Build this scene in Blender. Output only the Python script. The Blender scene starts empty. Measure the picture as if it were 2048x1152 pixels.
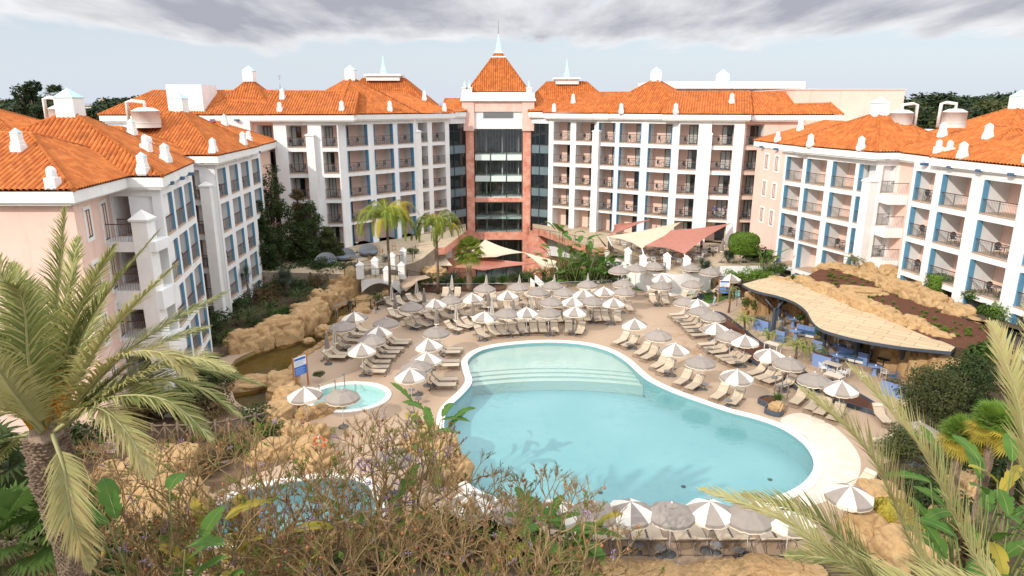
import bpy, bmesh, math, random
from math import sin, cos, tan, atan, atan2, pi, radians, sqrt, hypot
from mathutils import Vector, Matrix, noise
from mathutils.geometry import tessellate_polygon
random.seed(7)
SC = bpy.context.scene
COL = SC.collection
H = 18.9                      # eye height above the pool deck
F = 1365.0                    # focal length, in units of the 2048 wide picture
TL = atan(370.0 / F)          # downward tilt
CT, ST = cos(TL), sin(TL)
def ray(u, v):
    a, b = (u - 1024) / F, (576 - v) / F
    return Vector((a, CT + b * ST, -ST + b * CT))
def at(u, v, z=0.0):          # point seen at (u, v) on the level z
    d = ray(u, v); k = (z - H) / d.z
    return Vector((d.x * k, d.y * k, z))
def aty(u, v, y):             # point seen at (u, v) at forward distance y
    d = ray(u, v); k = y / d.y
    return Vector((d.x * k, y, H + d.z * k))
def onface(p0, p1, u, v):     # distance along a vertical face where the sight line meets it
    d = ray(u, v); t = Vector((p1[0] - p0[0], p1[1] - p0[1])); L = t.length; t /= L
    n = Vector((t.y, -t.x)); k = (n.x * p0[0] + n.y * p0[1]) / (n.x * d.x + n.y * d.y)
    return (d.x * k - p0[0]) * t.x + (d.y * k - p0[1]) * t.y, H + d.z * k
# ------------------------------------------------------------------ mesh builder
class MB:
    def __init__(s): s.v = []; s.f = []; s.m = []; s.uv = {}; s.sm = []
    def face(s, pts, m=0, uv=None, smooth=False):
        b = len(s.v); s.v.extend([tuple(p) for p in pts]); s.f.append(tuple(range(b, b + len(pts)))); s.m.append(m); s.sm.append(smooth)
        if uv: s.uv[len(s.f) - 1] = uv
    def mesh(s, vs, fs, m=0, smooth=False):
        b = len(s.v); s.v.extend([tuple(p) for p in vs])
        for f in fs: s.f.append(tuple(i + b for i in f)); s.m.append(m); s.sm.append(smooth)
    def box(s, c, d, rz=0.0, m=0, top=1.0, M=None):
        vs = []
        for z, k in ((-.5, 1), (.5, top)):
            for x, y in ((-.5, -.5), (.5, -.5), (.5, .5), (-.5, .5)):
                px, py = x * d[0] * k, y * d[1] * k
                p = Vector((px * cos(rz) - py * sin(rz), px * sin(rz) + py * cos(rz), z * d[2]))
                if M: p = M @ p
                vs.append(p + Vector(c))
        s.mesh(vs, [(3, 2, 1, 0), (4, 5, 6, 7), (0, 1, 5, 4), (1, 2, 6, 5), (2, 3, 7, 6), (3, 0, 4, 7)], m)
    def bb(s, x0, x1, y0, y1, z0, z1, m=0): s.box(((x0 + x1) / 2, (y0 + y1) / 2, (z0 + z1) / 2), (x1 - x0, y1 - y0, z1 - z0), 0, m)
    def tube(s, path, r, n=6, m=0, cap=True, smooth=True):
        P = [Vector(p) for p in path]; N = len(P)
        R = r if isinstance(r, (list, tuple)) else [r] * N
        b = len(s.v); ref = None
        for i, p in enumerate(P):
            t = (P[min(i + 1, N - 1)] - P[max(i - 1, 0)])
            if t.length < 1e-9: t = Vector((0, 0, 1))
            t.normalize()
            if ref is None: ref = t.orthogonal()
            ref = ref - t * ref.dot(t)
            if ref.length < 1e-6: ref = t.orthogonal()
            ref.normalize(); q = t.cross(ref)
            for k in range(n):
                a = 2 * pi * k / n
                s.v.append(tuple(p + (ref * cos(a) + q * sin(a)) * R[i]))
        for i in range(N - 1):
            for k in range(n):
                k2 = (k + 1) % n
                s.f.append((b + i * n + k, b + i * n + k2, b + (i + 1) * n + k2, b + (i + 1) * n + k)); s.m.append(m); s.sm.append(smooth)
        if cap:
            s.f.append(tuple(b + k for k in range(n))[::-1]); s.m.append(m); s.sm.append(False)
            s.f.append(tuple(b + (N - 1) * n + k for k in range(n))); s.m.append(m); s.sm.append(False)
    def lathe(s, prof, n=16, c=(0, 0, 0), m=0, smooth=True, a0=0.0):
        b = len(s.v)
        for r, z in prof:
            for k in range(n):
                a = a0 + 2 * pi * k / n; s.v.append((c[0] + r * cos(a), c[1] + r * sin(a), c[2] + z))
        for i in range(len(prof) - 1):
            for k in range(n):
                k2 = (k + 1) % n
                s.f.append((b + i * n + k, b + i * n + k2, b + (i + 1) * n + k2, b + (i + 1) * n + k)); s.m.append(m); s.sm.append(smooth)
    def prism(s, pts, z0, z1, m=0, ms=None, bottom=True):
        n = len(pts); lo = [(p[0], p[1], z0 if not callable(z0) else z0(p)) for p in pts]; hi = [(p[0], p[1], z1 if not callable(z1) else z1(p)) for p in pts]
        for t in tessellate_polygon([[Vector((p[0], p[1], 0)) for p in pts]]):
            s.face([hi[i] for i in t], m)
            if bottom: s.face([lo[i] for i in reversed(t)], m)
        for i in range(n):
            j = (i + 1) % n
            s.face([lo[i], lo[j], hi[j], hi[i]], m if ms is None else ms)
    def build(s, name, mats, parent=None, loc=None, rz=0.0):
        me = bpy.data.meshes.new(name); me.from_pydata(s.v, [], s.f)
        if not isinstance(mats, (list, tuple)): mats = [mats]
        for m in mats: me.materials.append(m)
        me.polygons.foreach_set('material_index', s.m); me.polygons.foreach_set('use_smooth', s.sm)
        if s.uv:
            l = me.uv_layers.new(name='UVMap')
            for pi_, uv in s.uv.items():
                st = me.polygons[pi_].loop_start
                for k, c in enumerate(uv): l.data[st + k].uv = c
        me.validate(verbose=False); me.update()
        return put(name, me, parent, loc, rz)
def put(name, me, parent=None, loc=None, rz=0.0):
    o = bpy.data.objects.new(name, me); COL.objects.link(o)
    if parent: o.parent = parent
    if loc is not None: o.location = loc
    if rz: o.rotation_euler = (0, 0, rz)
    return o
def tag(o, label, cat, group=None, kind=None):
    if label: o['label'] = label
    if cat: o['category'] = cat
    if group: o['group'] = group
    if kind: o['kind'] = kind
    return o
def empty(name, label, cat, loc=(0, 0, 0), rz=0.0, group=None):
    o = put(name, None, None, loc, rz); o.empty_display_size = .2
    return tag(o, label, cat, group)
def struct(o): o['kind'] = 'structure'; return o
def kids(o): return [c for c in bpy.data.objects if c.parent == o]
def copy_thing(o, loc, rz, label=None, group=None, sc=None):
    def cp(a, par):
        c = a.copy(); COL.objects.link(c)
        if par: c.parent = par
        for ch in KID.get(a.name, []): cp(ch, c)
        return c
    c = cp(o, None); c.location = loc; c.rotation_euler = (0, 0, rz)
    if sc: c.scale = (sc, sc, sc) if not isinstance(sc, (tuple, list)) else sc
    if label: c['label'] = label
    if group: c['group'] = group
    return c
KID = {}
def index(o):                 # remember the children of a finished thing for copying
    def rec(a):
        KID[a.name] = kids(a)
        for c in KID[a.name]: rec(c)
    rec(o); return o
ORD = ['first', 'second', 'third', 'fourth', 'fifth', 'sixth', 'seventh', 'eighth', 'ninth', 'tenth', 'eleventh', 'twelfth', 'thirteenth', 'fourteenth', 'fifteenth', 'sixteenth', 'seventeenth', 'eighteenth', 'nineteenth', 'twentieth']
# ------------------------------------------------------------------ materials
def nt(name):
    m = bpy.data.materials.new(name); m.use_nodes = True
    t = m.node_tree; b = t.nodes['Principled BSDF']
    return m, t, b
def N(t, kind, **kw):
    n = t.nodes.new(kind)
    for k, v in kw.items():
        if k in n.inputs: n.inputs[k].default_value = v
        else: setattr(n, k, v)
    return n
def c4(c): return (c[0], c[1], c[2], 1.0)
def mat(name, col, rough=.8, col2=None, scale=3.0, bump=0.0, bscale=30.0, spec=.3, detail=4.0, lo=.35, hi=.65, metal=0.0, trans=0.0, dist=.05, rnd=0.0, col3=None, scale3=.25, lo3=.5, hi3=.7, streak=1.0):
    m, t, b = nt(name); L = t.links.new
    b.inputs['Roughness'].default_value = rough; b.inputs['Specular IOR Level'].default_value = spec; b.inputs['Metallic'].default_value = metal
    b.inputs['Base Color'].default_value = c4(col)
    tc = N(t, 'ShaderNodeTexCoord'); src = None
    if col2:
        nz = N(t, 'ShaderNodeTexNoise', Scale=scale, Detail=detail, Roughness=.6); L(tc.outputs['Object'], nz.inputs['Vector'])
        mr = N(t, 'ShaderNodeMapRange'); mr.inputs[1].default_value = lo; mr.inputs[2].default_value = hi; L(nz.outputs['Fac'], mr.inputs[0])
        mx = N(t, 'ShaderNodeMix', data_type='RGBA'); mx.inputs[6].default_value = c4(col); mx.inputs[7].default_value = c4(col2); L(mr.outputs[0], mx.inputs[0]); src = mx.outputs[2]
    if col3:
        nz = N(t, 'ShaderNodeTexNoise', Scale=scale3, Detail=5.0, Roughness=.65); mp3 = N(t, 'ShaderNodeMapping'); mp3.inputs['Scale'].default_value = (1, 1, streak); L(tc.outputs['Object'], mp3.inputs[0]); L(mp3.outputs[0], nz.inputs['Vector'])
        mr = N(t, 'ShaderNodeMapRange'); mr.inputs[1].default_value = lo3; mr.inputs[2].default_value = hi3; L(nz.outputs['Fac'], mr.inputs[0])
        mx = N(t, 'ShaderNodeMix', data_type='RGBA'); mx.inputs[7].default_value = c4(col3); L(mr.outputs[0], mx.inputs[0])
        if src: L(src, mx.inputs[6])
        else: mx.inputs[6].default_value = c4(col)
        src = mx.outputs[2]
    if rnd and src is None:
        rg = N(t, 'ShaderNodeRGB'); rg.outputs[0].default_value = c4(col); src = rg.outputs[0]
    if rnd:
        oi = N(t, 'ShaderNodeObjectInfo'); mr = N(t, 'ShaderNodeMapRange'); mr.inputs[3].default_value = 1 - rnd; mr.inputs[4].default_value = 1 + rnd; L(oi.outputs['Random'], mr.inputs[0])
        hs = N(t, 'ShaderNodeHueSaturation'); L(mr.outputs[0], hs.inputs['Value']); L(src, hs.inputs['Color']); src = hs.outputs[0]
    if src: L(src, b.inputs['Base Color'])
    if bump:
        nz = N(t, 'ShaderNodeTexNoise', Scale=bscale, Detail=5.0, Roughness=.6); L(tc.outputs['Object'], nz.inputs['Vector'])
        bp = N(t, 'ShaderNodeBump', Strength=bump, Distance=dist); L(nz.outputs['Fac'], bp.inputs['Height']); L(bp.outputs[0], b.inputs['Normal'])
    if trans:                 # thin leaves let some light through
        tr = N(t, 'ShaderNodeBsdfTranslucent'); ms = N(t, 'ShaderNodeMixShader', Fac=trans)
        if src: L(src, tr.inputs['Color'])
        else: tr.inputs['Color'].default_value = c4(col)
        L(b.outputs[0], ms.inputs[1]); L(tr.outputs[0], ms.inputs[2]); L(ms.outputs[0], t.nodes['Material Output'].inputs['Surface'])
    return m
def leaf(name, a, b_, trans=.35, rough=.7, scale=1.2, rnd=.12): return mat(name, a, rough, b_, scale, trans=trans, spec=.22, detail=3.0, lo=.3, hi=.7, rnd=rnd)
M = {}
M['white'] = mat('white_render', (.80, .80, .80), .85, (.75, .75, .74), .6, bump=.05, bscale=60, col3=(.60, .575, .53), scale3=1.3, lo3=.54, hi3=.85, streak=.12)
M['whitetrim'] = mat('white_trim', (.82, .81, .79), .7, (.76, .75, .72), 1.5)
M['pink'] = mat('pink_render', (.82, .60, .51), .85, (.78, .55, .46), .5, bump=.05, bscale=60, col3=(.66, .42, .33), scale3=1.1, lo3=.55, hi3=.85, streak=.12)
M['blue'] = mat('blue_paint', (.13, .33, .50), .5, (.11, .29, .45), 2.0)
M['darkblue'] = mat('dark_blue_paint', (.06, .12, .22), .6)
M['teal'] = mat('verdigris', (.42, .66, .66), .6, (.52, .72, .72), 3.0)
M['marble'] = mat('pink_marble', (.62, .22, .14), .45, (.78, .42, .32), 1.3, spec=.4, detail=8, col3=(.50, .14, .08), scale3=.5, lo3=.52, hi3=.72)
M['palemarble'] = mat('pale_pink_marble', (.74, .45, .37), .45, (.80, .56, .48), .9, spec=.4, detail=8)
M['glass'] = mat('dark_glass', (.015, .02, .022), .04, spec=.8)
M['greyglass'] = mat('grey_glass_panel', (.16, .22, .24), .15, (.13, .18, .20), .4, spec=.6)
M['greenwhite'] = mat('pale_green_slab', (.66, .74, .70), .5)
M['frame'] = mat('dark_metal_frame', (.025, .027, .03), .45, spec=.5)
M['rail'] = mat('brown_handrail', (.11, .045, .035), .5)
M['steel'] = mat('grey_steel', (.32, .32, .32), .4, metal=.6)
M['curtain'] = mat('curtain', (.60, .60, .56), .9, (.42, .42, .40), 9.0)
M['wood'] = mat('wood_shutter', (.26, .09, .03), .6, (.16, .05, .02), 4.0)
M['palewood'] = mat('pale_wood_shutter', (.62, .44, .26), .6, (.54, .36, .2), 4.0)
M['tilefloor'] = mat('terracotta_floor', (.52, .38, .28), .8, (.44, .31, .22), 3.0)
M['rock'] = mat('ochre_rock', (.40, .25, .115), .9, (.49, .325, .165), .9, bump=.8, bscale=7, dist=.10, col3=(.27, .155, .07), scale3=2.3, lo3=.5, hi3=.72)
M['paving'] = mat('beige_paving', (.52, .42, .31), .9, (.46, .36, .26), 1.2, bump=.15, bscale=40)
M['mulch'] = mat('bark_mulch', (.085, .032, .018), .95, (.16, .065, .036), 14.0, bump=1.0, bscale=22, dist=.08)
M['soil'] = mat('garden_soil', (.07, .048, .03), .95, (.12, .085, .05), 2.5, bump=.8, bscale=9, dist=.1)
M['lawn'] = mat('lawn_green', (.055, .13, .018), .9, (.085, .18, .03), 5.0, bump=.8, bscale=60, dist=.05)
M['coping'] = mat('white_coping', (.80, .78, .73), .6, (.74, .71, .65), 2.0)
M['stonewall'] = mat('rough_stone', (.26, .21, .155), .9, (.34, .28, .21), 2.2, bump=.7, bscale=6, dist=.1)
M['tank'] = mat('white_tank', (.76, .75, .72), .5, (.66, .64, .60), 1.2)
M['flatroof'] = mat('flat_roof', (.42, .41, .40), .9, (.34, .33, .32), .4)
M['greyblue'] = mat('grey_blue_steel', (.06, .075, .10), .5, spec=.4)
M['bluepaint2'] = mat('lavender_blue_paint', (.17, .25, .46), .5)
M['rope'] = mat('wicker', (.40, .25, .12), .8, (.30, .18, .08), 12)
M['cream'] = mat('cream_canvas', (.78, .66, .50), .85, (.74, .61, .45), 2.0, trans=.25)
M['redsail'] = mat('terracotta_canvas', (.56, .25, .185), .85, (.52, .22, .165), 2.0, trans=.25)
M['bark'] = mat('grey_bark', (.20, .15, .105), .9, (.12, .085, .06), 6, bump=.6, bscale=25)
M['twig'] = mat('pale_twig', (.30, .22, .15), .9, (.20, .14, .10), 3)
def tile_mat():
    m, t, b = nt('roof_tile'); L = t.links.new
    uv = N(t, 'ShaderNodeTexCoord'); sp = N(t, 'ShaderNodeSeparateXYZ'); L(uv.outputs['UV'], sp.inputs[0])
    nz = N(t, 'ShaderNodeTexNoise', Scale=.9, Detail=5.0); L(uv.outputs['UV'], nz.inputs['Vector'])
    # a tint of its own for every tile
    fx = N(t, 'ShaderNodeMath', operation='DIVIDE'); fx.inputs[1].default_value = .26; L(sp.outputs[0], fx.inputs[0])
    fy = N(t, 'ShaderNodeMath', operation='DIVIDE'); fy.inputs[1].default_value = .36; L(sp.outputs[1], fy.inputs[0])
    ax = N(t, 'ShaderNodeMath', operation='FLOOR'); L(fx.outputs[0], ax.inputs[0])
    ay = N(t, 'ShaderNodeMath', operation='FLOOR'); L(fy.outputs[0], ay.inputs[0])
    cb = N(t, 'ShaderNodeCombineXYZ'); L(ax.outputs[0], cb.inputs[0]); L(ay.outputs[0], cb.inputs[1])
    wn = N(t, 'ShaderNodeTexWhiteNoise', noise_dimensions='2D'); L(cb.outputs[0], wn.inputs['Vector'])
    r1 = N(t, 'ShaderNodeMix', data_type='RGBA'); r1.inputs[6].default_value = (.39, .105, .026, 1); r1.inputs[7].default_value = (.54, .175, .046, 1); L(wn.outputs[0], r1.inputs[0])
    mr = N(t, 'ShaderNodeMapRange'); mr.inputs[1].default_value = .50; mr.inputs[2].default_value = .74; mr.inputs[4].default_value = .7; L(nz.outputs['Fac'], mr.inputs[0])
    r2 = N(t, 'ShaderNodeMix', data_type='RGBA'); r2.inputs[7].default_value = (.26, .085, .025, 1); L(r1.outputs[2], r2.inputs[6]); L(mr.outputs[0], r2.inputs[0])
    L(r2.outputs[2], b.inputs['Base Color']); b.inputs['Roughness'].default_value = .8; b.inputs['Specular IOR Level'].default_value = .2
    fr = N(t, 'ShaderNodeMath', operation='FRACT'); L(fy.outputs[0], fr.inputs[0])
    bp = N(t, 'ShaderNodeBump', Strength=.9, Distance=.04); L(fr.outputs[0], bp.inputs['Height']); L(bp.outputs[0], b.inputs['Normal'])
    return m
M['tile'] = tile_mat()
def deck_mat():
    m, t, b = nt('sand_deck'); L = t.links.new
    tc = N(t, 'ShaderNodeTexCoord')
    n1 = N(t, 'ShaderNodeTexNoise', Scale=.5, Detail=6.0); L(tc.outputs['Object'], n1.inputs['Vector'])
    n2 = N(t, 'ShaderNodeTexNoise', Scale=14.0, Detail=4.0); L(tc.outputs['Object'], n2.inputs['Vector'])
    a = N(t, 'ShaderNodeMix', data_type='RGBA'); a.inputs[6].default_value = (.52, .375, .262, 1); a.inputs[7].default_value = (.445, .315, .212, 1); L(n1.outputs['Fac'], a.inputs[0])
    k = N(t, 'ShaderNodeMix', data_type='RGBA', blend_type='MULTIPLY'); k.inputs[0].default_value = .35; L(a.outputs[2], k.inputs[6]); L(n2.outputs['Color'], k.inputs[7])
    hs = N(t, 'ShaderNodeHueSaturation', Saturation=0.0); L(n2.outputs['Color'], hs.inputs['Color']); L(hs.outputs[0], k.inputs[7])
    # wet, rusty patches on the right hand side of the deck
    mp = N(t, 'ShaderNodeMapping'); mp.inputs['Location'].default_value = (-17.2, -51.0, 0); L(tc.outputs['Object'], mp.inputs[0])
    ln = N(t, 'ShaderNodeVectorMath', operation='LENGTH'); L(mp.outputs[0], ln.inputs[0])
    r = N(t, 'ShaderNodeMapRange'); r.inputs[1].default_value = 10.0; r.inputs[2].default_value = 2.0; L(ln.outputs['Value'], r.inputs[0])
    n3 = N(t, 'ShaderNodeTexNoise', Scale=.8, Detail=6.0, Roughness=.65); L(tc.outputs['Object'], n3.inputs['Vector'])
    r3 = N(t, 'ShaderNodeMapRange'); r3.inputs[1].default_value = .5; r3.inputs[2].default_value = .58; L(n3.outputs['Fac'], r3.inputs[0])
    mu = N(t, 'ShaderNodeMath', operation='MULTIPLY'); L(r.outputs[0], mu.inputs[0]); L(r3.outputs[0], mu.inputs[1])
    m2 = N(t, 'ShaderNodeMath', operation='MULTIPLY'); m2.inputs[1].default_value = .8; L(mu.outputs[0], m2.inputs[0])
    w = N(t, 'ShaderNodeMix', data_type='RGBA'); w.inputs[7].default_value = (.30, .175, .08, 1); L(k.outputs[2], w.inputs[6]); L(m2.outputs[0], w.inputs[0])
    L(w.outputs[2], b.inputs['Base Color']); b.inputs['Roughness'].default_value = .85
    bp = N(t, 'ShaderNodeBump', Strength=.25, Distance=.02); L(n2.outputs['Fac'], bp.inputs['Height']); L(bp.outputs[0], b.inputs['Normal'])
    return m
M['deck'] = deck_mat()
def water_mat(name, tint, rip=.16, scale=2.6, refl=1.0):
    m, t, b = nt(name); L = t.links.new; t.nodes.remove(b)
    tr = N(t, 'ShaderNodeBsdfTransparent', Color=c4(tint)); gl = N(t, 'ShaderNodeBsdfGlossy', Roughness=.03)
    tc = N(t, 'ShaderNodeTexCoord'); nz = N(t, 'ShaderNodeTexNoise', Scale=scale, Detail=3.0); L(tc.outputs['Object'], nz.inputs['Vector'])
    bp = N(t, 'ShaderNodeBump', Strength=rip, Distance=.1); L(nz.outputs['Fac'], bp.inputs['Height']); L(bp.outputs[0], gl.inputs['Normal'])
    fr = N(t, 'ShaderNodeLayerWeight', Blend=.5); L(bp.outputs[0], fr.inputs['Normal'])
    pw = N(t, 'ShaderNodeMath', operation='POWER'); pw.inputs[1].default_value = 5.0; L(fr.outputs['Facing'], pw.inputs[0])
    mu = N(t, 'ShaderNodeMath', operation='MULTIPLY_ADD'); mu.inputs[1].default_value = .95 * refl; mu.inputs[2].default_value = .02; L(pw.outputs[0], mu.inputs[0])
    mx = N(t, 'ShaderNodeMixShader'); L(mu.outputs[0], mx.inputs[0]); L(tr.outputs[0], mx.inputs[1]); L(gl.outputs[0], mx.inputs[2])
    L(mx.outputs[0], t.nodes['Material Output'].inputs['Surface'])
    return m
M['poolwater'] = water_mat('pool_water', (.90, .985, .985))
M['poolfloor'] = mat('aqua_pool_floor', (.165, .325, .342), .6, (.20, .355, .37), .35, col3=(.135, .295, .317), scale3=.7, lo3=.5, hi3=.8)
M['poolshallow'] = mat('pale_pool_floor', (.43, .475, .415), .6, (.385, .45, .405), .5)
M['streamwater'] = water_mat('stream_water', (.62, .60, .40), .25, 2.5)
M['streambed'] = mat('stream_bed', (.20, .135, .055), .9, (.28, .19, .08), 1.4, bump=.5, bscale=8)
def clearglass():
    m, t, b = nt('clear_glass'); L = t.links.new; t.nodes.remove(b)
    tr = N(t, 'ShaderNodeBsdfTransparent', Color=(.86, .90, .90, 1)); gl = N(t, 'ShaderNodeBsdfGlossy', Roughness=.05)
    fr = N(t, 'ShaderNodeLayerWeight', Blend=.5); pw = N(t, 'ShaderNodeMath', operation='POWER'); pw.inputs[1].default_value = 4.0; L(fr.outputs['Facing'], pw.inputs[0]); ma = N(t, 'ShaderNodeMath', operation='MULTIPLY_ADD'); ma.inputs[1].default_value = .9; ma.inputs[2].default_value = .05; L(pw.outputs[0], ma.inputs[0]); mx = N(t, 'ShaderNodeMixShader'); L(ma.outputs[0], mx.inputs[0]); L(tr.outputs[0], mx.inputs[1]); L(gl.outputs[0], mx.inputs[2])
    L(mx.outputs[0], t.nodes['Material Output'].inputs['Surface']); return m
M['clear'] = clearglass()
# ------------------------------------------------------------------ camera, sun, sky
cam = bpy.data.cameras.new('camera'); co = bpy.data.objects.new('camera', cam); COL.objects.link(co)
co.location = (0, 0, H); co.rotation_euler = (pi / 2 - TL, 0, 0)
cam.sensor_width = 36.0; cam.lens = 36.0 * F / 2048; cam.clip_start = .1; cam.clip_end = 60000
SC.camera = co
EL = radians(32); SD = Vector((-.67, -.74)).normalized()
sun = bpy.data.lights.new('sun', 'SUN'); sun.energy = 2.6; sun.angle = radians(.53); sun.color = (1.0, .93, .82)
so = bpy.data.objects.new('sun', sun); COL.objects.link(so)
so.rotation_euler = (-Vector((SD.x * cos(EL), SD.y * cos(EL), sin(EL)))).to_track_quat('-Z', 'Y').to_euler()
W = bpy.data.worlds.new('World'); SC.world = W; W.use_nodes = True
t = W.node_tree; L = t.links.new; bg = t.nodes['Background']
sk = N(t, 'ShaderNodeTexSky', sky_type='NISHITA'); sk.sun_disc = False; sk.sun_elevation = EL; sk.sun_rotation = atan2(SD.x, SD.y); sk.dust_density = 2.0
tc = N(t, 'ShaderNodeTexCoord'); sp = N(t, 'ShaderNodeSeparateXYZ'); L(tc.outputs['Generated'], sp.inputs[0])
zz = N(t, 'ShaderNodeMath', operation='MAXIMUM'); zz.inputs[1].default_value = 0.0; L(sp.outputs[2], zz.inputs[0])
zd = N(t, 'ShaderNodeMath', operation='ADD'); zd.inputs[1].default_value = .10; L(zz.outputs[0], zd.inputs[0])
dx = N(t, 'ShaderNodeMath', operation='DIVIDE'); L(sp.outputs[0], dx.inputs[0]); L(zd.outputs[0], dx.inputs[1])
dy = N(t, 'ShaderNodeMath', operation='DIVIDE'); L(sp.outputs[1], dy.inputs[0]); L(zd.outputs[0], dy.inputs[1])
cv = N(t, 'ShaderNodeCombineXYZ'); L(dx.outputs[0], cv.inputs[0]); L(dy.outputs[0], cv.inputs[1])
mp = N(t, 'ShaderNodeMapping'); mp.inputs['Scale'].default_value = (1.0, .40, 1); mp.inputs['Location'].default_value = (5.3, 2.2, 0); L(cv.outputs[0], mp.inputs[0])
n1 = N(t, 'ShaderNodeTexNoise', Scale=1.0, Detail=9.0, Roughness=.55, Distortion=.3); L(mp.outputs[0], n1.inputs['Vector'])
# cloud cover grows with height: a grey deck overhead, thin haze near the horizon
hr = N(t, 'ShaderNodeMapRange'); hr.inputs[1].default_value = .045; hr.inputs[2].default_value = .10; hr.inputs[3].default_value = -.28; hr.inputs[4].default_value = .20; L(zz.outputs[0], hr.inputs[0])
ad = N(t, 'ShaderNodeMath', operation='ADD'); L(n1.outputs['Fac'], ad.inputs[0]); L(hr.outputs[0], ad.inputs[1])
cf = N(t, 'ShaderNodeMapRange', interpolation_type='SMOOTHSTEP'); cf.inputs[1].default_value = .47; cf.inputs[2].default_value = .60; L(ad.outputs[0], cf.inputs[0])
n2 = N(t, 'ShaderNodeTexNoise', Scale=1.7, Detail=8.0, Roughness=.6); L(mp.outputs[0], n2.inputs['Vector'])
# thin cloud edges are white, the thick middle of the bank is grey
s2 = N(t, 'ShaderNodeMath', operation='MULTIPLY_ADD'); s2.inputs[1].default_value = .55; s2.inputs[2].default_value = -.275; L(n2.outputs['Fac'], s2.inputs[0])
s3 = N(t, 'ShaderNodeMath', operation='ADD'); L(ad.outputs[0], s3.inputs[0]); L(s2.outputs[0], s3.inputs[1])
cr = N(t, 'ShaderNodeValToRGB'); L(s3.outputs[0], cr.inputs[0])
K = 6.6
cr.color_ramp.elements[0].position = .50; cr.color_ramp.elements[0].color = (1.12 * K, 1.12 * K, 1.14 * K, 1)
cr.color_ramp.elements[1].position = .78; cr.color_ramp.elements[1].color = (.53 * K, .55 * K, .63 * K, 1)
hz = N(t, 'ShaderNodeMapRange'); hz.inputs[1].default_value = 0.0; hz.inputs[2].default_value = .30; hz.inputs[3].default_value = .80; hz.inputs[4].default_value = .2; L(zz.outputs[0], hz.inputs[0])
thin = N(t, 'ShaderNodeMix', data_type='RGBA'); thin.inputs[7].default_value = (1.02 * K, 1.12 * K, 1.26 * K, 1); L(sk.outputs[0], thin.inputs[6]); L(hz.outputs[0], thin.inputs[0])
mx = N(t, 'ShaderNodeMix', data_type='RGBA'); L(cf.outputs[0], mx.inputs[0]); L(thin.outputs[2], mx.inputs[6]); L(cr.outputs[0], mx.inputs[7])
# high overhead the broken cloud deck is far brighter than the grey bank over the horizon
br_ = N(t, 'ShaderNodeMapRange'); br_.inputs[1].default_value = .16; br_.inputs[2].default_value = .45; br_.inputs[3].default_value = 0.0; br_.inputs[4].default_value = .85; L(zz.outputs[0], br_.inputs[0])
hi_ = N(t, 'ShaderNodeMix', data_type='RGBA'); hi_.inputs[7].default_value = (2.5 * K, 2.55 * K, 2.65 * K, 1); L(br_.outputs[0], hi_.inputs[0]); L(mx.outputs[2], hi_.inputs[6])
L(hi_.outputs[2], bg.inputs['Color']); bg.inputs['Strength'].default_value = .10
SC.view_settings.view_transform = 'Standard'; SC.view_settings.look = 'None'; SC.view_settings.gamma = 1.0; SC.view_settings.exposure = .32
SC.cycles.max_bounces = 6; SC.cycles.transparent_max_bounces = 16; SC.cycles.diffuse_bounces = 4
# ================================================================== buildings
ZC = [14.05, 11.10, 8.15, 5.20, 2.25]     # balcony floors of the centre wings (top row first)
ZS = [11.10, 8.15, 5.20, 2.25, -.7]       # the side wings are one storey lower
def poly_area(p): return sum(p[i][0] * p[(i + 1) % len(p)][1] - p[(i + 1) % len(p)][0] * p[i][1] for i in range(len(p)))
def tile_panel(mb, P, per=.30, sub=6, amp=.12):
    P = [Vector(p) for p in P]; es = (P[1] - P[0]).normalized()
    n = None
    for k in range(2, len(P)):
        c = (P[1] - P[0]).cross(P[k] - P[0])
        if c.length > 1e-4: n = c.normalized(); break
    if n.z < 0: n = -n
    et = n.cross(es)
    if et.z < 0: et = -et
    loc = [((p - P[0]).dot(es), (p - P[0]).dot(et)) for p in P]
    s0, s1 = min(a for a, _ in loc), max(a for a, _ in loc)
    d = per / sub; K = int((s1 - s0) / d) + 1; prev = None
    for i in range(K + 1):
        s = min(s0 + d * i, s1); ss = min(max(s, s0 + 1e-4), s1 - 1e-4); ts = []
        for j in range(len(loc)):
            (a, b), (c, e) = loc[j], loc[(j + 1) % len(loc)]
            if abs(a - c) > 1e-9 and min(a, c) <= ss <= max(a, c): ts.append(b + (e - b) * (ss - a) / (c - a))
        if not ts: continue
        h = amp * abs(sin(pi * (s - s0) / per)) ** .65
        lo, hi = min(ts), max(ts); col = []
        for tt in (lo, hi): col.append((P[0] + es * s + et * tt + n * h, (s, tt)))
        if prev: mb.face([prev[0][0], col[0][0], col[1][0], prev[1][0]], 0, [prev[0][1], col[0][1], col[1][1], prev[1][1]], True)
        prev = col
def ridge_tube(mb, a, b, r=.12):
    a, b = Vector(a), Vector(b); k = max(2, int((b - a).length / .36)); pts, rs = [], []
    for i in range(k):
        for f, q in ((.0, 1.12), (.97, .9)): pts.append(a.lerp(b, (i + f) / k)); rs.append(r * q)
    b0 = len(mb.f); mb.tube(pts, rs, 7, 0)
    for i in range(b0, len(mb.f)): mb.uv[i] = [(a.x + i * .05, a.y + i * .02)] * len(mb.f[i])
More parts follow.
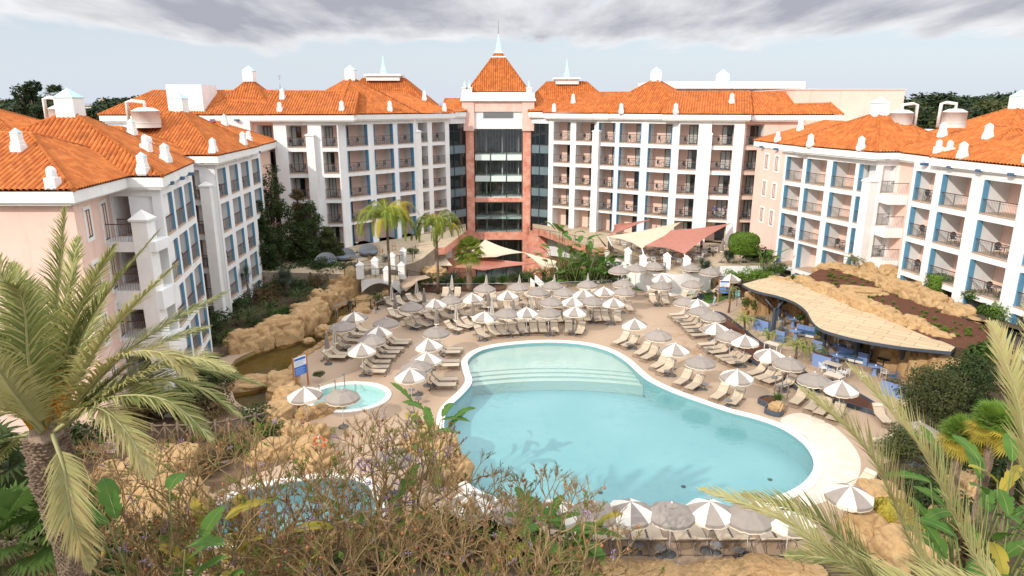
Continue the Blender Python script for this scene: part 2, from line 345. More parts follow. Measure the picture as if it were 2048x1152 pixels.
def hip_roof(par, foot, ze, zr, inset=None, ridge=None, cap=None, fas=.62, faces=(0, 1, 2, 3), sub=6):
    """hipped roof over a four sided plan: foot[0]-foot[1] is the front edge"""
    f = [Vector((p[0], p[1], ze)) for p in foot]
    if ridge: r0, r1 = [Vector((p[0], p[1], zr)) for p in ridge]
    else:
        a = (f[3] + f[0]) / 2; b = (f[1] + f[2]) / 2; L = (b - a).length; i = min(inset if inset is not None else 1e9, L / 2)
        r0 = a + (b - a) * (i / L); r1 = b - (b - a) * (i / L); r0.z = r1.z = zr
    mb = MB()
    py = (r0 - r1).length < .05
    qs = [[f[0], f[1], r1, r0], [f[1], f[2], r1], [f[2], f[3], r0, r1], [f[3], f[0], r0]]
    for i in faces:
        q = qs[i]
        if py and len(q) == 4: q = q[:3]
        tile_panel(mb, q, sub=sub)
    up = Vector((0, 0, .05))
    for i, (a, b) in enumerate(((f[0], r0), (f[1], r1), (f[2], r1), (f[3], r0))): ridge_tube(mb, a + up, b + up)
    if not py: ridge_tube(mb, r0 + up, r1 + up)
    roof = mb.build('roof', M['tile'], par)
    c = sum((p for p in f), Vector()) / 4
    g = MB(); ins = [(c.x + (p.x - c.x) * .992, c.y + (p.y - c.y) * .992) for p in f]
    g.prism(ins, ze - fas, ze - .06); g.prism([(c.x + (p.x - c.x) * .97, c.y + (p.y - c.y) * .97) for p in f], ze - fas - .14, ze - fas + .01)
    g.build('fascia', M['whitetrim'], par)
    if cap: chimney(roof, 'cap', (r0 + r1) / 2 - Vector((0, 0, .30)))
    return roof
CH = {}
def chimney_mesh(kind):
    if kind in CH: return CH[kind]
    mb = MB()
    if kind == 'cap':
        mb.box((0, 0, .6), (1.5, 1.5, 1.3)); mb.lathe([(1.1, 1.25), (1.13, 1.3), (0.0, 1.95)], 4, m=1, smooth=False, a0=pi / 4)
    elif kind == 'round':
        mb.box((0, 0, .2), (.78, .78, .8)); mb.lathe([(.33, .6), (.33, 1.05), (.28, 1.24), (.16, 1.36), (0, 1.4)], 14)
    else:
        mb.box((0, 0, .2), (.72, .72, .9)); mb.box((0, 0, .95), (.6, .6, .7)); mb.lathe([(.45, 1.28), (.46, 1.31), (0, 1.68)], 4, m=1, smooth=False, a0=pi / 4)
        mb.box((0, 0, .12), (.84, .84, .5), m=2)
    o = mb.build('chimney', [M['whitetrim'], M['teal'], M['whitetrim']]); CH[kind] = o.data
    bpy.data.objects.remove(o); return CH[kind]
from mathutils.bvhtree import BVHTree
def roof_hit(roof, u, v):      # where the sight line meets the tiles, so that the stack stands on them
    me = roof.data; b = BVHTree.FromPolygons([q.co for q in me.vertices], [tuple(q.vertices) for q in me.polygons])
    for dv in range(0, 40, 2):
        h = b.ray_cast(Vector((0, 0, H)), ray(u, v + dv))
        if h[0] is not None: return h[0]
    c = sum((q.co for q in me.vertices), Vector()) / len(me.vertices); print('CHIM MISS', u, v); return c
def chimney(roof, kind, p, rz=0.0, sc=1.0):
    o = put('chimney', chimney_mesh(kind), roof, p, rz); k = .70 if kind != 'cap' else .8; o.scale = (sc * k, sc * k, sc * (k if kind != 'cap' else .92)); return o
def facade(mb, p0, p1, zb, zt, ops, m=0):
    p0, p1 = Vector(p0[:2]), Vector(p1[:2]); L = (p1 - p0).length; t = (p1 - p0) / L
    S = sorted({0.0, L} | {min(max(o[k], 0), L) for o in ops for k in (0, 1)}); Z = sorted({zb, zt} | {min(max(o[k], zb), zt) for o in ops for k in (2, 3)})
    for i in range(len(S) - 1):
        for j in range(len(Z) - 1):
            a, b, c, d = S[i], S[i + 1], Z[j], Z[j + 1]; ms, mz = (a + b) / 2, (c + d) / 2
            if b - a < 1e-5 or d - c < 1e-5 or any(o[0] < ms < o[1] and o[2] < mz < o[3] for o in ops): continue
            A, B = p0 + t * a, p0 + t * b
            mb.face([(A.x, A.y, c), (B.x, B.y, c), (B.x, B.y, d), (A.x, A.y, d)], m)
BAY = {}
def shared(key, fn, name, mats):
    if key not in BAY:
        mb = MB(); fn(mb); o = mb.build(name, mats); BAY[key] = o.data; bpy.data.objects.remove(o)
    return BAY[key]
def recess(w, h, dep):
    def fn(mb):
        mb.face([(0, 0, 0), (w, 0, 0), (w, dep, 0), (0, dep, 0)], 2)
        mb.face([(0, 0, h), (0, dep, h), (w, dep, h), (w, 0, h)], 0)
        mb.face([(0, 0, 0), (0, dep, 0), (0, dep, h), (0, 0, h)], 0); mb.face([(w, 0, 0), (w, 0, h), (w, dep, h), (w, dep, 0)], 0)
        mb.face([(0, dep, 0), (w, dep, 0), (w, dep, h), (0, dep, h)], 1)
        mb.bb(-.02, w + .02, -.05, .12, -.06, .02, 2)
    return shared(('rec', round(w, 2), round(h, 2), dep), fn, 'balcony', [M['white'], M['pink'], M['tilefloor']])
def door(w, h, var):
    def fn(mb):
        f = .07
        for x0, x1 in ((0, f), (w / 2 - f / 2, w / 2 + f / 2), (w - f, w)): mb.bb(x0, x1, 0, .09, .02, h, 0)
        mb.bb(0, w, .004, .086, h - f, h - .002, 0); mb.bb(0, w, .004, .086, .02, .1, 0)
        for k, (x0, x1) in enumerate(((f, w / 2 - f / 2), (w / 2 + f / 2, w - f))):
            m = {0: 1, 1: 2 if k == 0 else 1, 2: 2, 3: 3 if k == 0 else 1, 4: 4 if k == 0 else 2}[var]
            if m in (2,):       # folds of a curtain behind the pane
                n = 9
                for q in range(n): mb.bb(x0 + (x1 - x0) * q / n, x0 + (x1 - x0) * (q + 1) / n, .055 + .02 * (q % 2), .08, .1, h - f, 2)
            else: mb.bb(x0, x1, .045, .07, .1, h - f, m)
    return shared(('door', round(w, 2), round(h, 2), var), fn, 'door', [M['frame'], M['glass'], M['curtain'], M['wood'], M['palewood']])
def railing(w):
    def fn(mb):
        mb.bb(0.02, w - .02, .03, .10, 1.0, 1.05, 0); n = max(3, int(w / .13))
        for i in range(n + 1):
            x = .05 + (w - .1) * i / n; mb.bb(x - .007, x + .007, .055, .075, .08, 1.0, 1)
        mb.bb(.03, w - .03, .05, .08, .07, .1, 1); mb.bb(.03, w - .03, .05, .08, .86, .88, 1)
        for x in (.05, w - .05, w / 2): mb.bb(x - .02, x + .02, .045, .085, 0, 1.0, 1)
    return shared(('rail', round(w, 2)), fn, 'railing', [M['rail'], M['steel']])
def jambs(h, d=.36):
    return shared(('jamb', round(h, 2), d), lambda mb: mb.bb(0, .07, -.05, d, 0, h), 'jamb_panel', [M['blue']])
BAYS = []     # (world x, y, z of the middle of each balcony, heading, wing key, bay number, row, width, depth)
def bay(par, p0, p1, s0, s1, z, h=2.42, dep=1.9, var=0, side=1, blue=3, rail=True, key=None, col=0, row=0, jd=.55):
    t = Vector((p1[0] - p0[0], p1[1] - p0[1])).normalized(); rz = atan2(t.y, t.x); w = s1 - s0
    o = put('balcony', recess(w, h, dep), par, (p0[0] + t.x * s0, p0[1] + t.y * s0, z), rz)
    dw = min(1.5, w * .46); d = put('door', door(dw, 2.2, var), o, ((.12 if side < 0 else w - dw - .12), dep - .1, 0))
    if rail: put('railing', railing(w), o)
    if blue & 1: put('jamb_panel', jambs(h, jd), o, (0.003, 0, 0))
    if blue & 2: put('jamb_panel', jambs(h, jd), o, (w - .073, 0, 0))
    if key:
        m = Vector((p0[0], p0[1])) + t * (s0 + s1) / 2 + Vector((-t.y, t.x)) * dep * .5
        BAYS.append((m.x, m.y, z, rz, key, col, row, w, dep, side))
    return o
def window(par, p0, p1, s, z, w=.85, h=1.5):
    def fn(mb):
        f = .2
        for a in ((-f, 0, -f, h + f), (w, w + f, -f, h + f), (0, w, -f, 0), (0, w, h, h + f)): mb.bb(a[0], a[1], -.05, .05, a[2], a[3], 0)
        for a in ((0, .07, 0, h), (w - .07, w, 0, h), (w / 2 - .035, w / 2 + .035, 0, h), (.07, w - .07, 0, .07), (.07, w - .07, h - .07, h)): mb.bb(a[0], a[1], -.02, .04, a[2], a[3], 1)
        mb.bb(.05, w - .05, .01, .04, .05, h - .05, 2)
    me = shared(('win', w, h), fn, 'window', [M['whitetrim'], M['frame'], M['glass']])
    t = Vector((p1[0] - p0[0], p1[1] - p0[1])).normalized()
    return put('window', me, par, (p0[0] + t.x * s, p0[1] + t.y * s, z), atan2(t.y, t.x))
def eave_blocks(mb, p0, p1, z, n):
    p0, p1 = Vector(p0[:2]), Vector(p1[:2]); t = (p1 - p0).normalized(); q = Vector((t.y, -t.x)); rz = atan2(t.y, t.x)
    for i in range(n):
        p = p0.lerp(p1, (i + .5) / n) + q * .2; mb.box((p.x, p.y, z), (.42, .5, .2), rz)
def pilaster(par, p0, p1, s, zb, zt, w=.9, d=.55):
    t = Vector((p1[0] - p0[0], p1[1] - p0[1])).normalized(); q = Vector((t.y, -t.x)); p = Vector(p0[:2]) + t * s + q * (d / 2 - .05)
    mb = MB(); hh = zt - zb
    mb.box((0, 0, hh / 2), (w, d + .1, hh)); mb.box((0, 0, hh + .06), (w + .16, d + .26, .12)); mb.box((0, 0, hh + .27), (w + .14, d + .24, .3), top=.02)
    return mb.build('pilaster', M['whitetrim'], par, (p.x, p.y, zb), atan2(t.y, t.x))
rb = random.Random(3)
# ---- the two centre wings
def S(p0, p1, lst, v): return [tuple(onface(p0, p1, u, v)[0] for u in pr) for pr in lst]
def wing(key, segs, rows, label, zb, zt, h=2.42, side=1, blue=3, vars_=(0, 1, 1, 2), ground=None, dep=1.9, jd=.55):
    par = empty('hotel_wing', label, 'hotel building', (0, 0, 0), group='hotel wings round the pool')
    wall = MB(); blk = MB(); col = 0
    for sg in segs:
        p0, p1, m, bays = sg['p0'], sg['p1'], sg.get('m', 0), sg.get('bays', [])
        ops = []; L = hypot(p1[0] - p0[0], p1[1] - p0[1])
        for (a, b) in bays:
            a, b = max(a, .12), min(b, L - .12)
            for r, z in enumerate(sg.get('rows', rows)):
                hh = h
                if ground is not None and abs(z - ground) < .01:
                    hh = 2.6; bay(par, p0, p1, a, b, z, hh, dep, rb.choice((0, 0, 1)), side, sg.get('blue', blue), False, jd=jd)
                else: bay(par, p0, p1, a, b, z, hh, dep, rb.choice(vars_), side, sg.get('blue', blue), True, key, col, r, jd)
                ops.append((a, b, z, z + hh))
            col += 1
        for (s, z) in sg.get('wins', []): window(par, p0, p1, s, z)
        for (s, z1) in sg.get('pils', []): pilaster(par, p0, p1, s, zb, z1)
        facade(wall, p0, p1, sg.get('zb', zb), sg.get('zt', zt), ops, m)
        eave_blocks(blk, p0, p1, sg.get('zt', zt) - .16, sg.get('blk', max(2, int(L / 2.6))))
    # return walls where one face steps back behind the next
    for a, b in zip(segs[:-1], segs[1:]):
        if hypot(a['p1'][0] - b['p0'][0], a['p1'][1] - b['p0'][1]) > .05: facade(wall, a['p1'], b['p0'], zb, zt, [], b.get('rm', 0))
    wall.build('wall', [M['white'], M['pink']], par); blk.build('eave_trim', M['darkblue'], par)
    return par
EC = 17.65    # eave of the centre wings
A0, A1 = (5.0, 95.0), (10.9, 91.6); B0, B1 = (11.0, 90.6), (19.9, 84.5); C0, C1 = (20.0, 83.9), (27.2, 81.8); D0, D1 = (27.3, 82.5), (34.0, 82.2)
segs = [dict(p0=A0, p1=A1, bays=S(A0, A1, [(1107, 1141), (1152, 1189)], 265), blue=0, pils=[]),
        dict(p0=B0, p1=B1, bays=S(B0, B1, [(1197, 1231), (1239, 1283), (1297, 1345)], 265), pils=[(.1, 15.3)]),
        dict(p0=C0, p1=C1, bays=S(C0, C1, [(1354, 1397), (1423, 1468)], 265), blue=0, pils=[(3.45, 15.3)]),
        dict(p0=D0, p1=D1, m=1, rm=1, bays=S(D0, D1, [(1493, 1528)], 265), blue=0)]
wr = wing('cr', segs, ZC, 'bright white centre wing right of the glass tower, with pink balcony walls', -2, 17.2, ground=2.25, side=1, vars_=(1, 1, 2, 2, 0))
def off(p, q): return (p[0] + q[0], p[1] + q[1])
def block(par, p0, p1, depth, ze, zr, over=.65, inset=5.0, cap=False, ends=(0.5, 0.5), sub=6, ins=None):
    t = Vector((p1[0] - p0[0], p1[1] - p0[1])).normalized(); q = Vector((t.y, -t.x))
    a = Vector(p0[:2]) + q * over - t * ends[0]; b = Vector(p1[:2]) + q * over + t * ends[1]
    c = b - q * (depth + over * 2); d = a - q * (depth + over * 2)
    rg = None
    if ins:
        m0, m1 = (a + d) / 2, (b + c) / 2; tt = (m1 - m0).normalized(); rg = [m0 + tt * ins[0], m1 - tt * ins[1]]
    return hip_roof(par, [a, b, c, d], ze, zr, inset, rg, cap=cap, sub=sub)
def proj_chim(roof, lst, z, kind):
    for u, v in lst:
        chimney(roof, kind, at(u, v, z))
ra = block(wr, A0, B0, 9.5, EC - .04, 20.2, ends=(.6, 2), ins=(4.0, .2), sub=4)
rb_ = block(wr, B0, B1, 10.5, EC, 21.9, inset=99, cap=True, ends=(.5, .7), sub=4)
rc = block(wr, C0, C1, 10, EC - .03, 20.2, ends=(2, .6), ins=(.2, .2), sub=4)
rd = block(wr, D0, (38.0, 82.0), 9, EC - .06, 20.1, ends=(-.6, 0.3), ins=(.2, 1.2), sub=4)
for r_, u, v, z, k in ((ra, 1108, 222, 18.2, 'round'), (rb_, 1242, 225, 18.0, 'point'), (rc, 1351, 226, 18.0, 'point'), (rc, 1477, 228, 18.0, 'round'), (rd, 1532, 228, 17.9, 'round'), (ra, 1146, 205, 19.6, 'point'), (rc, 1463, 206, 19.7, 'point')):
    chimney(r_, k, roof_hit(r_, u, v))
A2, A3 = (-12.1, 89.4), (-8.4, 93.5); B2, B3 = (-19.6, 80.2), (-12.3, 87.7); C2, C3 = (-27.0, 79.2), (-19.8, 79.6); D2, D3 = (-29.6, 80.3), (-27.1, 80.3); E2, E3 = (-46.0, 79.3), (-29.7, 79.5)
segs = [dict(p0=E2, p1=E3, bays=[]), dict(p0=D2, p1=D3, m=1, rm=1, bays=[(.35, 2.2)], blue=0),
        dict(p0=C2, p1=C3, bays=S(C2, C3, [(573, 616), (643, 684)], 272), blue=0, pils=[(4.1, 15.3)]),
        dict(p0=B2, p1=B3, bays=S(B2, B3, [(692, 735), (747, 786), (795, 830)], 268)),
        dict(p0=A2, p1=A3, bays=S(A2, A3, [(836, 855), (864, 890)], 265), blue=0, pils=[(-.3, 15.3)])]
wl = wing('cl', segs, ZC, 'greyish white centre wing left of the glass tower, in half shade', -2, 17.2, ground=2.25, side=-1)
la = block(wl, A2, A3, 9.5, EC - .04, 20.2, ends=(2, .6), ins=(.2, 4.0), sub=4)
lb = block(wl, B2, B3, 10.5, EC, 21.9, inset=99, cap=True, ends=(.7, .5), sub=4)
lc = block(wl, C2, C3, 10, EC - .03, 20.2, ends=(.6, 2), ins=(.2, .2), sub=4)
le = block(wl, E2, D3, 9.6, EC - .06, 20.25, ends=(.3, .2), ins=(4.0, .2), sub=4)
lf = hip_roof(wl, [(-35.2, 81.2), (-27.4, 81.2), (-27.4, 89), (-35.2, 89)], EC + .1, 21.7, 99, cap=True, sub=4)
for r_, u, v, z, k in ((lc, 560, 222, 18.0, 'round'), (lc, 511, 222, 17.9, 'round'), (lb, 684, 222, 18.0, 'point'), (lb, 780, 221, 18.0, 'point'), (la, 889, 221, 18.1, 'round'), (lc, 565, 197, 19.8, 'point'), (la, 849, 199, 19.7, 'point')):
    chimney(r_, k, roof_hit(r_, u, v))
mb = MB(); mb.bb(-38.9, -34.9, 79.9, 84, 17.6, 20.9); mb.build('parapet_block', M['white'], wl)
mb = MB(); p = aty(562, 196, 84); mb.tube([p, p + Vector((0, 0, 2.6))], .04, 5)
for dz, w in ((2.5, .5), (1.0, 1.4), (2.2, .3)): mb.tube([p + Vector((-w / 2, 0, dz)), p + Vector((w / 2, 0, dz))], .025, 4)
tag(mb.build('aerial', M['steel'], None), 'thin grey television aerial on the orange roof left of the tower', 'aerial')
# ---- the tower
tw = empty('hotel_tower', 'pink marble tower with tall green glass front and steep orange pyramid roof', 'hotel tower')
TY = 97.0; tx = lambda u: (u - 1024) / F * (TY * CT + (H - 8) * ST * 0 + 3)
X0, X1 = -6.55, 2.75
mb = MB()
for x in (X0, X1 - 1.25):
    mb.bb(x, x + 1.25, TY - .25, TY + 9, -6, 17.35)
mb.bb(X0 + 1.25, X1 - 1.25, TY - .12, TY + .5, 5.35, 5.95); mb.bb(X0 + 1.25, X1 - 1.25, TY - .12, TY + .5, -.15, .95)
mb.build('pilaster', M['marble'], tw)
mb = MB()
for x in (X0 - .3, X1 - 1.35): mb.bb(x, x + 1.65, TY - .55, TY + 9.3, 15.2, 19.15)
mb.bb(X0 + 1.35, X1 - 1.35, TY - .4, TY + .5, 17.75, 19.15); mb.build('frieze', M['palemarble'], tw)
mb = MB(); mb.bb(X0 + 1.35, X1 - 1.35, TY - .2, TY + .5, 15.45, 17.75); mb.build('wall', M['white'], tw)
mb = MB(); mb.bb(X0 + 2.6, X1 - 2.6, TY - .26, TY - .15, 16.9, 17.7)
for i in range(9): mb.bb(X0 + 2.6, X1 - 2.6, TY - .30, TY - .26, 16.95 + i * .083, 16.99 + i * .083)
mb.build('louvre', M['steel'], tw)
mb = MB(); mb.bb(X0 - .5, X1 + .5, TY - .8, TY + 9.4, 19.15, 19.5); mb.bb(X0 - .35, X1 + .35, TY - .65, TY + 9.3, 19.5, 20.25); mb.build('cornice', M['whitetrim'], tw)
def glass_front(y, x0, x1, z0, z1, nx, deep):
    fr = MB(); gl = MB(); fl = MB()
    for i in range(nx + 1):
        x = x0 + (x1 - x0) * i / nx; fr.bb(x - .06, x + .06, y - .05, y + .06, z0, z1)
    gl.bb(x0, x1, y + .01, y + .03, z0, z1)
    return fr, gl, fl
gx0, gx1 = X0 + 1.3, X1 - 1.3
inner = MB(); inner.bb(gx0, gx1, TY + 6, TY + 6.2, -5.6, 15.4); inner.build('back_wall', mat('lobby_wall', (.22, .235, .22), .7, (.08, .09, .085), .9), tw)
floors = MB(); fr = MB(); fr2 = MB(); lifts = MB()
zt_ = 15.45
for k, zf in enumerate((11.95, 9.0, 6.05, 3.1, .95, -5.6)):
    floors = MB(); floors.bb(gx0 + .05, gx1 - .05, TY + .25, TY + 5.9, zf - .75 if k < 3 else zf - .3, zf + .02); floors.build('floor_slab', M['greenwhite'], tw)
for zf in (11.95, 9.0, 6.05):
    for i in range(3):
        a = gx0 + (gx1 - gx0) * i / 3; b = gx0 + (gx1 - gx0) * (i + 1) / 3; floors = MB(); floors.bb(a + .07, b - .07, TY + .02, TY + .24, zf - .8, zf - .02); floors.build('spandrel', M['greenwhite'], tw)
for i in range(4):
    x = gx0 + (gx1 - gx0) * i / 3; fr.bb(x - .05, x + .05, TY - .04, TY + .1, 5.95, zt_)
    fr.bb(x - .05, x + .05, TY - .04, TY + .1, .95, 5.35); fr.bb(x - .05, x + .05, TY - .04, TY + .1, -5.6, -.15)
for zf in (11.95, 9.0, 6.05, 3.2): fr.bb(gx0, gx1, TY - .02, TY + .04, zf + .35, zf + .42); fr.bb(gx0, gx1, TY - .03, TY + .06, zf - .86, zf - .8)
for i in range(14):
    x = gx0 + .4 + i * .42; lifts.bb(x, x + .05, TY + 2.2, TY + 2.3, -5.5, 15.3)
for x in (gx0 + 1.6, gx0 + 3.9, gx1 - .5): lifts.tube([(x, TY + 1.4, -5.5), (x, TY + 1.4, 15.3)], .16, 10)
fr.build('mullion', M['frame'], tw); lifts.build('lift_shaft', M['steel'], tw)
g = MB()
for z0, z1 in ((5.95, 15.45), (.95, 5.35), (-5.6, -.15)): g.bb(gx0, gx1, TY + .11, TY + .13, z0, z1)
g.build('glazing', M['clear'], tw)
cx = (X0 + X1) / 2
tr_ = hip_roof(tw, [(cx - 4.25, TY + .2), (cx + 4.25, TY + .2), (cx + 4.25, TY + 8.7), (cx - 4.25, TY + 8.7)], 20.4, 26.2, 99, fas=.2, sub=4)
mb = MB(); C = (cx, TY + 4.45, 0)
mb.lathe([(1.25, 24.3), (1.25, 25.0), (1.42, 25.05), (1.42, 25.2), (.75, 25.3), (.7, 25.6), (.86, 25.65), (.86, 25.8), (.6, 25.85)], 4, C, 0, False, pi / 4)
mb.lathe([(.62, 25.85), (.06, 28.2), (0, 28.2)], 4, C, 1, False, pi / 4); mb.lathe([(.06, 28.2), (.05, 30.0), (0, 30.2)], 6, C, 2)
mb.build('spire', [M['whitetrim'], M['teal'], M['steel']], tr_)
for x in (X0 + .1, X0 + .75, X1 - .45):
    mb = MB(); mb.bb(x - .35, x + .35, TY - .5, TY + .2, 20.25, 20.8); mb.bb(x - .42, x + .42, TY - .58, TY + .28, 20.8, 20.95); mb.lathe([(.25, 20.95), (0, 22.0)], 4, (x, TY - .15, 0), 1, False, pi / 4)
    mb.build('finial', [M['whitetrim'], M['teal']], tr_)
# glass links either side of the tower
for (xa, xb, ya, yb, nm) in ((-9.0, X0 + .1, 93.6, 96.6, 'left'), (X1 - .1, 5.4, 96.6, 95.0, 'right')):
    lk = empty('glass_link', 'dark glazed stair link with grey panels, %s the marble tower' % ('left of' if nm == 'left' else 'right of'), 'glass building')
    p0, p1 = Vector((xa, ya)), Vector((xb, yb)); tt = (p1 - p0).normalized(); rz = atan2(tt.y, tt.x); Lk = (p1 - p0).length
    g = MB(); pn = MB(); f_ = MB(); bk = MB()
    g.bb(0, Lk, .06, .1, 1.3, 16.2)
    for zf in (13.2, 10.25, 7.3, 4.35): pn.bb(0, Lk, .0, .06, zf - 1.0, zf + .1)
    for x in (0.05, Lk * .42, Lk - .05): f_.bb(x - .05, x + .05, -.06, .08, 1.3, 16.2)
    for zf in (13.2, 10.25, 7.3, 4.35, 16.2): f_.bb(0, Lk, -.04, .05, zf + .1, zf + .18); f_.bb(0, Lk, -.04, .05, zf - 1.06, zf - .99)
    bk.bb(-.2, Lk + .2, -.1, 6, 16.2, 17.2)
    for nm2, mb2, mm in (('glazing', g, M['glass']), ('spandrel', pn, M['greyglass']), ('mullion', f_, M['frame']), ('wall', bk, M['white'])):
        mb2.build(nm2, mm, lk, (p0.x, p0.y, 0), rz)
    mb = MB(); mb.bb(-.1, Lk + .1, -.14, 5.9, -5.6, 1.3); mb.build('plinth', M['marble'], lk, (p0.x, p0.y, 0), rz)
    a = Vector((xa - .4, ya - .6)); b = Vector((xb + .2, yb - .6))
    hip_roof(lk, [a, b, b + Vector((0, 8)), a + Vector((0, 8))], EC + .1, 19.4, 0.3, sub=4)
# ---- side wings
ES = 14.72
pt = lambda u, v: tuple(at(u, v, ES)[:2])
L1a, L1b = (-46.0, 34.4), (-22.2, 34.4); L2a, L2b = (-22.25, 34.5), (-24.0, 40.7); L3a, L3b = (-24.0, 40.8), (-21.0, 40.8); L4a, L4b = (-21.0, 40.85), (-22.9, 49.2)
segs = [dict(p0=L1a, p1=L1b, m=1), dict(p0=L2a, p1=L2b, m=1, wins=[(1.4, z + .8) for z in ZS[:4]], bays=[], rm=1),
        dict(p0=L3a, p1=L3b, bays=[(.12, 2.45)], blue=0), dict(p0=L4a, p1=L4b, bays=[(.35, 2.35), (3.0, 5.1), (5.8, 7.9)])]
w1 = wing('l1', segs, ZS, 'nearest left wing with sunlit pink end wall above the date palm', -2, 14.3, side=1, jd=.13, blue=2)
for z in ZS[:4]: window(w1, L2a, L2b, 4.35, z + .12, .95, 2.1)
# white framed glazed doors on the pink side wall
lr1 = hip_roof(w1, [(-47, 33.75), (-21.6, 33.75), (-23.2, 46.0), (-47, 46.0)], ES, 17.2, ridge=[(-40, 39.6), (-27.3, 39.6)])
lr2 = hip_roof(w1, [(-35.8, 40.2), (-20.4, 40.2), (-22.95, 49.9), (-36.5, 49.9)], ES + .02, 18.35, ridge=[(-28.3, 45.2), (-28.3, 45.2)], cap=True)
for r_, u, v, z, k in ((lr1, 107, 372, 14.95, 'round'), (lr2, 287, 344, 15.1, 'point'), (lr1, 38, 300, 17.0, 'point'), (lr2, 332, 322, 15.1, 'point'), (lr2, 293, 300, 16.0, 'round')):
    chimney(r_, k, roof_hit(r_, u, v))
# terrace balconies that stand out from the corner of the nearest wing
for z in ZS[:3]:
    mb = MB(); mb.bb(-26.0, -20.75, 39.0, 40.85, z - 1.15 if z < 11 else z - .6, z); sl = mb.build('balcony_slab', M['white'], w1)
    mb = MB(); mb.bb(-25.9, -21.5, 39.02, 39.08, z + 1.0, z + 1.05, 0)
    for i in range(30): x = -25.9 + i * .15; mb.bb(x - .008, x + .008, 39.04, 39.06, z, z + 1.0, 1)
    mb.build('railing', [M['rail'], M['steel']], sl)
mb = MB(); mb.bb(-21.95, -21.05, 38.9, 39.85, -2, 12.3); mb.lathe([(.76, 12.3), (.8, 12.42), (0, 12.95)], 4, (-21.5, 39.37, 0), 0, False, pi / 4); mb.build('pilaster', M['whitetrim'], w1)
K1a, K1b = (-27.6, 49.5), (-27.5, 57.1); K2a, K2b = (-27.5, 57.2), (-24.8, 57.5); K3a, K3b = (-24.8, 57.55), (-25.8, 71.0); K4a, K4b = (-26.6, 71.1), (-27.6, 79.2)
segs = [dict(p0=K1a, p1=K1b, m=1, bays=[(2.2, 4.4), (5.4, 7.9)], blue=0), dict(p0=K2a, p1=K2b, bays=[(.3, 1.45)], blue=0), dict(p0=K3a, p1=K3b, bays=[(.5, 2.5), (3.6, 5.8), (6.9, 9.1), (10.4, 12.7)]), dict(p0=K4a, p1=K4b, m=1, bays=[(1, 3.2)], blue=0)]
w2 = wing('l2', segs, ZS, 'second left wing in shade, white balcony grid above the dark garden trees', -2, 14.3, side=1, jd=.16, blue=2)
lr3 = hip_roof(w2, [(-42, 50.0), (-26.7, 50.0), (-26.7, 60), (-42, 60)], ES, 17.0, ridge=[(-38, 55.5), (-31, 55.5)])
lr4 = hip_roof(w2, [(-35.4, 56.8), (-24.1, 56.8), (-25.1, 69.0), (-36.0, 69.0)], ES + .02, 18.4, ridge=[(-29.9, 63.4), (-29.9, 63.4)], cap=True)
lr5 = hip_roof(w2, [(-37, 66), (-25.1, 66), (-26.9, 80.4), (-38, 80.4)], ES - .03, 16.9, ridge=[(-32, 70.5), (-32, 76)])
for r_, u, v, z, k in ((lr4, 427, 304, 15.1, 'point'), (lr4, 487, 288, 15.1, 'point'), (lr5, 498, 282, 15.2, 'round'), (lr3, 265, 268, 16.8, 'point'), (lr5, 450, 250, 16.6, 'point'), (lr3, 300, 298, 15.6, 'round')):
    chimney(r_, k, roof_hit(r_, u, v))
pilaster(w2, K2a, K2b, 2.0, -2, 12.2, .8, .8)
# right wings
R0a, R0b = (28.2, 80.0), (28.62, 72.6); R1a, R1b = (28.7, 72.5), (32.5, 61.4); R2a, R2b = (32.55, 61.35), (34.6, 61.6); R3a, R3b = (34.65, 61.5), (34.9, 54.5); R4a, R4b = (33.3, 57.2), (36.3, 38.0)
segs = [dict(p0=R0a, p1=R0b, m=1, wins=[(s, z + .75) for s in (2.6, 5.2) for z in ZS[:3]]),
        dict(p0=R1a, p1=R1b, bays=S(R1a, R1b, [(1563, 1595), (1603, 1642), (1654, 1699), (1707, 1752)], 430), blue=1), dict(p0=R2a, p1=R2b, m=0, bays=[(.5, 1.8)], blue=0),
        dict(p0=R3a, p1=R3b, m=1, rm=1, wins=[(s, z + .75) for s in (2.6, 5.4) for z in ZS[:3]])]
w3 = wing('r1', segs, ZS, 'right wing behind the rocky bed, white balcony frame with blue strips and pink walls', -1, 14.3, side=1, vars_=(0, 2, 3, 4), ground=2.25, jd=.4)
rr0 = hip_roof(w3, [(27.9, 80.6), (28.8, 69), (41, 69), (41, 80.6)], ES, 17.0, ridge=[(33.5, 75), (33.5, 71)])
rr1 = hip_roof(w3, [(28.0, 72.9), (31.9, 60.7), (41, 61.5), (40, 74)], ES + .02, 18.0, ridge=[(34.9, 67.0), (34.9, 67.0)], cap=True)
rr2 = hip_roof(w3, [(34.0, 63), (34.3, 51.5), (45, 51.5), (45, 63)], ES - .03, 17.0, ridge=[(39.2, 58), (39.2, 55)])
for r_, u, v, z, k in ((rr0, 1555, 282, 15.0, 'round'), (rr0, 1600, 260, 16.6, 'point'), (rr1, 1620, 291, 15.1, 'point'), (rr1, 1721, 298, 15.2, 'point'), (rr2, 1876, 304, 15.3, 'round'), (rr2, 1898, 306, 15.3, 'round'), (rr2, 1884, 272, 16.7, 'point'), (rr2, 1975, 276, 16.8, 'point')):
    chimney(r_, k, roof_hit(r_, u, v))
pilaster(w3, R1a, R1b, 11.4, -1, 12.1, .9, .7)
for z in ZS[:3]:
    mb = MB(); mb.bb(33.1, 35.0, 59.9, 61.5, z - .85, z); s_ = mb.build('balcony_slab', M['white'], w3)
    mb = MB(); mb.bb(33.15, 34.95, 59.93, 59.98, z + 1.0, z + 1.05, 0)
    for i in range(14): x = 33.2 + i * .135; mb.bb(x - .008, x + .008, 59.94, 59.96, z, z + 1.0, 1)
    mb.build('railing', [M['rail'], M['steel']], s_)
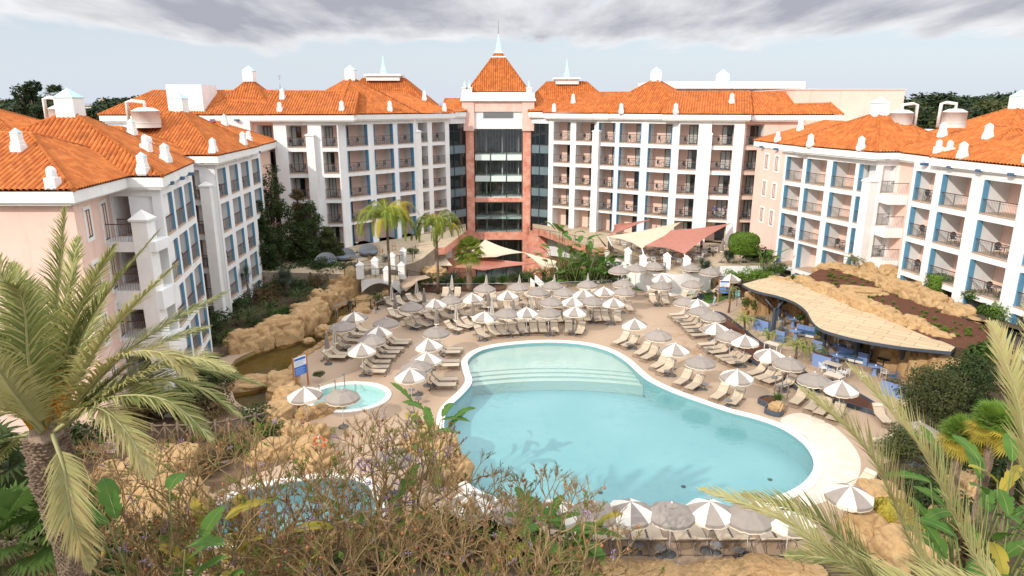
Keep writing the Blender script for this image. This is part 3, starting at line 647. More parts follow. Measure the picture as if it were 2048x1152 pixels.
sb = [(.4, 2.5), (3.3, 6.1), (7.3, 10.4), (11.6, 14.7), (15.9, 18.8)]
segs = [dict(p0=(36.5, 57.6), p1=R4a, m=0), dict(p0=R4a, p1=R4b, bays=sb, blue=1)]
w4 = wing('r2', segs, ZS, 'nearest right wing, white balcony frame with blue strips, cut by the picture edge', -1, 14.3, side=1, vars_=(0, 3, 4, 2), dep=2.2, jd=.4)
rr3 = hip_roof(w4, [(33.1, 55.0), (36.4, 36.5), (52, 36.5), (50, 55.0)], ES + .03, 18.2, ridge=[(41.8, 48.5), (42.8, 43)])
for r_, u, v, z, k in ((rr3, 1924, 314, 15.2, 'point'), (rr3, 2056, 322, 15.4, 'round')): chimney(r_, k, roof_hit(r_, u, v))
# ---- buildings behind
bb_ = empty('hotel_wing', 'rear hotel roof with wide white cap, showing between the roofs left of the tower', 'hotel building', group='hotel wings round the pool')
p = aty(767, 190, 112); r = hip_roof(bb_, [(p.x - 7, 110), (p.x + 7.5, 110), (p.x + 7.5, 122), (p.x - 7, 122)], 18.6, 22.6, ridge=[(p.x - 3.4, 113), (p.x + 3.4, 113)], sub=3)
mb = MB(); mb.bb(p.x - 2.6, p.x + 2.6, 112, 116, 22.3, 23.0); mb.bb(p.x - 2.9, p.x + 2.9, 111.7, 116.3, 23.0, 23.3); mb.lathe([(.7, 23.3), (.5, 23.7), (.75, 23.9), (.45, 24.0), (0, 26.3)], 4, (p.x, 113, 0), 1, False, pi / 4); mb.build('roof_cap', [M['whitetrim'], M['teal']], r)
mb = MB(); mb.bb(p.x - 7, p.x + 7, 111, 121, -5, 18.2); mb.build('wall', M['white'], bb_)
bb_ = empty('hotel_wing', 'rear hotel roof with wide white cap, showing between the roofs right of the tower', 'hotel building', group='hotel wings round the pool')
p = aty(1132, 190, 108); r = hip_roof(bb_, [(p.x - 7, 102), (p.x + 7.2, 102), (p.x + 7.2, 116), (p.x - 7, 116)], 17.9, 21.9, ridge=[(p.x - 3.0, 107), (p.x + 3.0, 107)], sub=3)
mb = MB(); mb.bb(p.x - 1.7, p.x + 1.7, 106, 110, 21.6, 22.3); mb.bb(p.x - 2.0, p.x + 2.0, 105.7, 110.3, 22.3, 22.55); mb.lathe([(.6, 22.55), (.4, 22.9), (.65, 23.1), (.4, 23.2), (0, 25.4)], 4, (p.x, 107.5, 0), 1, False, pi / 4); mb.build('roof_cap', [M['whitetrim'], M['teal']], r)
mb = MB(); mb.bb(p.x - 6.5, p.x + 6.5, 103, 115, -5, 17.6); mb.build('wall', M['white'], bb_)
pl = empty('plant_room', 'long white rooftop plant room with grey louvres behind the right centre roofs', 'plant room')
mb = MB(); mb.bb(19.5, 41.5, 103, 112, 15, 20.9); mb.bb(20.0, 42.2, 102.4, 113, 20.9, 21.9); mb.bb(42.2, 45, 104, 110, 18, 20.9); mb.build('wall', M['white'], pl)
mb = MB()
for i in range(6):
    x = 17.6 + i * 3.75
    for j in range(9): mb.bb(x, x + 3.3, 102.8, 102.95, 19.0 + j * .2, 19.1 + j * .2)
mb.build('louvre', M['steel'], pl)
mb = MB(); mb.box((0, 0, .5), (1.5, 1.5, 1.0)); mb.lathe([(1.1, 1.0), (0, 1.8)], 4, m=1, smooth=False, a0=pi / 4); mb.build('roof_cap', [M['whitetrim'], M['teal']], pl, (31, 105, 21.9))
pk = empty('pink_block', 'plain pale pink rendered block at the right end of the centre roofs', 'building')
mb = MB(); mb.bb(33.5, 46.5, 84, 98, -5, 20.4); mb.bb(33.4, 46.6, 83.9, 98.1, 20.4, 20.5); mb.build('wall', M['pink'], pk)
mb = MB(); mb.bb(34.0, 41, 80.5, 84, -5, 17.0); mb.build('wall', M['pink'], pk)
# flat service roofs with tanks between the side wings' roofs
def tank(u, v, y, r, h, lab, pipe):
    p = aty(u, v, y); o = empty('water_tank', lab, 'water tank', p, group='white roof tanks')
    mb = MB(); mb.lathe([(r, 0), (r, h), (r * 1.03, h), (r * .98, h + .06), (r * .55, h + .28), (0, h + .33)], 28); mb.lathe([(r * 1.03, h * .3), (r * 1.03, h * .34)], 28); mb.build('tank_body', M['tank'], o)
    mb = MB(); mb.tube([(0, 0, h + .25), (0, 0, h + .75), (pipe * .9 * r, 0, h + .85), (pipe * 1.35 * r, 0, h + .75), (pipe * 1.38 * r, 0, 0)], .15, 8); mb.build('pipe', M['tank'], o)
tank(133, 252, 55, 1.05, 1.3, 'squat white roof tank with bent pipe at far left behind the nearest cap', -1)
tank(295, 255, 60, 1.1, 1.35, 'squat white roof tank left of the square cap on the second left wing', -1)
tank(1799, 258, 66, 1.0, 1.45, 'white roof tank with bent pipe, right of the square roof cap', 1)
tank(1905, 255, 64, 1.0, 1.35, 'white roof tank with pipe behind the nearest right roof', -1)
for (x0, x1, y0, y1, z, lab) in ((-60, -36, 46, 80, 14.5, 'grey flat service roof behind the left wings'), (39, 66, 53, 82, 15.0, 'grey flat service roof behind the right wings')):
    o = empty('service_block', lab, 'building'); mb = MB(); mb.bb(x0, x1, y0, y1, -5, z - .3); mb.build('wall', M['white'], o)
    mb = MB(); mb.bb(x0 - .1, x1 + .1, y0 - .1, y1 + .1, z - .3, z); mb.build('roof', M['flatroof'], o)
    mb = MB(); rr = random.Random(5)
    for i in range(7): yy = y0 + 4 + i * 3.2; mb.tube([(x0 + 2, yy, z + .5), (x1 - 2, yy, z + .5)], .16, 7); mb.bb(x0 + 6, x0 + 7.6, yy + .6, yy + 2, z, z + 1.1)
    mb.build('service_pipe', M['tank'], o)
for foot, u, lab in (([(-53, 58), (-41, 58), (-41, 68), (-53, 68)], 58, 'left'), ([(42, 60), (52, 60), (52, 71), (42, 71)], 1965, 'right')):
    o = empty('roof_pavilion', 'small orange hipped roof with square white cap at the far %s' % lab, 'roof pavilion')
    mb = MB(); mb.bb(foot[0][0] + .6, foot[1][0] - .6, foot[0][1] + .6, foot[2][1] - .6, 13, 15.2); mb.build('wall', M['white'], o)
    hip_roof(o, foot, 15.9, 18.6, 99, cap=True)

# a wing added beside the camera, out of view, only to shade the foreground
Y0a, Y0b, Y1b = (-15.0, -20.0), (-15.0, -2.2), (-36.0, -2.2)
w0 = wing(None, [dict(p0=Y0a, p1=Y0b, bays=[(1.5 + 4 * i, 4.3 + 4 * i) for i in range(4)]), dict(p0=Y0b, p1=Y1b, m=1, bays=[(2 + 4 * i, 4.6 + 4 * i) for i in range(5)], blue=0)], [17.0, 14.05, 11.1, 8.15, 5.2, 2.25], 'unseen wing added beside the camera to cast shade over the foreground', -2, 20.0)
hip_roof(w0, [(-14.4, -20.6), (-14.4, -1.6), (-36.6, -1.6), (-36.6, -20.6)], 20.4, 22.6, ridge=[(-25, -13), (-25, -9)], sub=3)
# ================================================================== ground, deck, pools, beds, rocks
def smooth(P, n=6, closed=True):
    P = [Vector((p[0], p[1])) for p in P]; N_ = len(P); out = []
    for i in range(N_ if closed else N_ - 1):
        a, b, c, d = (P[(i + k - 1) % N_] if closed else P[min(max(i + k - 1, 0), N_ - 1)] for k in range(4))
        for k in range(n):
            s = k / n; out.append(.5 * ((2 * b) + (c - a) * s + (2 * a - 5 * b + 4 * c - d) * s * s + (3 * b - a - 3 * c + d) * s ** 3))
    if not closed: out.append(P[-1])
    return [tuple(p) for p in out]
def grow(P, d):               # offset a closed outline outwards
    if poly_area(P) < 0: P = P[::-1]
    out = []; n = len(P)
    for i in range(n):
        t = Vector((P[(i + 1) % n][0] - P[i - 1][0], P[(i + 1) % n][1] - P[i - 1][1]))
        t = t.normalized() if t.length > 0 else Vector((1, 0)); out.append((P[i][0] + t.y * d, P[i][1] - t.x * d))
    return out
def flat(mb, outer, holes, z, m=0):
    loops = [[Vector((p[0], p[1], 0)) for p in L_] for L_ in [outer] + holes]; fl = [p for L_ in loops for p in L_]
    zf = z if callable(z) else (lambda p: z)
    for t_ in tessellate_polygon(loops):
        pts = [(fl[i].x, fl[i].y, zf(fl[i])) for i in t_]
        if (pts[1][0] - pts[0][0]) * (pts[2][1] - pts[0][1]) - (pts[1][1] - pts[0][1]) * (pts[2][0] - pts[0][0]) < 0: pts = pts[::-1]
        mb.face(pts, m)
def ringwall(mb, P, z0, z1, m=0):
    for i in range(len(P)):
        a, b = P[i], P[(i + 1) % len(P)]; mb.face([(a[0], a[1], z0), (b[0], b[1], z0), (b[0], b[1], z1), (a[0], a[1], z1)], m)
def band(mb, A, B, z0, z1, m=0):
    n = len(A)
    for i in range(n):
        j = (i + 1) % n
        mb.face([(*A[i], z1), (*B[i], z1), (*B[j], z1), (*A[j], z1)], m); mb.face([(*B[i], z0), (*B[j], z0), (*B[j], z1), (*B[i], z1)], m); mb.face([(*A[j], z0), (*A[i], z0), (*A[i], z1), (*A[j], z1)], m)
def clip(P, inside, inter):
    out = []
    for i in range(len(P)):
        a, b = P[i - 1], P[i]; ia, ib = inside(a), inside(b)
        if ia != ib: out.append(inter(a, b))
        if ib: out.append(b)
    return out
def above(P, c): return clip(P, lambda p: p[1] >= c, lambda a, b: (a[0] + (b[0] - a[0]) * (c - a[1]) / (b[1] - a[1]), c))
px = lambda L_, z=0: [tuple(at(u, v, z)[:2]) for u, v in L_]
POOL = smooth(px([(936, 722), (955, 705), (990, 694), (1050, 687), (1110, 685), (1170, 690), (1215, 702), (1250, 722), (1275, 745), (1300, 764), (1345, 785), (1400, 805), (1460, 825), (1510, 838), (1560, 856), (1600, 882), (1622, 910), (1627, 935), (1615, 958), (1590, 978), (1550, 994), (1480, 1012), (1400, 1026), (1300, 1032), (1200, 1030), (1100, 1020), (1000, 1000), (930, 962), (898, 900), (888, 860), (895, 820), (925, 790), (944, 765), (938, 740)]), 4)

KP = [(-10.9 + 2.45 * cos(a * pi / 16), 42.0 + 2.1 * sin(a * pi / 16)) for a in range(32)]
P2 = smooth(px([(405, 1050), (440, 1010), (500, 982), (580, 965), (660, 958), (730, 968), (750, 1010), (740, 1060), (690, 1084), (600, 1088), (500, 1090), (430, 1085)]), 4)
JZ = [(6.4 + 2.5 * cos(a * pi / 16), 22.3 + 2.2 * sin(a * pi / 16)) for a in range(32)]
STR = smooth(px([(790, 574), (765, 588), (738, 604), (715, 622), (700, 648), (672, 668), (640, 690), (600, 712), (578, 738), (560, 775), (520, 815), (470, 800), (462, 730), (500, 705), (560, 682), (600, 664), (640, 632), (672, 606), (705, 586), (745, 570)]), 3)
if poly_area(POOL) < 0: POOL = POOL[::-1]
if poly_area(P2) < 0: P2 = P2[::-1]
if poly_area(STR) < 0: STR = STR[::-1]
POOLC, P2C, KPC, JZC = grow(POOL, .5), grow(P2, .45), grow(KP, .4), grow(JZ, .4)
g = MB(); R_ = 4000
far = [(-R_, -60), (R_, -60), (R_, 900), (-R_, 900)]
flat(g, far, [], -5.7); struct(g.build('ground', mat('far_ground', (.11, .12, .05), .95, (.20, .17, .10), .05)))
g = MB(); flat(g, [(-60000, 880), (60000, 880), (60000, 60000), (-60000, 60000)], [], -7.5)
m_, t_, b_ = nt('sea_water'); b_.inputs['Base Color'].default_value = (.10, .17, .28, 1); b_.inputs['Roughness'].default_value = .35; struct(g.build('sea', m_))
out = [(-60, 5), (60, 5), (60, 72), (15.0, 72), (13.5, 71.9), (-10.4, 71.9), (-11.5, 76), (-60, 80)]
g = MB(); flat(g, out, [POOL, KP, P2, JZ, STR], 0.0); ringwall(g, out, -5.7, 0.0, 0); struct(g.build('pool_deck', M['deck']))
# pools
def pool(name, P, C, z_floor, mf, water, zw, coping='coping', wet=True):
    w = MB(); ringwall(w, P, z_floor, 0.0, 0); flat(w, P, [], z_floor); struct(w.build(name + '_basin', mf))
    c = MB(); band(c, P, C, -.02, .06); struct(c.build(name + '_coping', M[coping]))
    s = MB(); flat(s, P, [], zw); struct(s.build(name + '_water', water))
pool('pool', POOL, POOLC, -1.35, M['poolfloor'], M['poolwater'], -.10)
pool('toddler_pool', KP, KPC, -.45, mat('mint_pool_floor', (.42, .58, .55), .6), M['poolwater'], -.08)
pool('lower_pool', P2, P2C, -1.2, mat('teal_pool_floor', (.15, .30, .33), .6, (.19, .34, .36), .4), M['poolwater'], -.1)
pool('whirlpool', JZ, JZC, -.9, mat('whirlpool_tile', (.42, .52, .60), .5), M['poolwater'], -.25)
sh = MB()
for c_, z in ((46.9, -.28), (46.3, -.36), (45.75, -.46), (45.2, -.60)):
    q = above(grow(POOL, -.02), c_)
    # the lip of each step bows towards the shallow end
    q2 = []
    for i in range(len(q)):
        q2.append(q[i]); a, b = q[i], q[(i + 1) % len(q)]
        if abs(a[1] - c_) < 1e-4 and abs(b[1] - c_) < 1e-4 and abs(a[0] - b[0]) > 2:
            for k in range(1, 16): s = k / 16; q2.append((a[0] + (b[0] - a[0]) * s, c_ + .95 * 4 * s * (1 - s)))
    flat(sh, q2, [], z, 0); ringwall(sh, q2, -1.34, z, 1)
struct(sh.build('pool_steps', [M['poolshallow'], mat('step_riser', (.29, .40, .385), .6)]))
dr = MB()
for u, v in ((1201, 984), (1367, 972), (1540, 958), (1290, 792), (1600, 884)):
    p = at(u, v, -1.3); dr.lathe([(.13, 0), (.13, .03), (0, .04)], 10, (p.x, p.y, -1.345))
struct(dr.build('pool_drain', M['frame']))
# pale stone apron on the right of the pool
ap = smooth(px([(1560, 842), (1600, 826), (1660, 848), (1705, 890), (1722, 930), (1705, 975), (1660, 1000), (1610, 1012), (1600, 985), (1640, 945), (1635, 905), (1610, 872)]), 4)
g = MB(); flat(g, ap, [], .012); struct(g.build('stone_apron', mat('pale_limestone', (.64, .58, .49), .7, (.58, .50, .40), 1.6, col3=(.62, .48, .34), scale3=.9, lo3=.55, hi3=.75)))
# stream
g = MB(); ringwall(g, STR, -.7, 0.0); flat(g, STR, [], -.7); struct(g.build('stream_bed', M['streambed']))
g = MB(); flat(g, STR, [], -.32); struct(g.build('stream_water', M['streamwater']))
# raised ground
def slab(name, P, z0, z1, top, side=None):
    g = MB()
    if poly_area(P) < 0: P = P[::-1]
    flat(g, P, [], z1, 0); ringwall(g, P, z0, z1, 1); return struct(g.build(name, [top, side or top]))
paveP = mat('stone_paving', (.50, .40, .28), .9, (.40, .31, .21), 1.6, bump=.3, bscale=10)
slab('garden_bed', [(-30, 35)] + px([(395, 720), (470, 690), (560, 655), (640, 600), (700, 572), (705, 556)], .6) + [(-17.5, 67.8), (-30, 82)], -.4, .6, M['soil'])
LT = [(-30, 68.2), (-18.5, 67.0)] + px([(700, 549), (745, 538), (800, 532), (826, 526), (845, 517)], 2.25) + [(-9.2, 79), (-9.2, 95), (-30, 82)]
slab('left_terrace', LT, -5.6, 2.25, paveP, M['stonewall'])
RT = px([(1213, 497), (1222, 512), (1248, 524), (1290, 540), (1345, 549), (1400, 545), (1440, 532)], 2.25) + [(28.5, 70.5), (28.6, 82), (20, 86), (11, 91)]
slab('right_terrace', RT, -5.6, 2.25, paveP, M['whitetrim'])
slab('upper_walk', [(5.2, 94.7), (11, 91.0), (11.4, 80.5), (9.6, 79.6), (4.0, 92.0), (3.0, 92.5), (2.9, 96.8)], 1.35, 2.25, paveP, M['marble'])
slab('upper_walk', [(-9.1, 93.6), (-9.1, 79.5), (-8.0, 80.2), (-6.2, 90.6), (-6.6, 96.6)], 1.35, 2.25, paveP, M['marble'])
slab('right_garden', px([(1440, 560), (1500, 545), (1560, 535)], 1.2) + [(29, 64), (29, 71), (20, 70)], -.4, 1.2, M['soil'])
lawn = smooth(px([(1236, 556), (1262, 578), (1300, 583), (1345, 588), (1385, 600), (1412, 606), (1440, 603), (1462, 590), (1462, 572), (1425, 562), (1380, 553), (1320, 548), (1270, 548)]), 3)
g = MB(); flat(g, lawn, [], .02); tag(g.build('lawn', M['lawn']), 'bright green lawn between the loungers at the back right of the deck', 'lawn', kind='stuff')
def bed(P, z=.10, edge=None, h=.16):
    P = smooth(px(P), 3); P = P[::-1] if poly_area(P) < 0 else P
    g = MB(); flat(g, P, [], z); struct(g.build('mulch_bed', M['mulch']))
    if edge: e = MB(); band(e, P, grow(P, .07), 0, h); struct(e.build('bed_edging', M[edge]))
bed([(690, 640), (742, 615), (760, 612), (790, 600), (842, 580), (850, 573), (830, 568), (790, 578), (752, 596)], .18)
bed([(852, 585), (920, 584), (1000, 583), (1000, 570), (850, 570)], .14)
bed([(1445, 590), (1500, 596), (1530, 606), (1540, 590), (1500, 570), (1455, 563), (1430, 556), (1415, 560)], .16)
bed([(1412, 632), (1425, 650), (1450, 690), (1500, 725), (1545, 745), (1610, 790), (1640, 780), (1590, 735), (1520, 690), (1470, 650), (1440, 630)], .15, 'greyblue', .3)
bed([(1590, 765), (1640, 795), (1700, 815), (1758, 832), (1755, 818), (1690, 780), (1640, 760)], .15, 'greyblue', .3)
bed([(1517, 806), (1535, 800), (1556, 806), (1548, 818), (1566, 826), (1556, 834), (1530, 826), (1536, 816)], .26, 'greyblue', .34)
# soil on the left and in the foreground
soilP = [(-60, 5), (-15.8, 5)] + px([(360, 1120), (400, 1000), (480, 960), (560, 930), (610, 905), (560, 860), (500, 830), (450, 800), (440, 740), (380, 715)]) + [(-30, 52), (-60, 52)]
g = MB(); flat(g, soilP, [], .015); struct(g.build('garden_soil', mat('dry_garden_soil', (.095, .06, .035), .95, (.17, .11, .065), 1.2, bump=.8, bscale=7, dist=.1)))
g = MB(); flat(g, [(16.5, 5), (60, 5), (60, 44), (33, 44)] + px([(1850, 760), (1800, 830), (1850, 900), (1760, 930), (1740, 1010), (1640, 1100)]) + [(10.5, 22.0)], [], .017); struct(g.build('garden_soil', M['soil']))
g = MB(); flat(g, [(-15.5, 5), (-15.5, 21.5), (-4, 22.5), (4, 19.6), (10, 20), (14, 22), (16, 5)], [], .013); struct(g.build('garden_soil', M['soil']))
# --------------------------------------------------------------- rocks
RK = []
for k in range(7):
    bm = bmesh.new(); bmesh.ops.create_icosphere(bm, subdivisions=5, radius=1.0); rr = random.Random(40 + k); o_ = Vector((rr.uniform(0, 50), rr.uniform(0, 50), 0))
    for v in bm.verts:
        p = v.co.copy(); q = p.normalized()
        q = Vector([math.copysign(abs(c) ** .72, c) for c in q])     # squarish
        vd = noise.voronoi(p * 1.15 + o_)[0]; d = 1 + .26 * noise.noise(p * .9 + o_) + .14 * noise.noise(p * 2.3 + o_) + .045 * noise.noise(p * 5 + o_) - .11 * max(0, .22 - (vd[1] - vd[0])) / .22
        v.co = q * d
        if v.co.z < -.45: v.co.z = -.45 - (v.co.z + .45) * .1
    me = bpy.data.meshes.new('boulder'); bm.to_mesh(me); bm.free(); me.materials.append(M['rock'])
    me.polygons.foreach_set('use_smooth', [True] * len(me.polygons)); RK.append(me)
rk = random.Random(11)
def boulder(par, p, s, rz=None):
    o = put('boulder', rk.choice(RK), par, p, rk.uniform(0, 6.28) if rz is None else rz); o.scale = s if isinstance(s, (tuple, list)) else (s, s * rk.uniform(.8, 1.1), s * rk.uniform(.75, 1.05)); return o
def rockwall(label, P, n, s, jit=.25, hs=1.0):
    """a modelled rock wall: bulging boulders along a line of (u, v, z) points seen at their foot"""
    W_ = [at(u, v, z) for u, v, z in P]; L_ = [0]
    for a, b in zip(W_[:-1], W_[1:]): L_.append(L_[-1] + (b - a).length)
    o = empty('rock_wall', label, 'rock wall', W_[0])
    for i in range(n):
        d = L_[-1] * (i + .5) / n; k = max(j for j in range(len(W_) - 1) if L_[j] <= d); p = W_[k].lerp(W_[k + 1], (d - L_[k]) / max(1e-6, L_[k + 1] - L_[k]))
        ss = s * rk.uniform(.75, 1.25); tdir = W_[k + 1] - W_[k]; rz = atan2(tdir.y, tdir.x)
        boulder(o, p - W_[0] + Vector((rk.uniform(-jit, jit), rk.uniform(-jit, jit), 0)), (ss * 1.15, ss * .95, ss * hs * rk.uniform(.8, 1.15)), rz + rk.uniform(-.3, .3))
    return o
rockwall('high ochre rock wall along the left bank of the stream', [(470, 700, .1), (500, 690, .1), (560, 670, .1), (600, 650, .2), (640, 615, .2), (675, 590, .3), (710, 575, .4), (740, 562, .6)], 17, 1.35, .2, 1.15)
rockwall('low ochre kerb of small rocks on the right bank of the stream', [(835, 565, .1), (800, 572, 0), (770, 592, 0), (742, 612, 0), (716, 632, 0)], 14, .55)
rockwall('thin line of small rocks edging the stream beside the closed grey umbrella', [(672, 672, -.1), (640, 694, -.1), (606, 716, -.1), (585, 736, -.1), (574, 752, -.1)], 22, .28, .08)
rockwall('ochre boulders between the stream and the signboard', [(545, 800, 0), (555, 775, 0), (575, 790, 0), (590, 810, 0), (560, 830, 0), (535, 850, 0)], 7, 1.0, .4)
rockwall('rock kerb round the planter under the signboard', [(605, 838, 0), (640, 828, 0), (670, 812, 0), (678, 790, 0)], 7, .55, .1)
rockwall('ochre rocks in the shade below the date palm', [(300, 930, 0), (340, 960, 0), (400, 940, 0), (250, 960, 0), (300, 1020, 0), (380, 1010, 0), (220, 1010, 0), (330, 1075, 0), (250, 1070, 0)], 13, 1.3, .8)
rockwall('low rocks behind the lower pool, below the orange life ring', [(520, 925, 0), (570, 900, 0), (620, 910, 0), (650, 925, 0)], 8, .8, .3)
rockwall('rocks between the toddler pool and the bushes', [(555, 860, 0), (590, 880, 0), (640, 880, 0)], 5, .8, .3)
rockwall('ochre rocks on the left edge of the big pool', [(820, 905, 0), (850, 890, 0), (880, 885, 0), (890, 915, 0), (905, 945, 0), (880, 950, 0)], 9, .8, .3)
rockwall('brown rocks on the near edge of the lower pool', [(560, 1100, 0), (600, 1090, 0), (640, 1082, 0), (690, 1088, 0), (740, 1100, 0), (580, 1130, 0), (680, 1130, 0)], 11, .9, .4)
rockwall('ochre rock rim in front of the whirlpool', [(1190, 1140, 0), (1240, 1140, .1), (1290, 1146, .1), (1380, 1152, .1), (1450, 1145, .1), (1520, 1128, .1), (1580, 1140, .1), (1640, 1150, .1)], 17, .6, .12, .45)
rockwall('tall ochre rock spur beside the lone striped umbrella at lower right', [(1745, 1010, 0), (1750, 1040, 0), (1765, 1070, 0), (1780, 1105, 0), (1740, 1085, 0), (1800, 1130, 0)], 9, 1.0, .3, 1.3)
rockwall('rocks on the garden edge under the banana plants', [(1930, 930, .2), (1960, 945, .2), (1850, 1130, .2), (1835, 1100, .2), (1870, 1145, .2)], 6, .9, .3)
# canopy rocks: lower wall behind the bar, upper wall below the right wings
rockwall('ochre rock wall rising behind the beige bar roof', [(1540, 572, 2.2), (1600, 572, 2.5), (1650, 592, 2.6), (1700, 612, 2.6), (1750, 634, 2.6), (1800, 656, 2.5), (1860, 682, 2.4), (1910, 704, 2.2), (1945, 715, 1.8)], 30, .95, .15, 1.05)
rockwall('ochre rocks at the far right end of the bar roof', [(1915, 722, 1.2), (1945, 735, .8), (1975, 715, 1.4), (1990, 685, 2.2)], 7, 1.0, .3, 1.0)
rockwall('upper ochre rock wall between the planted slope and the right wings', [(1640, 548, 3.0), (1700, 556, 3.2), (1760, 572, 3.4), (1830, 596, 3.5), (1880, 618, 3.5), (1930, 645, 3.3), (1975, 664, 3.1)], 20, 1.05, .3, .95)
rockwall('topmost short rock ridge right below the pink wall', [(1690, 540, 3.9), (1760, 545, 3.9), (1830, 565, 4.0), (1870, 590, 4.0)], 8, .9, .2, .8)
o = boulder(None, at(500, 772, -.3), (1.5, .9, .7)); tag(o, 'long rounded rock lying in the brown stream', 'boulder')
o = boulder(None, at(700, 656, 0), (1.2, .9, 1.0)); tag(o, 'pale boulder at the stream by the steel handrail, left of a striped umbrella', 'boulder')
o = boulder(None, at(652, 668, -.2), (.9, .7, .8)); tag(o, 'pointed boulder in the stream, lowest of the bank near the handrail', 'boulder')
o = boulder(None, at(617, 683, -.3), (.5, .4, .3)); tag(o, 'small flat rock standing in the stream water', 'boulder')
for u, v, lab in ((868, 556, 'ochre boulder under the pale sail, right of the bridge'), (838, 540, 'rounded ochre boulder just right of the bridge posts')):
    tag(boulder(None, at(u, v, .1), (1.5, 1.2, 1.3)), lab, 'boulder')
tag(boulder(None, at(1243, 530, 1.0), (1.5, .9, .7)), 'ochre boulder below the white restaurant terrace wall', 'boulder')
tag(boulder(None, at(1500, 545, 1.2), (1.3, .8, .6)), 'ochre boulder in the green bed behind the bar roof tip', 'boulder')
tag(boulder(None, at(1722, 585, 3.4), (1.9, .8, .5), -.5), 'flat pale boulder lying on the dark mulch slope', 'boulder')
tag(boulder(None, at(1552, 818, .2), (.55, .5, .5)), 'pale rock in the small mulch planter beside the pool', 'boulder')
for k, (u, v) in enumerate(((722, 618), (728, 600))): tag(boulder(None, at(u, v, -.1), (1.2, .7, .45)), ('lower' if k == 0 else 'upper') + ' flat stepping rock in the stream below the bridge', 'boulder')
# planted slope between the two rock walls
lo = [at(u, v, 3.0) for u, v in ((1600, 560), (1660, 585), (1720, 615), (1790, 650), (1860, 680), (1940, 700))]; hi = [at(u, v, 3.9) for u, v in ((1640, 538), (1710, 545), (1800, 570), (1860, 600), (1930, 640), (2010, 655))]
g = MB()
for i in range(5):
    a, b, c, d = lo[i], lo[i + 1], hi[i + 1], hi[i]
    for k in range(6):
        s0, s1 = k / 6, (k + 1) / 6
        g.face([a.lerp(d, s0), b.lerp(c, s0), b.lerp(c, s1), a.lerp(d, s1)])
struct(g.build('mulch_slope', M['mulch']))
g = MB()
top = [Vector((p.x, p.y, 4.0)) for p in hi]; back = [Vector((30, 62, 4.0)), Vector((32.6, 59, 4.0)), Vector((33.8, 53, 4.0)), Vector((35, 46, 4.0)), Vector((36.2, 40, 4.0)), Vector((37, 36, 3.2))]
for i in range(5): g.face([top[i], top[i + 1], back[i + 1], back[i]]); g.face([lo[i] - Vector((0, 0, 3.2)), lo[i + 1] - Vector((0, 0, 3.2)), lo[i + 1], lo[i]])
struct(g.build('terrace_garden', M['soil']))
# ================================================================== pool furniture
taupe = mat('taupe_canvas', (.33, .285, .25), .9, (.29, .25, .22), 3.0, trans=.12, rnd=.06)
ivory = mat('ivory_canvas', (.80, .76, .68), .9, (.74, .70, .62), 3.0, trans=.15)
trim = mat('cream_edging', (.74, .64, .50), .9)
pole_m = mat('white_pole', (.70, .70, .69), .4); base_m = mat('dark_base', (.10, .10, .10), .7)
sling = mat('beige_sling', (.55, .45, .335), .8, (.50, .405, .30), 5.0, bump=.2, bscale=120, rnd=.07)
sling2 = mat('beige_headrest', (.60, .50, .385), .85, rnd=.05)
bronze = mat('taupe_frame', (.16, .13, .105), .5, spec=.4)
def canopy_mesh(striped):
    mb = MB(); n = 8; q = 5
    def P(r, a, z, dip=0):
        # between the ribs the cloth is tighter and hangs a little lower
        f = (a / (2 * pi / n)) % 1; s = 4 * f * (1 - f); rr = r * (1 - .05 * s); return (rr * cos(a), rr * sin(a), z - .03 * s * (r / 1.05) - dip * s)
    prof = [(0.04, 2.46), (.35, 2.36), (.7, 2.20), (1.05, 1.99)]
    for k in range(n):
        m = (0 if k % 2 else 1) if striped else 0
        for j in range(q):
            a, b = 2 * pi * (k + j / q) / n, 2 * pi * (k + (j + 1) / q) / n
            for (r0, z0), (r1, z1) in zip(prof[:-1], prof[1:]): mb.face([P(r1, a, z1), P(r1, b, z1), P(r0, b, z0), P(r0, a, z0)], m, None, True)
            w = lambda f: .10 + .05 * abs(sin(pi * f * 2))
            A, B = P(1.05, a, 1.99), P(1.05, b, 1.99); dz0, dz1 = w(j / q), w((j + 1) / q)
            A2, B2 = (A[0] * 1.01, A[1] * 1.01, A[2] - dz0), (B[0] * 1.01, B[1] * 1.01, B[2] - dz1)
            mb.face([A2, B2, B, A], m, None, True)
            A3, B3 = (A2[0], A2[1], A2[2] - .055), (B2[0], B2[1], B2[2] - .055); mb.face([A3, B3, B2, A2], 2, None, True)
    return mb
def parasol(striped, lab):
    o = empty('parasol', lab, 'parasol')
    canopy_mesh(striped).build('canopy', [taupe, ivory, trim], o)
    mb = MB(); mb.tube([(0, 0, 0), (0, 0, 2.5)], .022, 8); mb.lathe([(.035, 2.46), (.045, 2.5), (.03, 2.55), (0, 2.57)], 8); mb.lathe([(.04, 1.1), (.04, 1.2)], 8); mb.build('pole', pole_m, o)
    mb = MB(); mb.lathe([(.30, 0), (.30, .05), (.26, .08), (.05, .10), (.04, .3)], 20); mb.build('base', base_m, o)
    if not striped:
        mb = MB()
        for k in range(16):
            a, b = 2 * pi * k / 16, 2 * pi * (k + 1) / 16; ra, rb2 = (.30 if k % 2 else .26), (.26 if k % 2 else .30)
            mb.face([(ra * cos(a), ra * sin(a), 2.40), (rb2 * cos(b), rb2 * sin(b), 2.40), (0, 0, 2.52)], 0)
        mb.build('vent_cap', taupe, o)
    mb = MB()
    for k in range(8):
        a = 2 * pi * k / 8; mb.tube([(.03 * cos(a), .03 * sin(a), 1.75), (.55 * cos(a), .55 * sin(a), 2.2)], .008, 4)
    mb.build('stretcher', pole_m, o)
    return index(o)
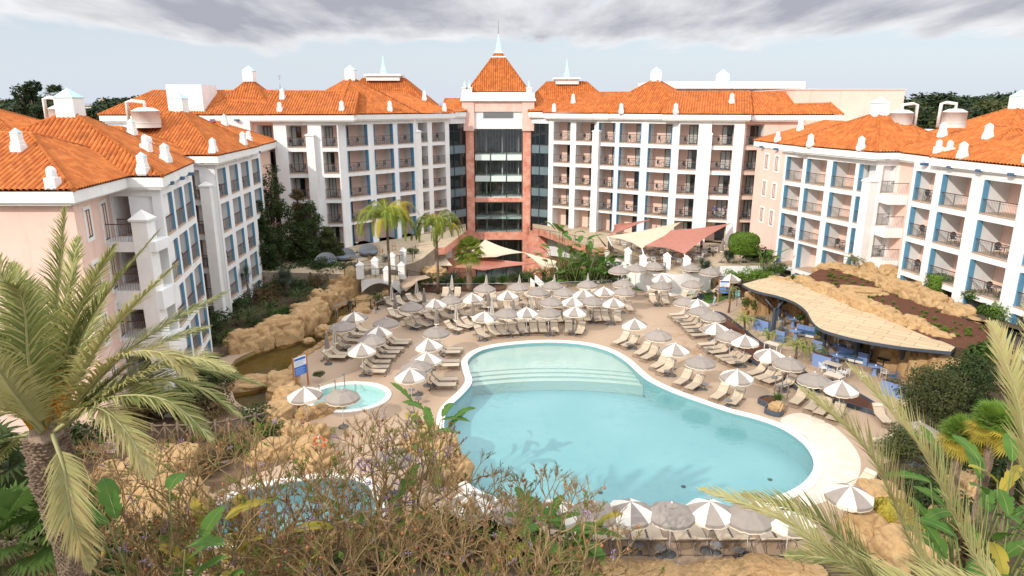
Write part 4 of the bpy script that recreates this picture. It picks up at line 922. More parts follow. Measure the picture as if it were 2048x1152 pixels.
PS = {True: parasol(True, None), False: parasol(False, None)}; used = {True: False, False: False}
PPOS = []
def put_parasol(st, u, v, lab, group):
    p = at(u, v, 2.1); p.z = 0.0
    if v < 545 and u > 1220: p = at(u, v, 2.9); p.z = .8
    PPOS.append((p.x, p.y, p.z)); rz = rd_.uniform(0, .78)
    if not used[st]: o = PS[st]; used[st] = True; o.location = p; o.rotation_euler = (0, 0, rz); tag(o, lab, 'parasol', group)
    else: o = copy_thing(PS[st], p, rz, lab, group)
    o.rotation_euler = (rd_.uniform(-.03, .03), rd_.uniform(-.03, .03), rz)
    return o
rd_ = random.Random(21)
UR = [('the row along the back fence', [(0, 968.7, 575), (0, 1035.8, 573.2), (0, 1104.8, 569.3), (0, 1175, 568), (0, 1246, 566)]),
      ('the second row from the back fence', [(0, 902, 598.6), (1, 942.7, 594.7), (1, 1015.6, 589.5), (0, 1076.8, 583), (0, 1127.6, 583.6), (1, 1168, 586.2), (1, 1207.7, 581.7), (0, 1247.4, 582.3)]),
      ('the third row from the back fence', [(0, 823, 611.6), (1, 868, 605.8), (0, 1102.2, 601.8), (1, 1145.2, 601.8), (0, 1184.2, 599.9), (1, 1227.2, 603.8)]),
      ('the row behind the front loungers', [(0, 872.4, 661.7), (1, 968.7, 632.4), (0, 1013, 624.6), (1, 1053.4, 622.7), (0, 1097, 623.3), (1, 1151, 622)]),
      ('the shaded cluster by the stream', [(0, 683.7, 651), (1, 710.8, 633), (1, 723.3, 696.4), (0, 741.5, 678), (1, 756, 662.5), (0, 770.7, 644)]),
      ('the short row left of the pool', [(1, 822, 747.6), (0, 834.4, 731), (1, 852.6, 714.6), (1, 858, 687.7)]),
      ('the pair by the toddler pool', [(1, 611, 786), (0, 682.5, 790)]),
      ('the row below the restaurant terrace', [(0, 1237, 538.9), (0, 1272, 535), (0, 1311, 530.4), (0, 1380, 533), (0, 1421, 542)]),
      ('the group on the lawn', [(0, 1322.9, 570.1), (1, 1324.2, 555.2), (0, 1384.7, 566.2), (1, 1459.6, 555.2)]),
      ('the long right hand line toward the bar', [(0, 1372, 602), (1, 1394.5, 606), (0, 1404.2, 620.3), (0, 1425.7, 632), (1, 1432, 655.4), (0, 1462.5, 670), (1, 1490.6, 680), (1, 1539.8, 707.5), (0, 1576.6, 724.7), (0, 1630.6, 757), (1, 1683, 773), (0, 1838, 858)]),
      ('the poolside row on the right', [(1, 1270, 647), (0, 1317, 667.7), (1, 1348.4, 696.6), (0, 1400.8, 720.8), (1, 1472.7, 749.7)]),
      ('the near row at the bottom edge', [(1, 945, 1002), (0, 1030, 1014), (1, 1112, 1020), (0, 1192, 1022), (1, 1260, 1018), (0, 1344, 1024), (1, 1420, 1018), (0, 1502, 1028), (1, 1580, 1036)])]
for row, L_ in UR:
    for i, (st, u, v) in enumerate(L_):
        put_parasol(bool(st), u, v, '%s parasol, %s from left in %s' % ('striped' if st else 'plain taupe', ORD[i], row), 'open parasols')
put_parasol(True, 1698, 986, 'lone striped parasol at the lower right corner of the pool', 'open parasols')
put_parasol(False, 785, 912, 'plain taupe parasol half hidden by branches, left of the pool rocks', 'open parasols')
# closed parasols
def closed(grey):
    o = empty('closed_parasol', None, 'parasol'); mb = MB()
    for k in range(16):
        a, b = 2 * pi * k / 16, 2 * pi * (k + 1) / 16
        for (z0, r0), (z1, r1) in zip([(1.25, .16), (1.6, .15), (2.1, .10), (2.45, .045)], [(1.6, .15), (2.1, .10), (2.45, .045), (2.55, .02)]):
            f = lambda r, kk: r * (1.25 if kk % 2 else .75)
            mb.face([(f(r0, k) * cos(a), f(r0, k) * sin(a), z0), (f(r0, k + 1) * cos(b), f(r0, k + 1) * sin(b), z0), (f(r1, k + 1) * cos(b), f(r1, k + 1) * sin(b), z1), (f(r1, k) * cos(a), f(r1, k) * sin(a), z1)], 0 if (grey or (k // 2) % 2) else 1, None, True)
    mb.lathe([(.21, 1.17), (.2, 1.27)], 16, m=2); mb.build('canopy', [taupe, ivory, trim], o)
    mb = MB(); mb.tube([(0, 0, 0), (0, 0, 2.62)], .022, 8); mb.build('pole', pole_m, o)
    mb = MB(); mb.lathe([(.30, 0), (.30, .05), (.05, .10), (.04, .3)], 20); mb.build('base', base_m, o)
    return index(o)
CP = {True: closed(True), False: closed(False)}; cu = {True: 0, False: 0}
CL = [(0, 832.7, 559.5, 'left end of the back fence'), (1, 847.7, 577, 'left of the back loungers, below the fence rail'), (0, 903.6, 550.4, 'fence behind the first two upright loungers'), (0, 972.7, 549.8, 'fence behind the first back row parasol'),
      (0, 782.6, 568.6, 'dark palm trunk on the left mulch bed'), (1, 789.7, 588, 'leftmost loungers below the mulch bed'), (1, 872.4, 615.5, 'striped parasol in the left middle of the crowd'), (0, 911.8, 609, 'loungers left of centre, paler of the two'), (1, 945.3, 601.8, 'striped parasol nearest the left middle'),
      (1, 977, 583.6, 'first back row parasol, just in front of it'), (0, 984, 596.6, 'closed grey one behind it, left of centre'), (1, 899.7, 572, 'first two upright loungers, between them'), (0, 1039, 550, 'fence behind the second back row parasol'), (0, 1109, 549, 'fence behind the third back row parasol'),
      (0, 1176, 546.5, 'fence behind the fourth back row parasol'), (0, 1247.4, 545, 'fence behind the fifth back row parasol'), (0, 1063.4, 593.4, 'middle of the crowd, white and thin'), (1, 1027, 597, 'middle of the crowd, grey and half hidden'), (1, 652, 662.5, 'stream edge, dark grey'), (0, 668, 651, 'stream edge, pale striped')]
for g_, u, v, lab in CL:
    p = at(u, v, 2.6); p.z = 0; g_ = bool(g_); lab = 'folded %s parasol at the %s' % ('grey' if g_ else 'white striped', lab)
    if not cu[g_]: cu[g_] = 1; CP[g_].location = p; tag(CP[g_], lab, 'parasol', 'folded parasols')
    else: copy_thing(CP[g_], p, rd_.uniform(0, 3), lab, 'folded parasols')
# sun loungers: the foot end points along -y
def lounger():
    o = empty('sun_lounger', None, 'sun lounger'); w = .32
    mb = MB(); n = 8
    for i in range(n):
        y0, y1 = -.95 + 1.2 * i / n, -.95 + 1.2 * (i + 1) / n; f = lambda y: .345 - .02 * sin(pi * (y + .95) / 1.2)
        mb.face([(-w, y0, f(y0)), (w, y0, f(y0)), (w, y1, f(y1)), (-w, y1, f(y1))], 0, None, True)
    mb.box((0, -.35, .315), (2 * w, 1.2, .03)); mb.build('seat', sling, o)
    bk = Matrix.Rotation(radians(40), 4, 'X')
    mb = MB(); mb.box((0, .25, .345), (2 * w, .001, .001)); mb = MB()
    c = lambda y, z: Vector((0, .25, .34)) + (bk @ Vector((0, y, z)))
    for i in range(5):
        a, b = .74 * i / 5, .74 * (i + 1) / 5; A, B = c(a, 0), c(b, 0); A2, B2 = c(a, -.03), c(b, -.03)
        for P_, Q_ in ((A, B), (B2, A2)): mb.face([(-w, P_.y, P_.z), (w, P_.y, P_.z), (w, Q_.y, Q_.z), (-w, Q_.y, Q_.z)])
        for sx in (-w, w): mb.face([(sx, A.y, A.z), (sx, B.y, B.z), (sx, B2.y, B2.z), (sx, A2.y, A2.z)])
    A, A2 = c(.74, 0), c(.74, -.03); mb.face([(-w, A2.y, A2.z), (w, A2.y, A2.z), (w, A.y, A.z), (-w, A.y, A.z)])
    b_ = mb.build('backrest', sling, o)
    mb = MB(); p = c(.60, .03); mb.box(p, (2 * w - .02, .24, .06), 0, 0, .94, bk); mb.build('pillow', sling2, b_)
    mb = MB()
    for s in (-1, 1):
        x = s * (w + .015); mb.tube([(x, -.97, .33), (x, .28, .32), (x, .95, .05)], .022, 6)
        mb.tube([(x, c(0, -.03).y, c(0, -.03).z), (x, c(.75, -.03).y, c(.75, -.03).z)], .018, 6)
    mb.tube([(-w, c(.75, -.03).y, c(.75, -.03).z), (w, c(.75, -.03).y, c(.75, -.03).z)], .018, 6); mb.build('frame', bronze, o)
    for s, y in ((1, -.62), (-1, .95)):
        mb = MB(); q = -.98 if s > 0 else .82
        mb.tube([(-w, y, .31 if s > 0 else .06), (-w, q, .02), (w, q, .02), (w, y, .31 if s > 0 else .06)], .02, 6); mb.build('leg', bronze, o)
    mb = MB()
    for s in (-1, 1): mb.tube([(s * w * .9, c(.45, -.03).y, c(.45, -.03).z), (s * w * .9, .42, .06)], .014, 5)
    mb.build('back_strut', bronze, o)
    return index(o)
LG = lounger(); lgu = [0]; LPOS = []
LR = [('the front row at the shallow end', [(964, 667, 32), (987, 662, 24), (1004, 661, 22), (1026, 660, 15), (1045, 657, 12), (1067, 656, 3), (1085, 656, 3), (1109, 656, 3), (1137, 656, -6), (1161, 659, -13)]),
      ('the second row from the pool', [(906, 655, 52), (925, 650, 50), (940, 647, 48), (971, 644, 42), (990, 643, 38), (1017, 641, 30), (1039, 638, 24), (1055, 637, 22), (1077, 636, 15), (1091, 636, 15), (1117, 636, 3), (1133, 634, 2), (1158, 634, 0), (1173, 634, 0), (1195, 634, 0), (1211, 634, 0), (1235, 635, -3)]),
      ('the third row from the pool', [(861, 634, 48), (874, 622, 48), (893, 632, 50), (898, 614, 40), (923, 613, -35), (931, 628, 48), (963.5, 610, 35), (988, 610, 10), (1015, 613, 10), (1034, 612, 10), (1065, 610, 8), (1091, 610, 4), (1117, 610, 6), (1145, 612, 0), (1179, 614, 4), (1206, 612, 0), (1245, 597, 0), (1258, 614, 0)]),
      ('the back row by the fence', [(844, 598, 40), (890, 587, 0), (914.7, 587, 0), (962, 590, -10), (986, 590, 5), (1025, 588, 0), (1056, 590, 18), (1093, 585, 0), (1120, 585, 0), (1165, 583, 0), (1188, 583, 0), (1238, 580, 0), (1259, 580, 0)]),
      ('the slanting rows at the left end of the deck', [(781, 606, 42), (802, 604, 40), (789, 629, 42), (808.6, 627, 42), (825.5, 599, 45), (824, 649, 50), (843.7, 646, 50), (844, 624, 46)]),
      ('the group on the lawn', [(1269.5, 562, 25), (1286.4, 560.5, 25), (1303, 558, 10), (1360.6, 554, -50), (1381.5, 556, -50), (1406, 563, -55), (1412.7, 571, -65), (1303, 582.5, -35), (1328, 584, -20), (1307, 600.7, 0), (1330.7, 600.7, -6), (1363, 593, -50), (1389, 591.6, -50), (1424, 582, -75), (1446, 585, -75)]),
      ('the long right hand line toward the bar', [(1358, 627, -78), (1366, 634, -78), (1373, 640, -78), (1382, 646, -78), (1388, 653, -78), (1395, 660, -78), (1404, 668, -78), (1419, 686, -76), (1432, 694, -74), (1441, 701, -74), (1456, 711, -74), (1465, 716, -74), (1478, 722, -74), (1515, 741, -58), (1531, 751, -58), (1549, 757, -56), (1573, 766, -52), (1597, 796, -40), (1628, 808, -42), (1646, 816, -42), (1672, 827, -42)]),
      ('the pairs on the right edge of the pool', [(1242.5, 679, -42), (1261, 685, -42), (1285, 700, -42), (1300, 709, -42), (1319, 726, -42), (1332.5, 735, -42), (1366, 757.5, -42), (1390, 767.5, -42), (1439.5, 786, -40), (1472, 796, -38)]),
      ('the shaded rows by the stream', [(667, 712, 88), (682, 706, 86), (689.4, 690, 80), (700, 679, 78), (714, 667, 76), (728, 659, 72), (799, 679, 90), (793.6, 685, 90), (783, 695.6, 89), (774.5, 703, 89), (766, 712, 88), (755.4, 722, 88), (752, 732, 88), (745, 741, 88)]),
      ('the pairs left of the pool', [(901, 696, 88), (896, 703, 88), (894, 721, 90), (892.6, 729, 90), (888, 757, 92), (884, 768, 92)]),
      ('the near row seen from behind', [(1165, 1074, 180), (1200, 1074, 180), (1237, 1074, 180), (1278, 1074, 180), (1312, 1074, 181), (1364, 1074, 180), (1398, 1074, 180), (1449, 1074, 180), (1482, 1074, 181), (1535, 1074, 180), (1570, 1074, 180)])]
for row, L_ in LR:
    for i, (u, v, a) in enumerate(L_):
        p = at(u, v, .35); p.z = .005 if row != 'the group on the lawn' else .02; LPOS.append((p.x, p.y)); lab = 'beige lounger, %s in %s' % ((ORD[i] + ' from left') if 'line' not in row and 'right edge' not in row else (ORD[i] if i < 20 else 'last') + ' from far end', row)
        rz = radians(a + rd_.uniform(-2.5, 2.5))
        if not lgu[0]: lgu[0] = 1; LG.location = p; LG.rotation_euler = (0, 0, rz); tag(LG, lab, 'sun lounger', 'sun loungers round the pool')
        else: copy_thing(LG, p, rz, lab, 'sun loungers round the pool')
tag(copy_thing(LG, at(1763.5, 831, .35) - Vector((0, 0, .345)), radians(-6), 'beige sun lounger under the palm frond beside the stone apron', 'sun loungers round the pool'), None, None)
copy_thing(LG, at(1774, 877, .35) - Vector((0, 0, .345)), radians(-84), 'beige sun lounger lying crosswise below the palm frond on the right', 'sun loungers round the pool')
copy_thing(LG, at(1790, 893, .35) - Vector((0, 0, .345)), radians(-84), 'lower of two crosswise sun loungers below the palm frond', 'sun loungers round the pool')
copy_thing(LG, at(1722, 965, .35) - Vector((0, 0, .345)), radians(-60), 'sun lounger behind the lone striped parasol at lower right', 'sun loungers round the pool')
# small tables beside the parasol feet
tb = empty('side_table', None, 'side table'); mb = MB(); mb.lathe([(.25, .40), (.25, .43), (0, .43)], 6, smooth=False); mb.build('table_top', mat('grey_table', (.20, .19, .19), .5), tb)
mb = MB(); mb.tube([(0, 0, .02), (0, 0, .4)], .03, 8); mb.lathe([(.2, 0), (.2, .03), (.03, .05)], 14); mb.build('leg', base_m, tb); index(tb)
first = True
for k, (x, y, z) in enumerate(PPOS):
    row = [r for r, L_ in UR for _ in L_] + ['x', 'y']; idx = [i for r, L_ in UR for i, _ in enumerate(L_)] + [0, 0]
    if row[k] in ('the row below the restaurant terrace', 'x', 'y', 'the pair by the toddler pool'): continue
    lab = 'small grey table at the foot of parasol %s in %s' % (('the ' + ORD[idx[k]]) if 0 else 'number ' + ORD[idx[k]], row[k])
    lab = 'grey side table under the %s parasol of %s' % (ORD[idx[k]], row[k])
    p = Vector((x + (.42 if k % 2 else -.42), y - .1, z))
    if first: tb.location = p; tag(tb, lab, 'side table', 'side tables by the parasols'); first = False
    else: copy_thing(tb, p, rd_.uniform(0, 1), lab, 'side tables by the parasols')
# ------------------------------------------------------------------ balcony chairs and tables
def small_chair(name, col):
    def fn(mb):
        mb.lathe([(.23, .42), (.23, .46), (0, .47)], 12)
        for x, y in ((-.19, -.19), (.19, -.19), (-.19, .19), (.19, .19)): mb.tube([(x * 1.1, y * 1.1, 0), (x, y, .43)], .016, 5)
        for k in range(9):
            a, b = pi * k / 4.5, pi * (k + 1) / 4.5
            mb.face([(0, .215, .70), (.21 * cos(a), .22, .70 + .24 * sin(a)), (.21 * cos(b), .22, .70 + .24 * sin(b))]); mb.face([(0, .235, .70), (.21 * cos(b), .24, .70 + .24 * sin(b)), (.21 * cos(a), .24, .70 + .24 * sin(a))])
            mb.tube([(.22 * cos(a), .23, .70 + .25 * sin(a)), (.22 * cos(b), .23, .70 + .25 * sin(b))], .018, 4, cap=False)
        for s in (-1, 1): mb.tube([(s * .22, .22, .66), (s * .25, .0, .66), (s * .23, -.16, .62), (s * .21, -.19, .44)], .014, 4); mb.tube([(s * .13, .23, .48), (s * .15, .2, .44)], .014, 4)
    return shared((name,), fn, name, [col])
dark = mat('black_woven', (.018, .019, .022), .6)
chm = small_chair('balcony_chair', dark)
tbm = shared(('btab',), lambda mb: (mb.lathe([(.30, .68), (.30, .71), (0, .715)], 14), mb.tube([(0, 0, 0), (0, 0, .68)], .025, 6), mb.lathe([(.2, 0), (.2, .02), (.02, .04)], 10)), 'balcony_table', [mat('grey_top', (.16, .16, .165), .4)])
WN = {'cr': 'right centre wing', 'cl': 'left centre wing', 'l1': 'nearest left wing', 'l2': 'second left wing', 'r1': 'right wing behind the rocks', 'r2': 'nearest right wing'}
RN = ['top', 'second', 'third', 'fourth', 'bottom']
for (x, y, z, rz, key, col, row, w, dep, side) in BAYS:
    if row > 3 or (key in ('r1', 'r2', 'l1', 'l2') and rd_.random() < .45): continue
    t_ = Vector((cos(rz), sin(rz), 0)); n_ = Vector((-sin(rz), cos(rz), 0)); C_ = Vector((x, y, z + .005)) - n_ * .35
    sh_ = side * .12 * w; pl_ = '%s row, %s bay, %s' % (RN[row], ORD[col], WN[key])
    for nm, me, dx_, dr_, lab, cat, grp in (('balcony_chair', chm, -.52, 1.2, 'left black chair, ', 'chair', 'black chairs on the balconies'), ('balcony_chair', chm, .55, -1.2, 'right black chair, ', 'chair', 'black chairs on the balconies'), ('balcony_table', tbm, .02, 0, 'grey table, ', 'table', 'small tables on the balconies')):
        if w < 1.9 and dx_ == -.52: continue
        tag(put(nm, me, None, C_ + t_ * (dx_ * min(1, w / 2.2) + sh_), rz + dr_ + rd_.uniform(-.4, .4)), lab + pl_, cat, grp)
# ================================================================== bar, terraces, sails, bridge, fences, people, signs
def bricks(name, c1, c2, mortar, bw, rh, ms=.03, rz=0.0, rough=.8):
    m, t, b = nt(name); L = t.links.new; tc = N(t, 'ShaderNodeTexCoord'); mp = N(t, 'ShaderNodeMapping'); mp.inputs['Rotation'].default_value = (0, 0, rz); L(tc.outputs['Object'], mp.inputs[0])
    br = N(t, 'ShaderNodeTexBrick', offset=.37, squash=1.0); br.inputs['Color1'].default_value = c4(c1); br.inputs['Color2'].default_value = c4(c2); br.inputs['Mortar'].default_value = c4(mortar)
    br.inputs['Scale'].default_value = 1.0; br.inputs['Mortar Size'].default_value = ms; br.inputs['Brick Width'].default_value = bw; br.inputs['Row Height'].default_value = rh; L(mp.outputs[0], br.inputs['Vector'])
    L(br.outputs['Color'], b.inputs['Base Color']); b.inputs['Roughness'].default_value = rough; return m
ZR = 3.05
roof_front = px([(1484, 568), (1497, 576), (1520, 584), (1555, 592), (1590, 605), (1612, 622), (1622, 640), (1638, 656), (1670, 668), (1720, 680), (1790, 692), (1850, 699), (1902, 704)], ZR)
roof_back = px([(1912, 694), (1860, 672), (1800, 648), (1740, 620), (1690, 598), (1640, 577), (1600, 562), (1560, 552), (1520, 558)], ZR)
rp = smooth(roof_front, 3, False) + roof_back
bar = empty('bar_pavilion', 'open bar pavilion with wavy beige plank roof on dark steel posts', 'bar pavilion')
if poly_area(rp) < 0: rp = rp[::-1]
g = MB(); flat(g, grow(rp, -.04), [], ZR + .004)
rang = atan2(roof_back[0][1] - roof_back[6][1], roof_back[0][0] - roof_back[6][0])
g.build('roof_panel', bricks('beige_roof_panels', (.56, .41, .25), (.47, .345, .205), (.17, .13, .10), 2.0, .78, .02, -rang - pi / 2 + .9), bar)
g = MB(); flat(g, rp, [], ZR - .02); flat(g, rp, [], ZR - .20); ringwall(g, rp, ZR - .20, ZR + .03); g.build('roof_edge', M['greyblue'], bar)
for u, v in ((1546, 664), (1557, 640), (1645, 703), (1709, 726), (1801, 748)):
    p = at(u, v, 0); mb = MB(); mb.box((p.x, p.y, 1.05), (.26, .26, 2.1), .3); mb.box((p.x, p.y, .02), (.42, .42, .04), .3)
    for a in (.4, 2.5, 4.6): mb.tube([(p.x, p.y, 1.9), (p.x + .9 * cos(a), p.y + .9 * sin(a), ZR - .27)], .055, 6)
    mb.build('post', M['greyblue'], bar)
mb = MB()
for u, v in ((1590, 558), (1678, 588), (1719, 606), (1764, 628), (1875, 677)):
    p = at(u, v, ZR + .1)
    for d in (-.1, .1): mb.lathe([(.0, -.03), (.08, -.02), (.09, .03), (.0, .08)], 8, (p.x + d, p.y, p.z + .04))
mb.build('roof_lamp', M['frame'], bar)
o = empty('rock_wall', 'ochre rock wall in the shade under the bar roof', 'rock wall', (roof_back[3][0], roof_back[3][1], 0)); B0_ = Vector((roof_back[3][0], roof_back[3][1], 0))
for i in range(18):
    s_ = i / 17 * (len(roof_back) - 1.001); k = int(s_); p = Vector(roof_back[k]).lerp(Vector(roof_back[k + 1]), s_ - k); q = Vector((p.x - .35, p.y - .5, .5)) - B0_; boulder(o, q, (1.15, 1.0, 2.1 if i % 2 else 1.8))
# bar furniture
def bt(u, v, lab):
    p = at(u, v, .75); p.z = 0; return copy_thing(BT, p, 0, lab, 'round blue bar tables')
BT = empty('bar_table', None, 'table'); mb = MB(); mb.lathe([(.48, .72), (.5, .735), (.48, .76), (0, .765)], 24); mb.build('table_top', M['bluepaint2'], BT)
mb = MB(); mb.lathe([(.22, 0), (.12, .35), (.2, .72)], 14); mb.build('leg', M['bluepaint2'], BT)
mb = MB(); mb.lathe([(.05, .765), (.05, .86), (0, .86)], 8, (.1, .05, 0)); tagged = mb.build('table_lamp', M['white'], BT); index(BT)
LB = [(1587, 637, 'round lavender blue table farthest under the bar roof'), (1593, 661, 'second round lavender blue table, before the dark blue sofa'), (1680, 691, 'round blue table right of the second roof post'), (1676, 710, 'round blue table beside the white rectangular table'), (1751, 731, 'round blue table nearest the last roof post')]
for i, (u, v, lab) in enumerate(LB):
    p = at(u, v, .75); p.z = 0
    if i == 0: BT.location = p; tag(BT, lab, 'table', 'round blue bar tables')
    else: copy_thing(BT, p, i, lab, 'round blue bar tables')
def rect_table(u, v, lab, w=1.2):
    p = at(u, v, .74); p.z = 0; o = empty('bar_table', lab, 'table', p, -.9, 'pale rectangular bar tables'); mb = MB(); mb.box((0, 0, .73), (w, .72, .04)); mb.build('table_top', M['palewood'] if 0 else mat('pale_table', (.52, .45, .36), .6), o)
    for sx in (-1, 1):
        for sy in (-1, 1): mb = MB(); mb.bb(sx * (w / 2 - .07) - .025, sx * (w / 2 - .07) + .025, sy * .3 - .025, sy * .3 + .025, 0, .71); mb.build('leg', M['tank'], o)
for u, v, lab in ((1687, 677, 'pale rectangular table deep under the bar roof'), (1665, 727, 'long pale rectangular table in the sun beside the blue planter'), (1668, 750, 'small pale table behind the plain taupe parasol'), (1546, 687, 'low pale table between the young palms')): rect_table(u, v, lab)
p = at(1768, 717, .75); p.z = 0; o = empty('bar_table', 'round black table near the rock arch of the bar', 'table', p); mb = MB(); mb.lathe([(.45, .72), (.45, .76), (0, .765)], 22); mb.build('table_top', M['frame'], o); mb = MB(); mb.tube([(0, 0, 0), (0, 0, .72)], .04, 8); mb.lathe([(.25, 0), (.25, .03), (.03, .05)], 14); mb.build('leg', M['frame'], o)
def metal_chair(name, col):
    def fn(mb):
        mb.box((0, 0, .45), (.42, .42, .03))
        for x in (-.2, .2):
            mb.tube([(x, -.2, 0), (x, -.2, .65), (x, .15, .65)], .014, 5); mb.tube([(x, .24, 0), (x, .2, .45), (x, .26, .82)], .016, 5)
        for i in range(7): x = -.2 + i * .4 / 6; mb.tube([(x, .2, .46), (x, .255, .8)], .009, 4)
        mb.tube([(-.2, .26, .82), (.2, .26, .82)], .016, 5)
    return shared((name,), fn, name, [col])
wch = metal_chair('bar_chair', M['tank']); bch = metal_chair('bar_chair_dark', M['darkblue'])
for u, v, k, a, lab in ((1563, 642, 0, 1.2, 'white metal chair left of the farthest blue table'), (1578, 632, 1, .5, 'dark blue chair behind the farthest blue table'), (1602, 630, 1, -.8, 'dark blue chair right of the farthest blue table'), (1571, 660, 1, 1.5, 'dark blue chair by the second blue table'), (1664, 690, 1, 1.3, 'dark blue chair left of the third blue table'), (1699, 690, 0, -1.2, 'white chair behind the third blue table'), (1662, 712, 1, 1.4, 'dark blue chair left of the table by the planter'),
                        (1646, 735, 0, 1.6, 'white chair at the left end of the sunny pale table'), (1660, 745, 0, 3.0, 'white chair in front of the sunny pale table'), (1676, 748, 0, 3.3, 'second white chair in front of the sunny pale table'), (1785, 712, 0, -1.2, 'white chair right of the round black table'), (1770, 745, 0, 2.2, 'white chair in front of the last round blue table'), (1786, 752, 1, -1.6, 'dark blue chair by the last roof post'), (1690, 745, 0, 3.6, 'white chair at the right end of the sunny pale table'), (1728, 752, 0, 1.2, 'white chair left of the last round blue table')):
    p = at(u, v, .45); p.z = 0; tag(put('bar_chair', bch if k else wch, None, p, a), lab, 'chair', 'metal bar chairs')
def planter(u, v, lab, w=.95, h=.95, rz=-.9):
    p = at(u, v, h * .5); p.z = 0; o = empty('planter', lab, 'planter', p, rz, 'tall blue planters'); mb = MB(); mb.box((0, 0, h / 2), (w, .42, h)); mb.build('planter_box', M['bluepaint2'], o)
    mb = MB(); mb.box((0, 0, h + .004), (w - .08, .34, .02)); mb.build('soil', M['mulch'], o)
    mb = MB(); rr = random.Random(int(u)); leafcloud(mb, [(Vector((rr.uniform(-.35, .35), 0, h + .12)), .2, .17, .16) for _ in range(5)], 160, .05, rr); mb.build('foliage', LEAF['grey'], o)
def leafcloud(mb, clumps, n, s, rr, up=.3, m=0):
    tot = sum(c[1] * c[2] * c[3] for c in clumps) or 1
    for c, rx, ry, rz_ in clumps:
        for _ in range(max(1, int(n * rx * ry * rz_ / tot))):
            d = Vector((rr.gauss(0, 1), rr.gauss(0, 1), rr.gauss(0, 1))).normalized(); q = rr.uniform(.55, 1.05)
            p = Vector((c[0] + d.x * rx * q, c[1] + d.y * ry * q, c[2] + d.z * rz_ * q))
            nn = (d * .7 + Vector((rr.uniform(-1, 1), rr.uniform(-1, 1), rr.uniform(-.4, 1) + up))).normalized()
            a = nn.orthogonal().normalized(); a = (a * cos(rr.uniform(0, 6.28)) + nn.cross(a) * sin(rr.uniform(0, 6.28))).normalized(); b = nn.cross(a); ss = s * rr.uniform(.6, 1.4)
            mb.face([p - a * ss, p - b * ss * .45, p + a * ss, p + b * ss * .45], m)
LEAF = {'dark': leaf('dark_leaf', (.034, .058, .018), (.065, .095, .028)), 'mid': leaf('mid_leaf', (.05, .10, .02), (.09, .15, .03)), 'bright': leaf('bright_leaf', (.11, .20, .025), (.17, .27, .04)), 'olive': leaf('olive_leaf', (.06, .075, .025), (.11, .12, .04)), 'grey': leaf('grey_green_leaf', (.10, .13, .08), (.17, .19, .12)),
        'yellow': leaf('yellow_leaf', (.34, .30, .05), (.48, .36, .05)), 'dry': leaf('dry_leaf', (.22, .12, .05), (.32, .17, .06)), 'brown': leaf('brown_green_leaf', (.105, .075, .032), (.165, .115, .05)), 'pine': leaf('pine_leaf', (.02, .035, .014), (.04, .06, .022), trans=.15)}
for u, v, lab in ((1518, 648, 'left of two adjoining blue planters'), (1530, 652, 'right of two adjoining blue planters'), (1562, 672, 'single blue planter in front of the first roof post'), (1637, 692, 'tall narrow blue planter beside the second roof post'), (1645, 722, 'blue planter with shrubs before the second young palm'), (1726, 716, 'blue planter behind the sofa at the third roof post'), (1786, 778, 'blue planter below the last roof post')): planter(u, v, lab, .8 if u not in (1645, 1786) else 1.4)
def sofa(u, v, lab, rz):
    p = at(u, v, .4); p.z = 0; o = empty('bar_sofa', lab, 'sofa', p, rz); mb = MB(); mb.box((0, 0, .2), (1.9, .8, .2)); mb.build('frame', M['tank'], o)
    for i in range(3):
        mb = MB(); mb.box((-.62 + i * .62, -.05, .38), (.6, .7, .16)); mb.build('cushion', M['darkblue'], o); mb = MB(); mb.box((-.62 + i * .62, .33, .62), (.6, .16, .45)); mb.build('backrest', M['bluepaint2'], o)
sofa(1614, 664, 'dark blue cushioned sofa right of the second blue table', -.7); sofa(1702, 712, 'dark blue cushioned sofa beside the third roof post', -.7)
def potted(u, v, lab, h=1.2, kind='mid', pot=.28, z=0):
    p = at(u, v, z + .3); p.z = z; o = empty('potted_plant', lab, 'potted plant', p); mb = MB(); mb.lathe([(pot * .8, 0), (pot, .45), (pot * .95, .47), (pot * .85, .42), (0, .42)], 16); mb.build('pot', M['rope'], o)
    rr = random.Random(int(u * 7 + v)); mb = MB(); mb.tube([(0, 0, .4), (.03, 0, h * .7)], .03, 6); mb.build('stem', M['bark'], o)
    mb = MB(); leafcloud(mb, [(Vector((rr.uniform(-.2, .2), rr.uniform(-.2, .2), h + rr.uniform(-.25, .25))), .28, .28, .3) for _ in range(5)], 260, .09, rr); mb.build('foliage', LEAF[kind], o)
for u, v, lab, h in ((1491, 623, 'left wicker pot with a small round tree, by the bar entrance', 1.3), (1507, 623, 'right wicker pot with upright leaves, by the bar entrance', 1.1), (1566, 625, 'tall potted plant in the shade of the bar rock wall', 1.5), (1600, 651, 'low wicker pot with a bushy plant among the blue tables', .9), (1634, 676, 'potted shrub beside the second roof post', 1.2), (1716, 703, 'potted shrub behind the third roof post', 1.0)): potted(u, v, lab, h)
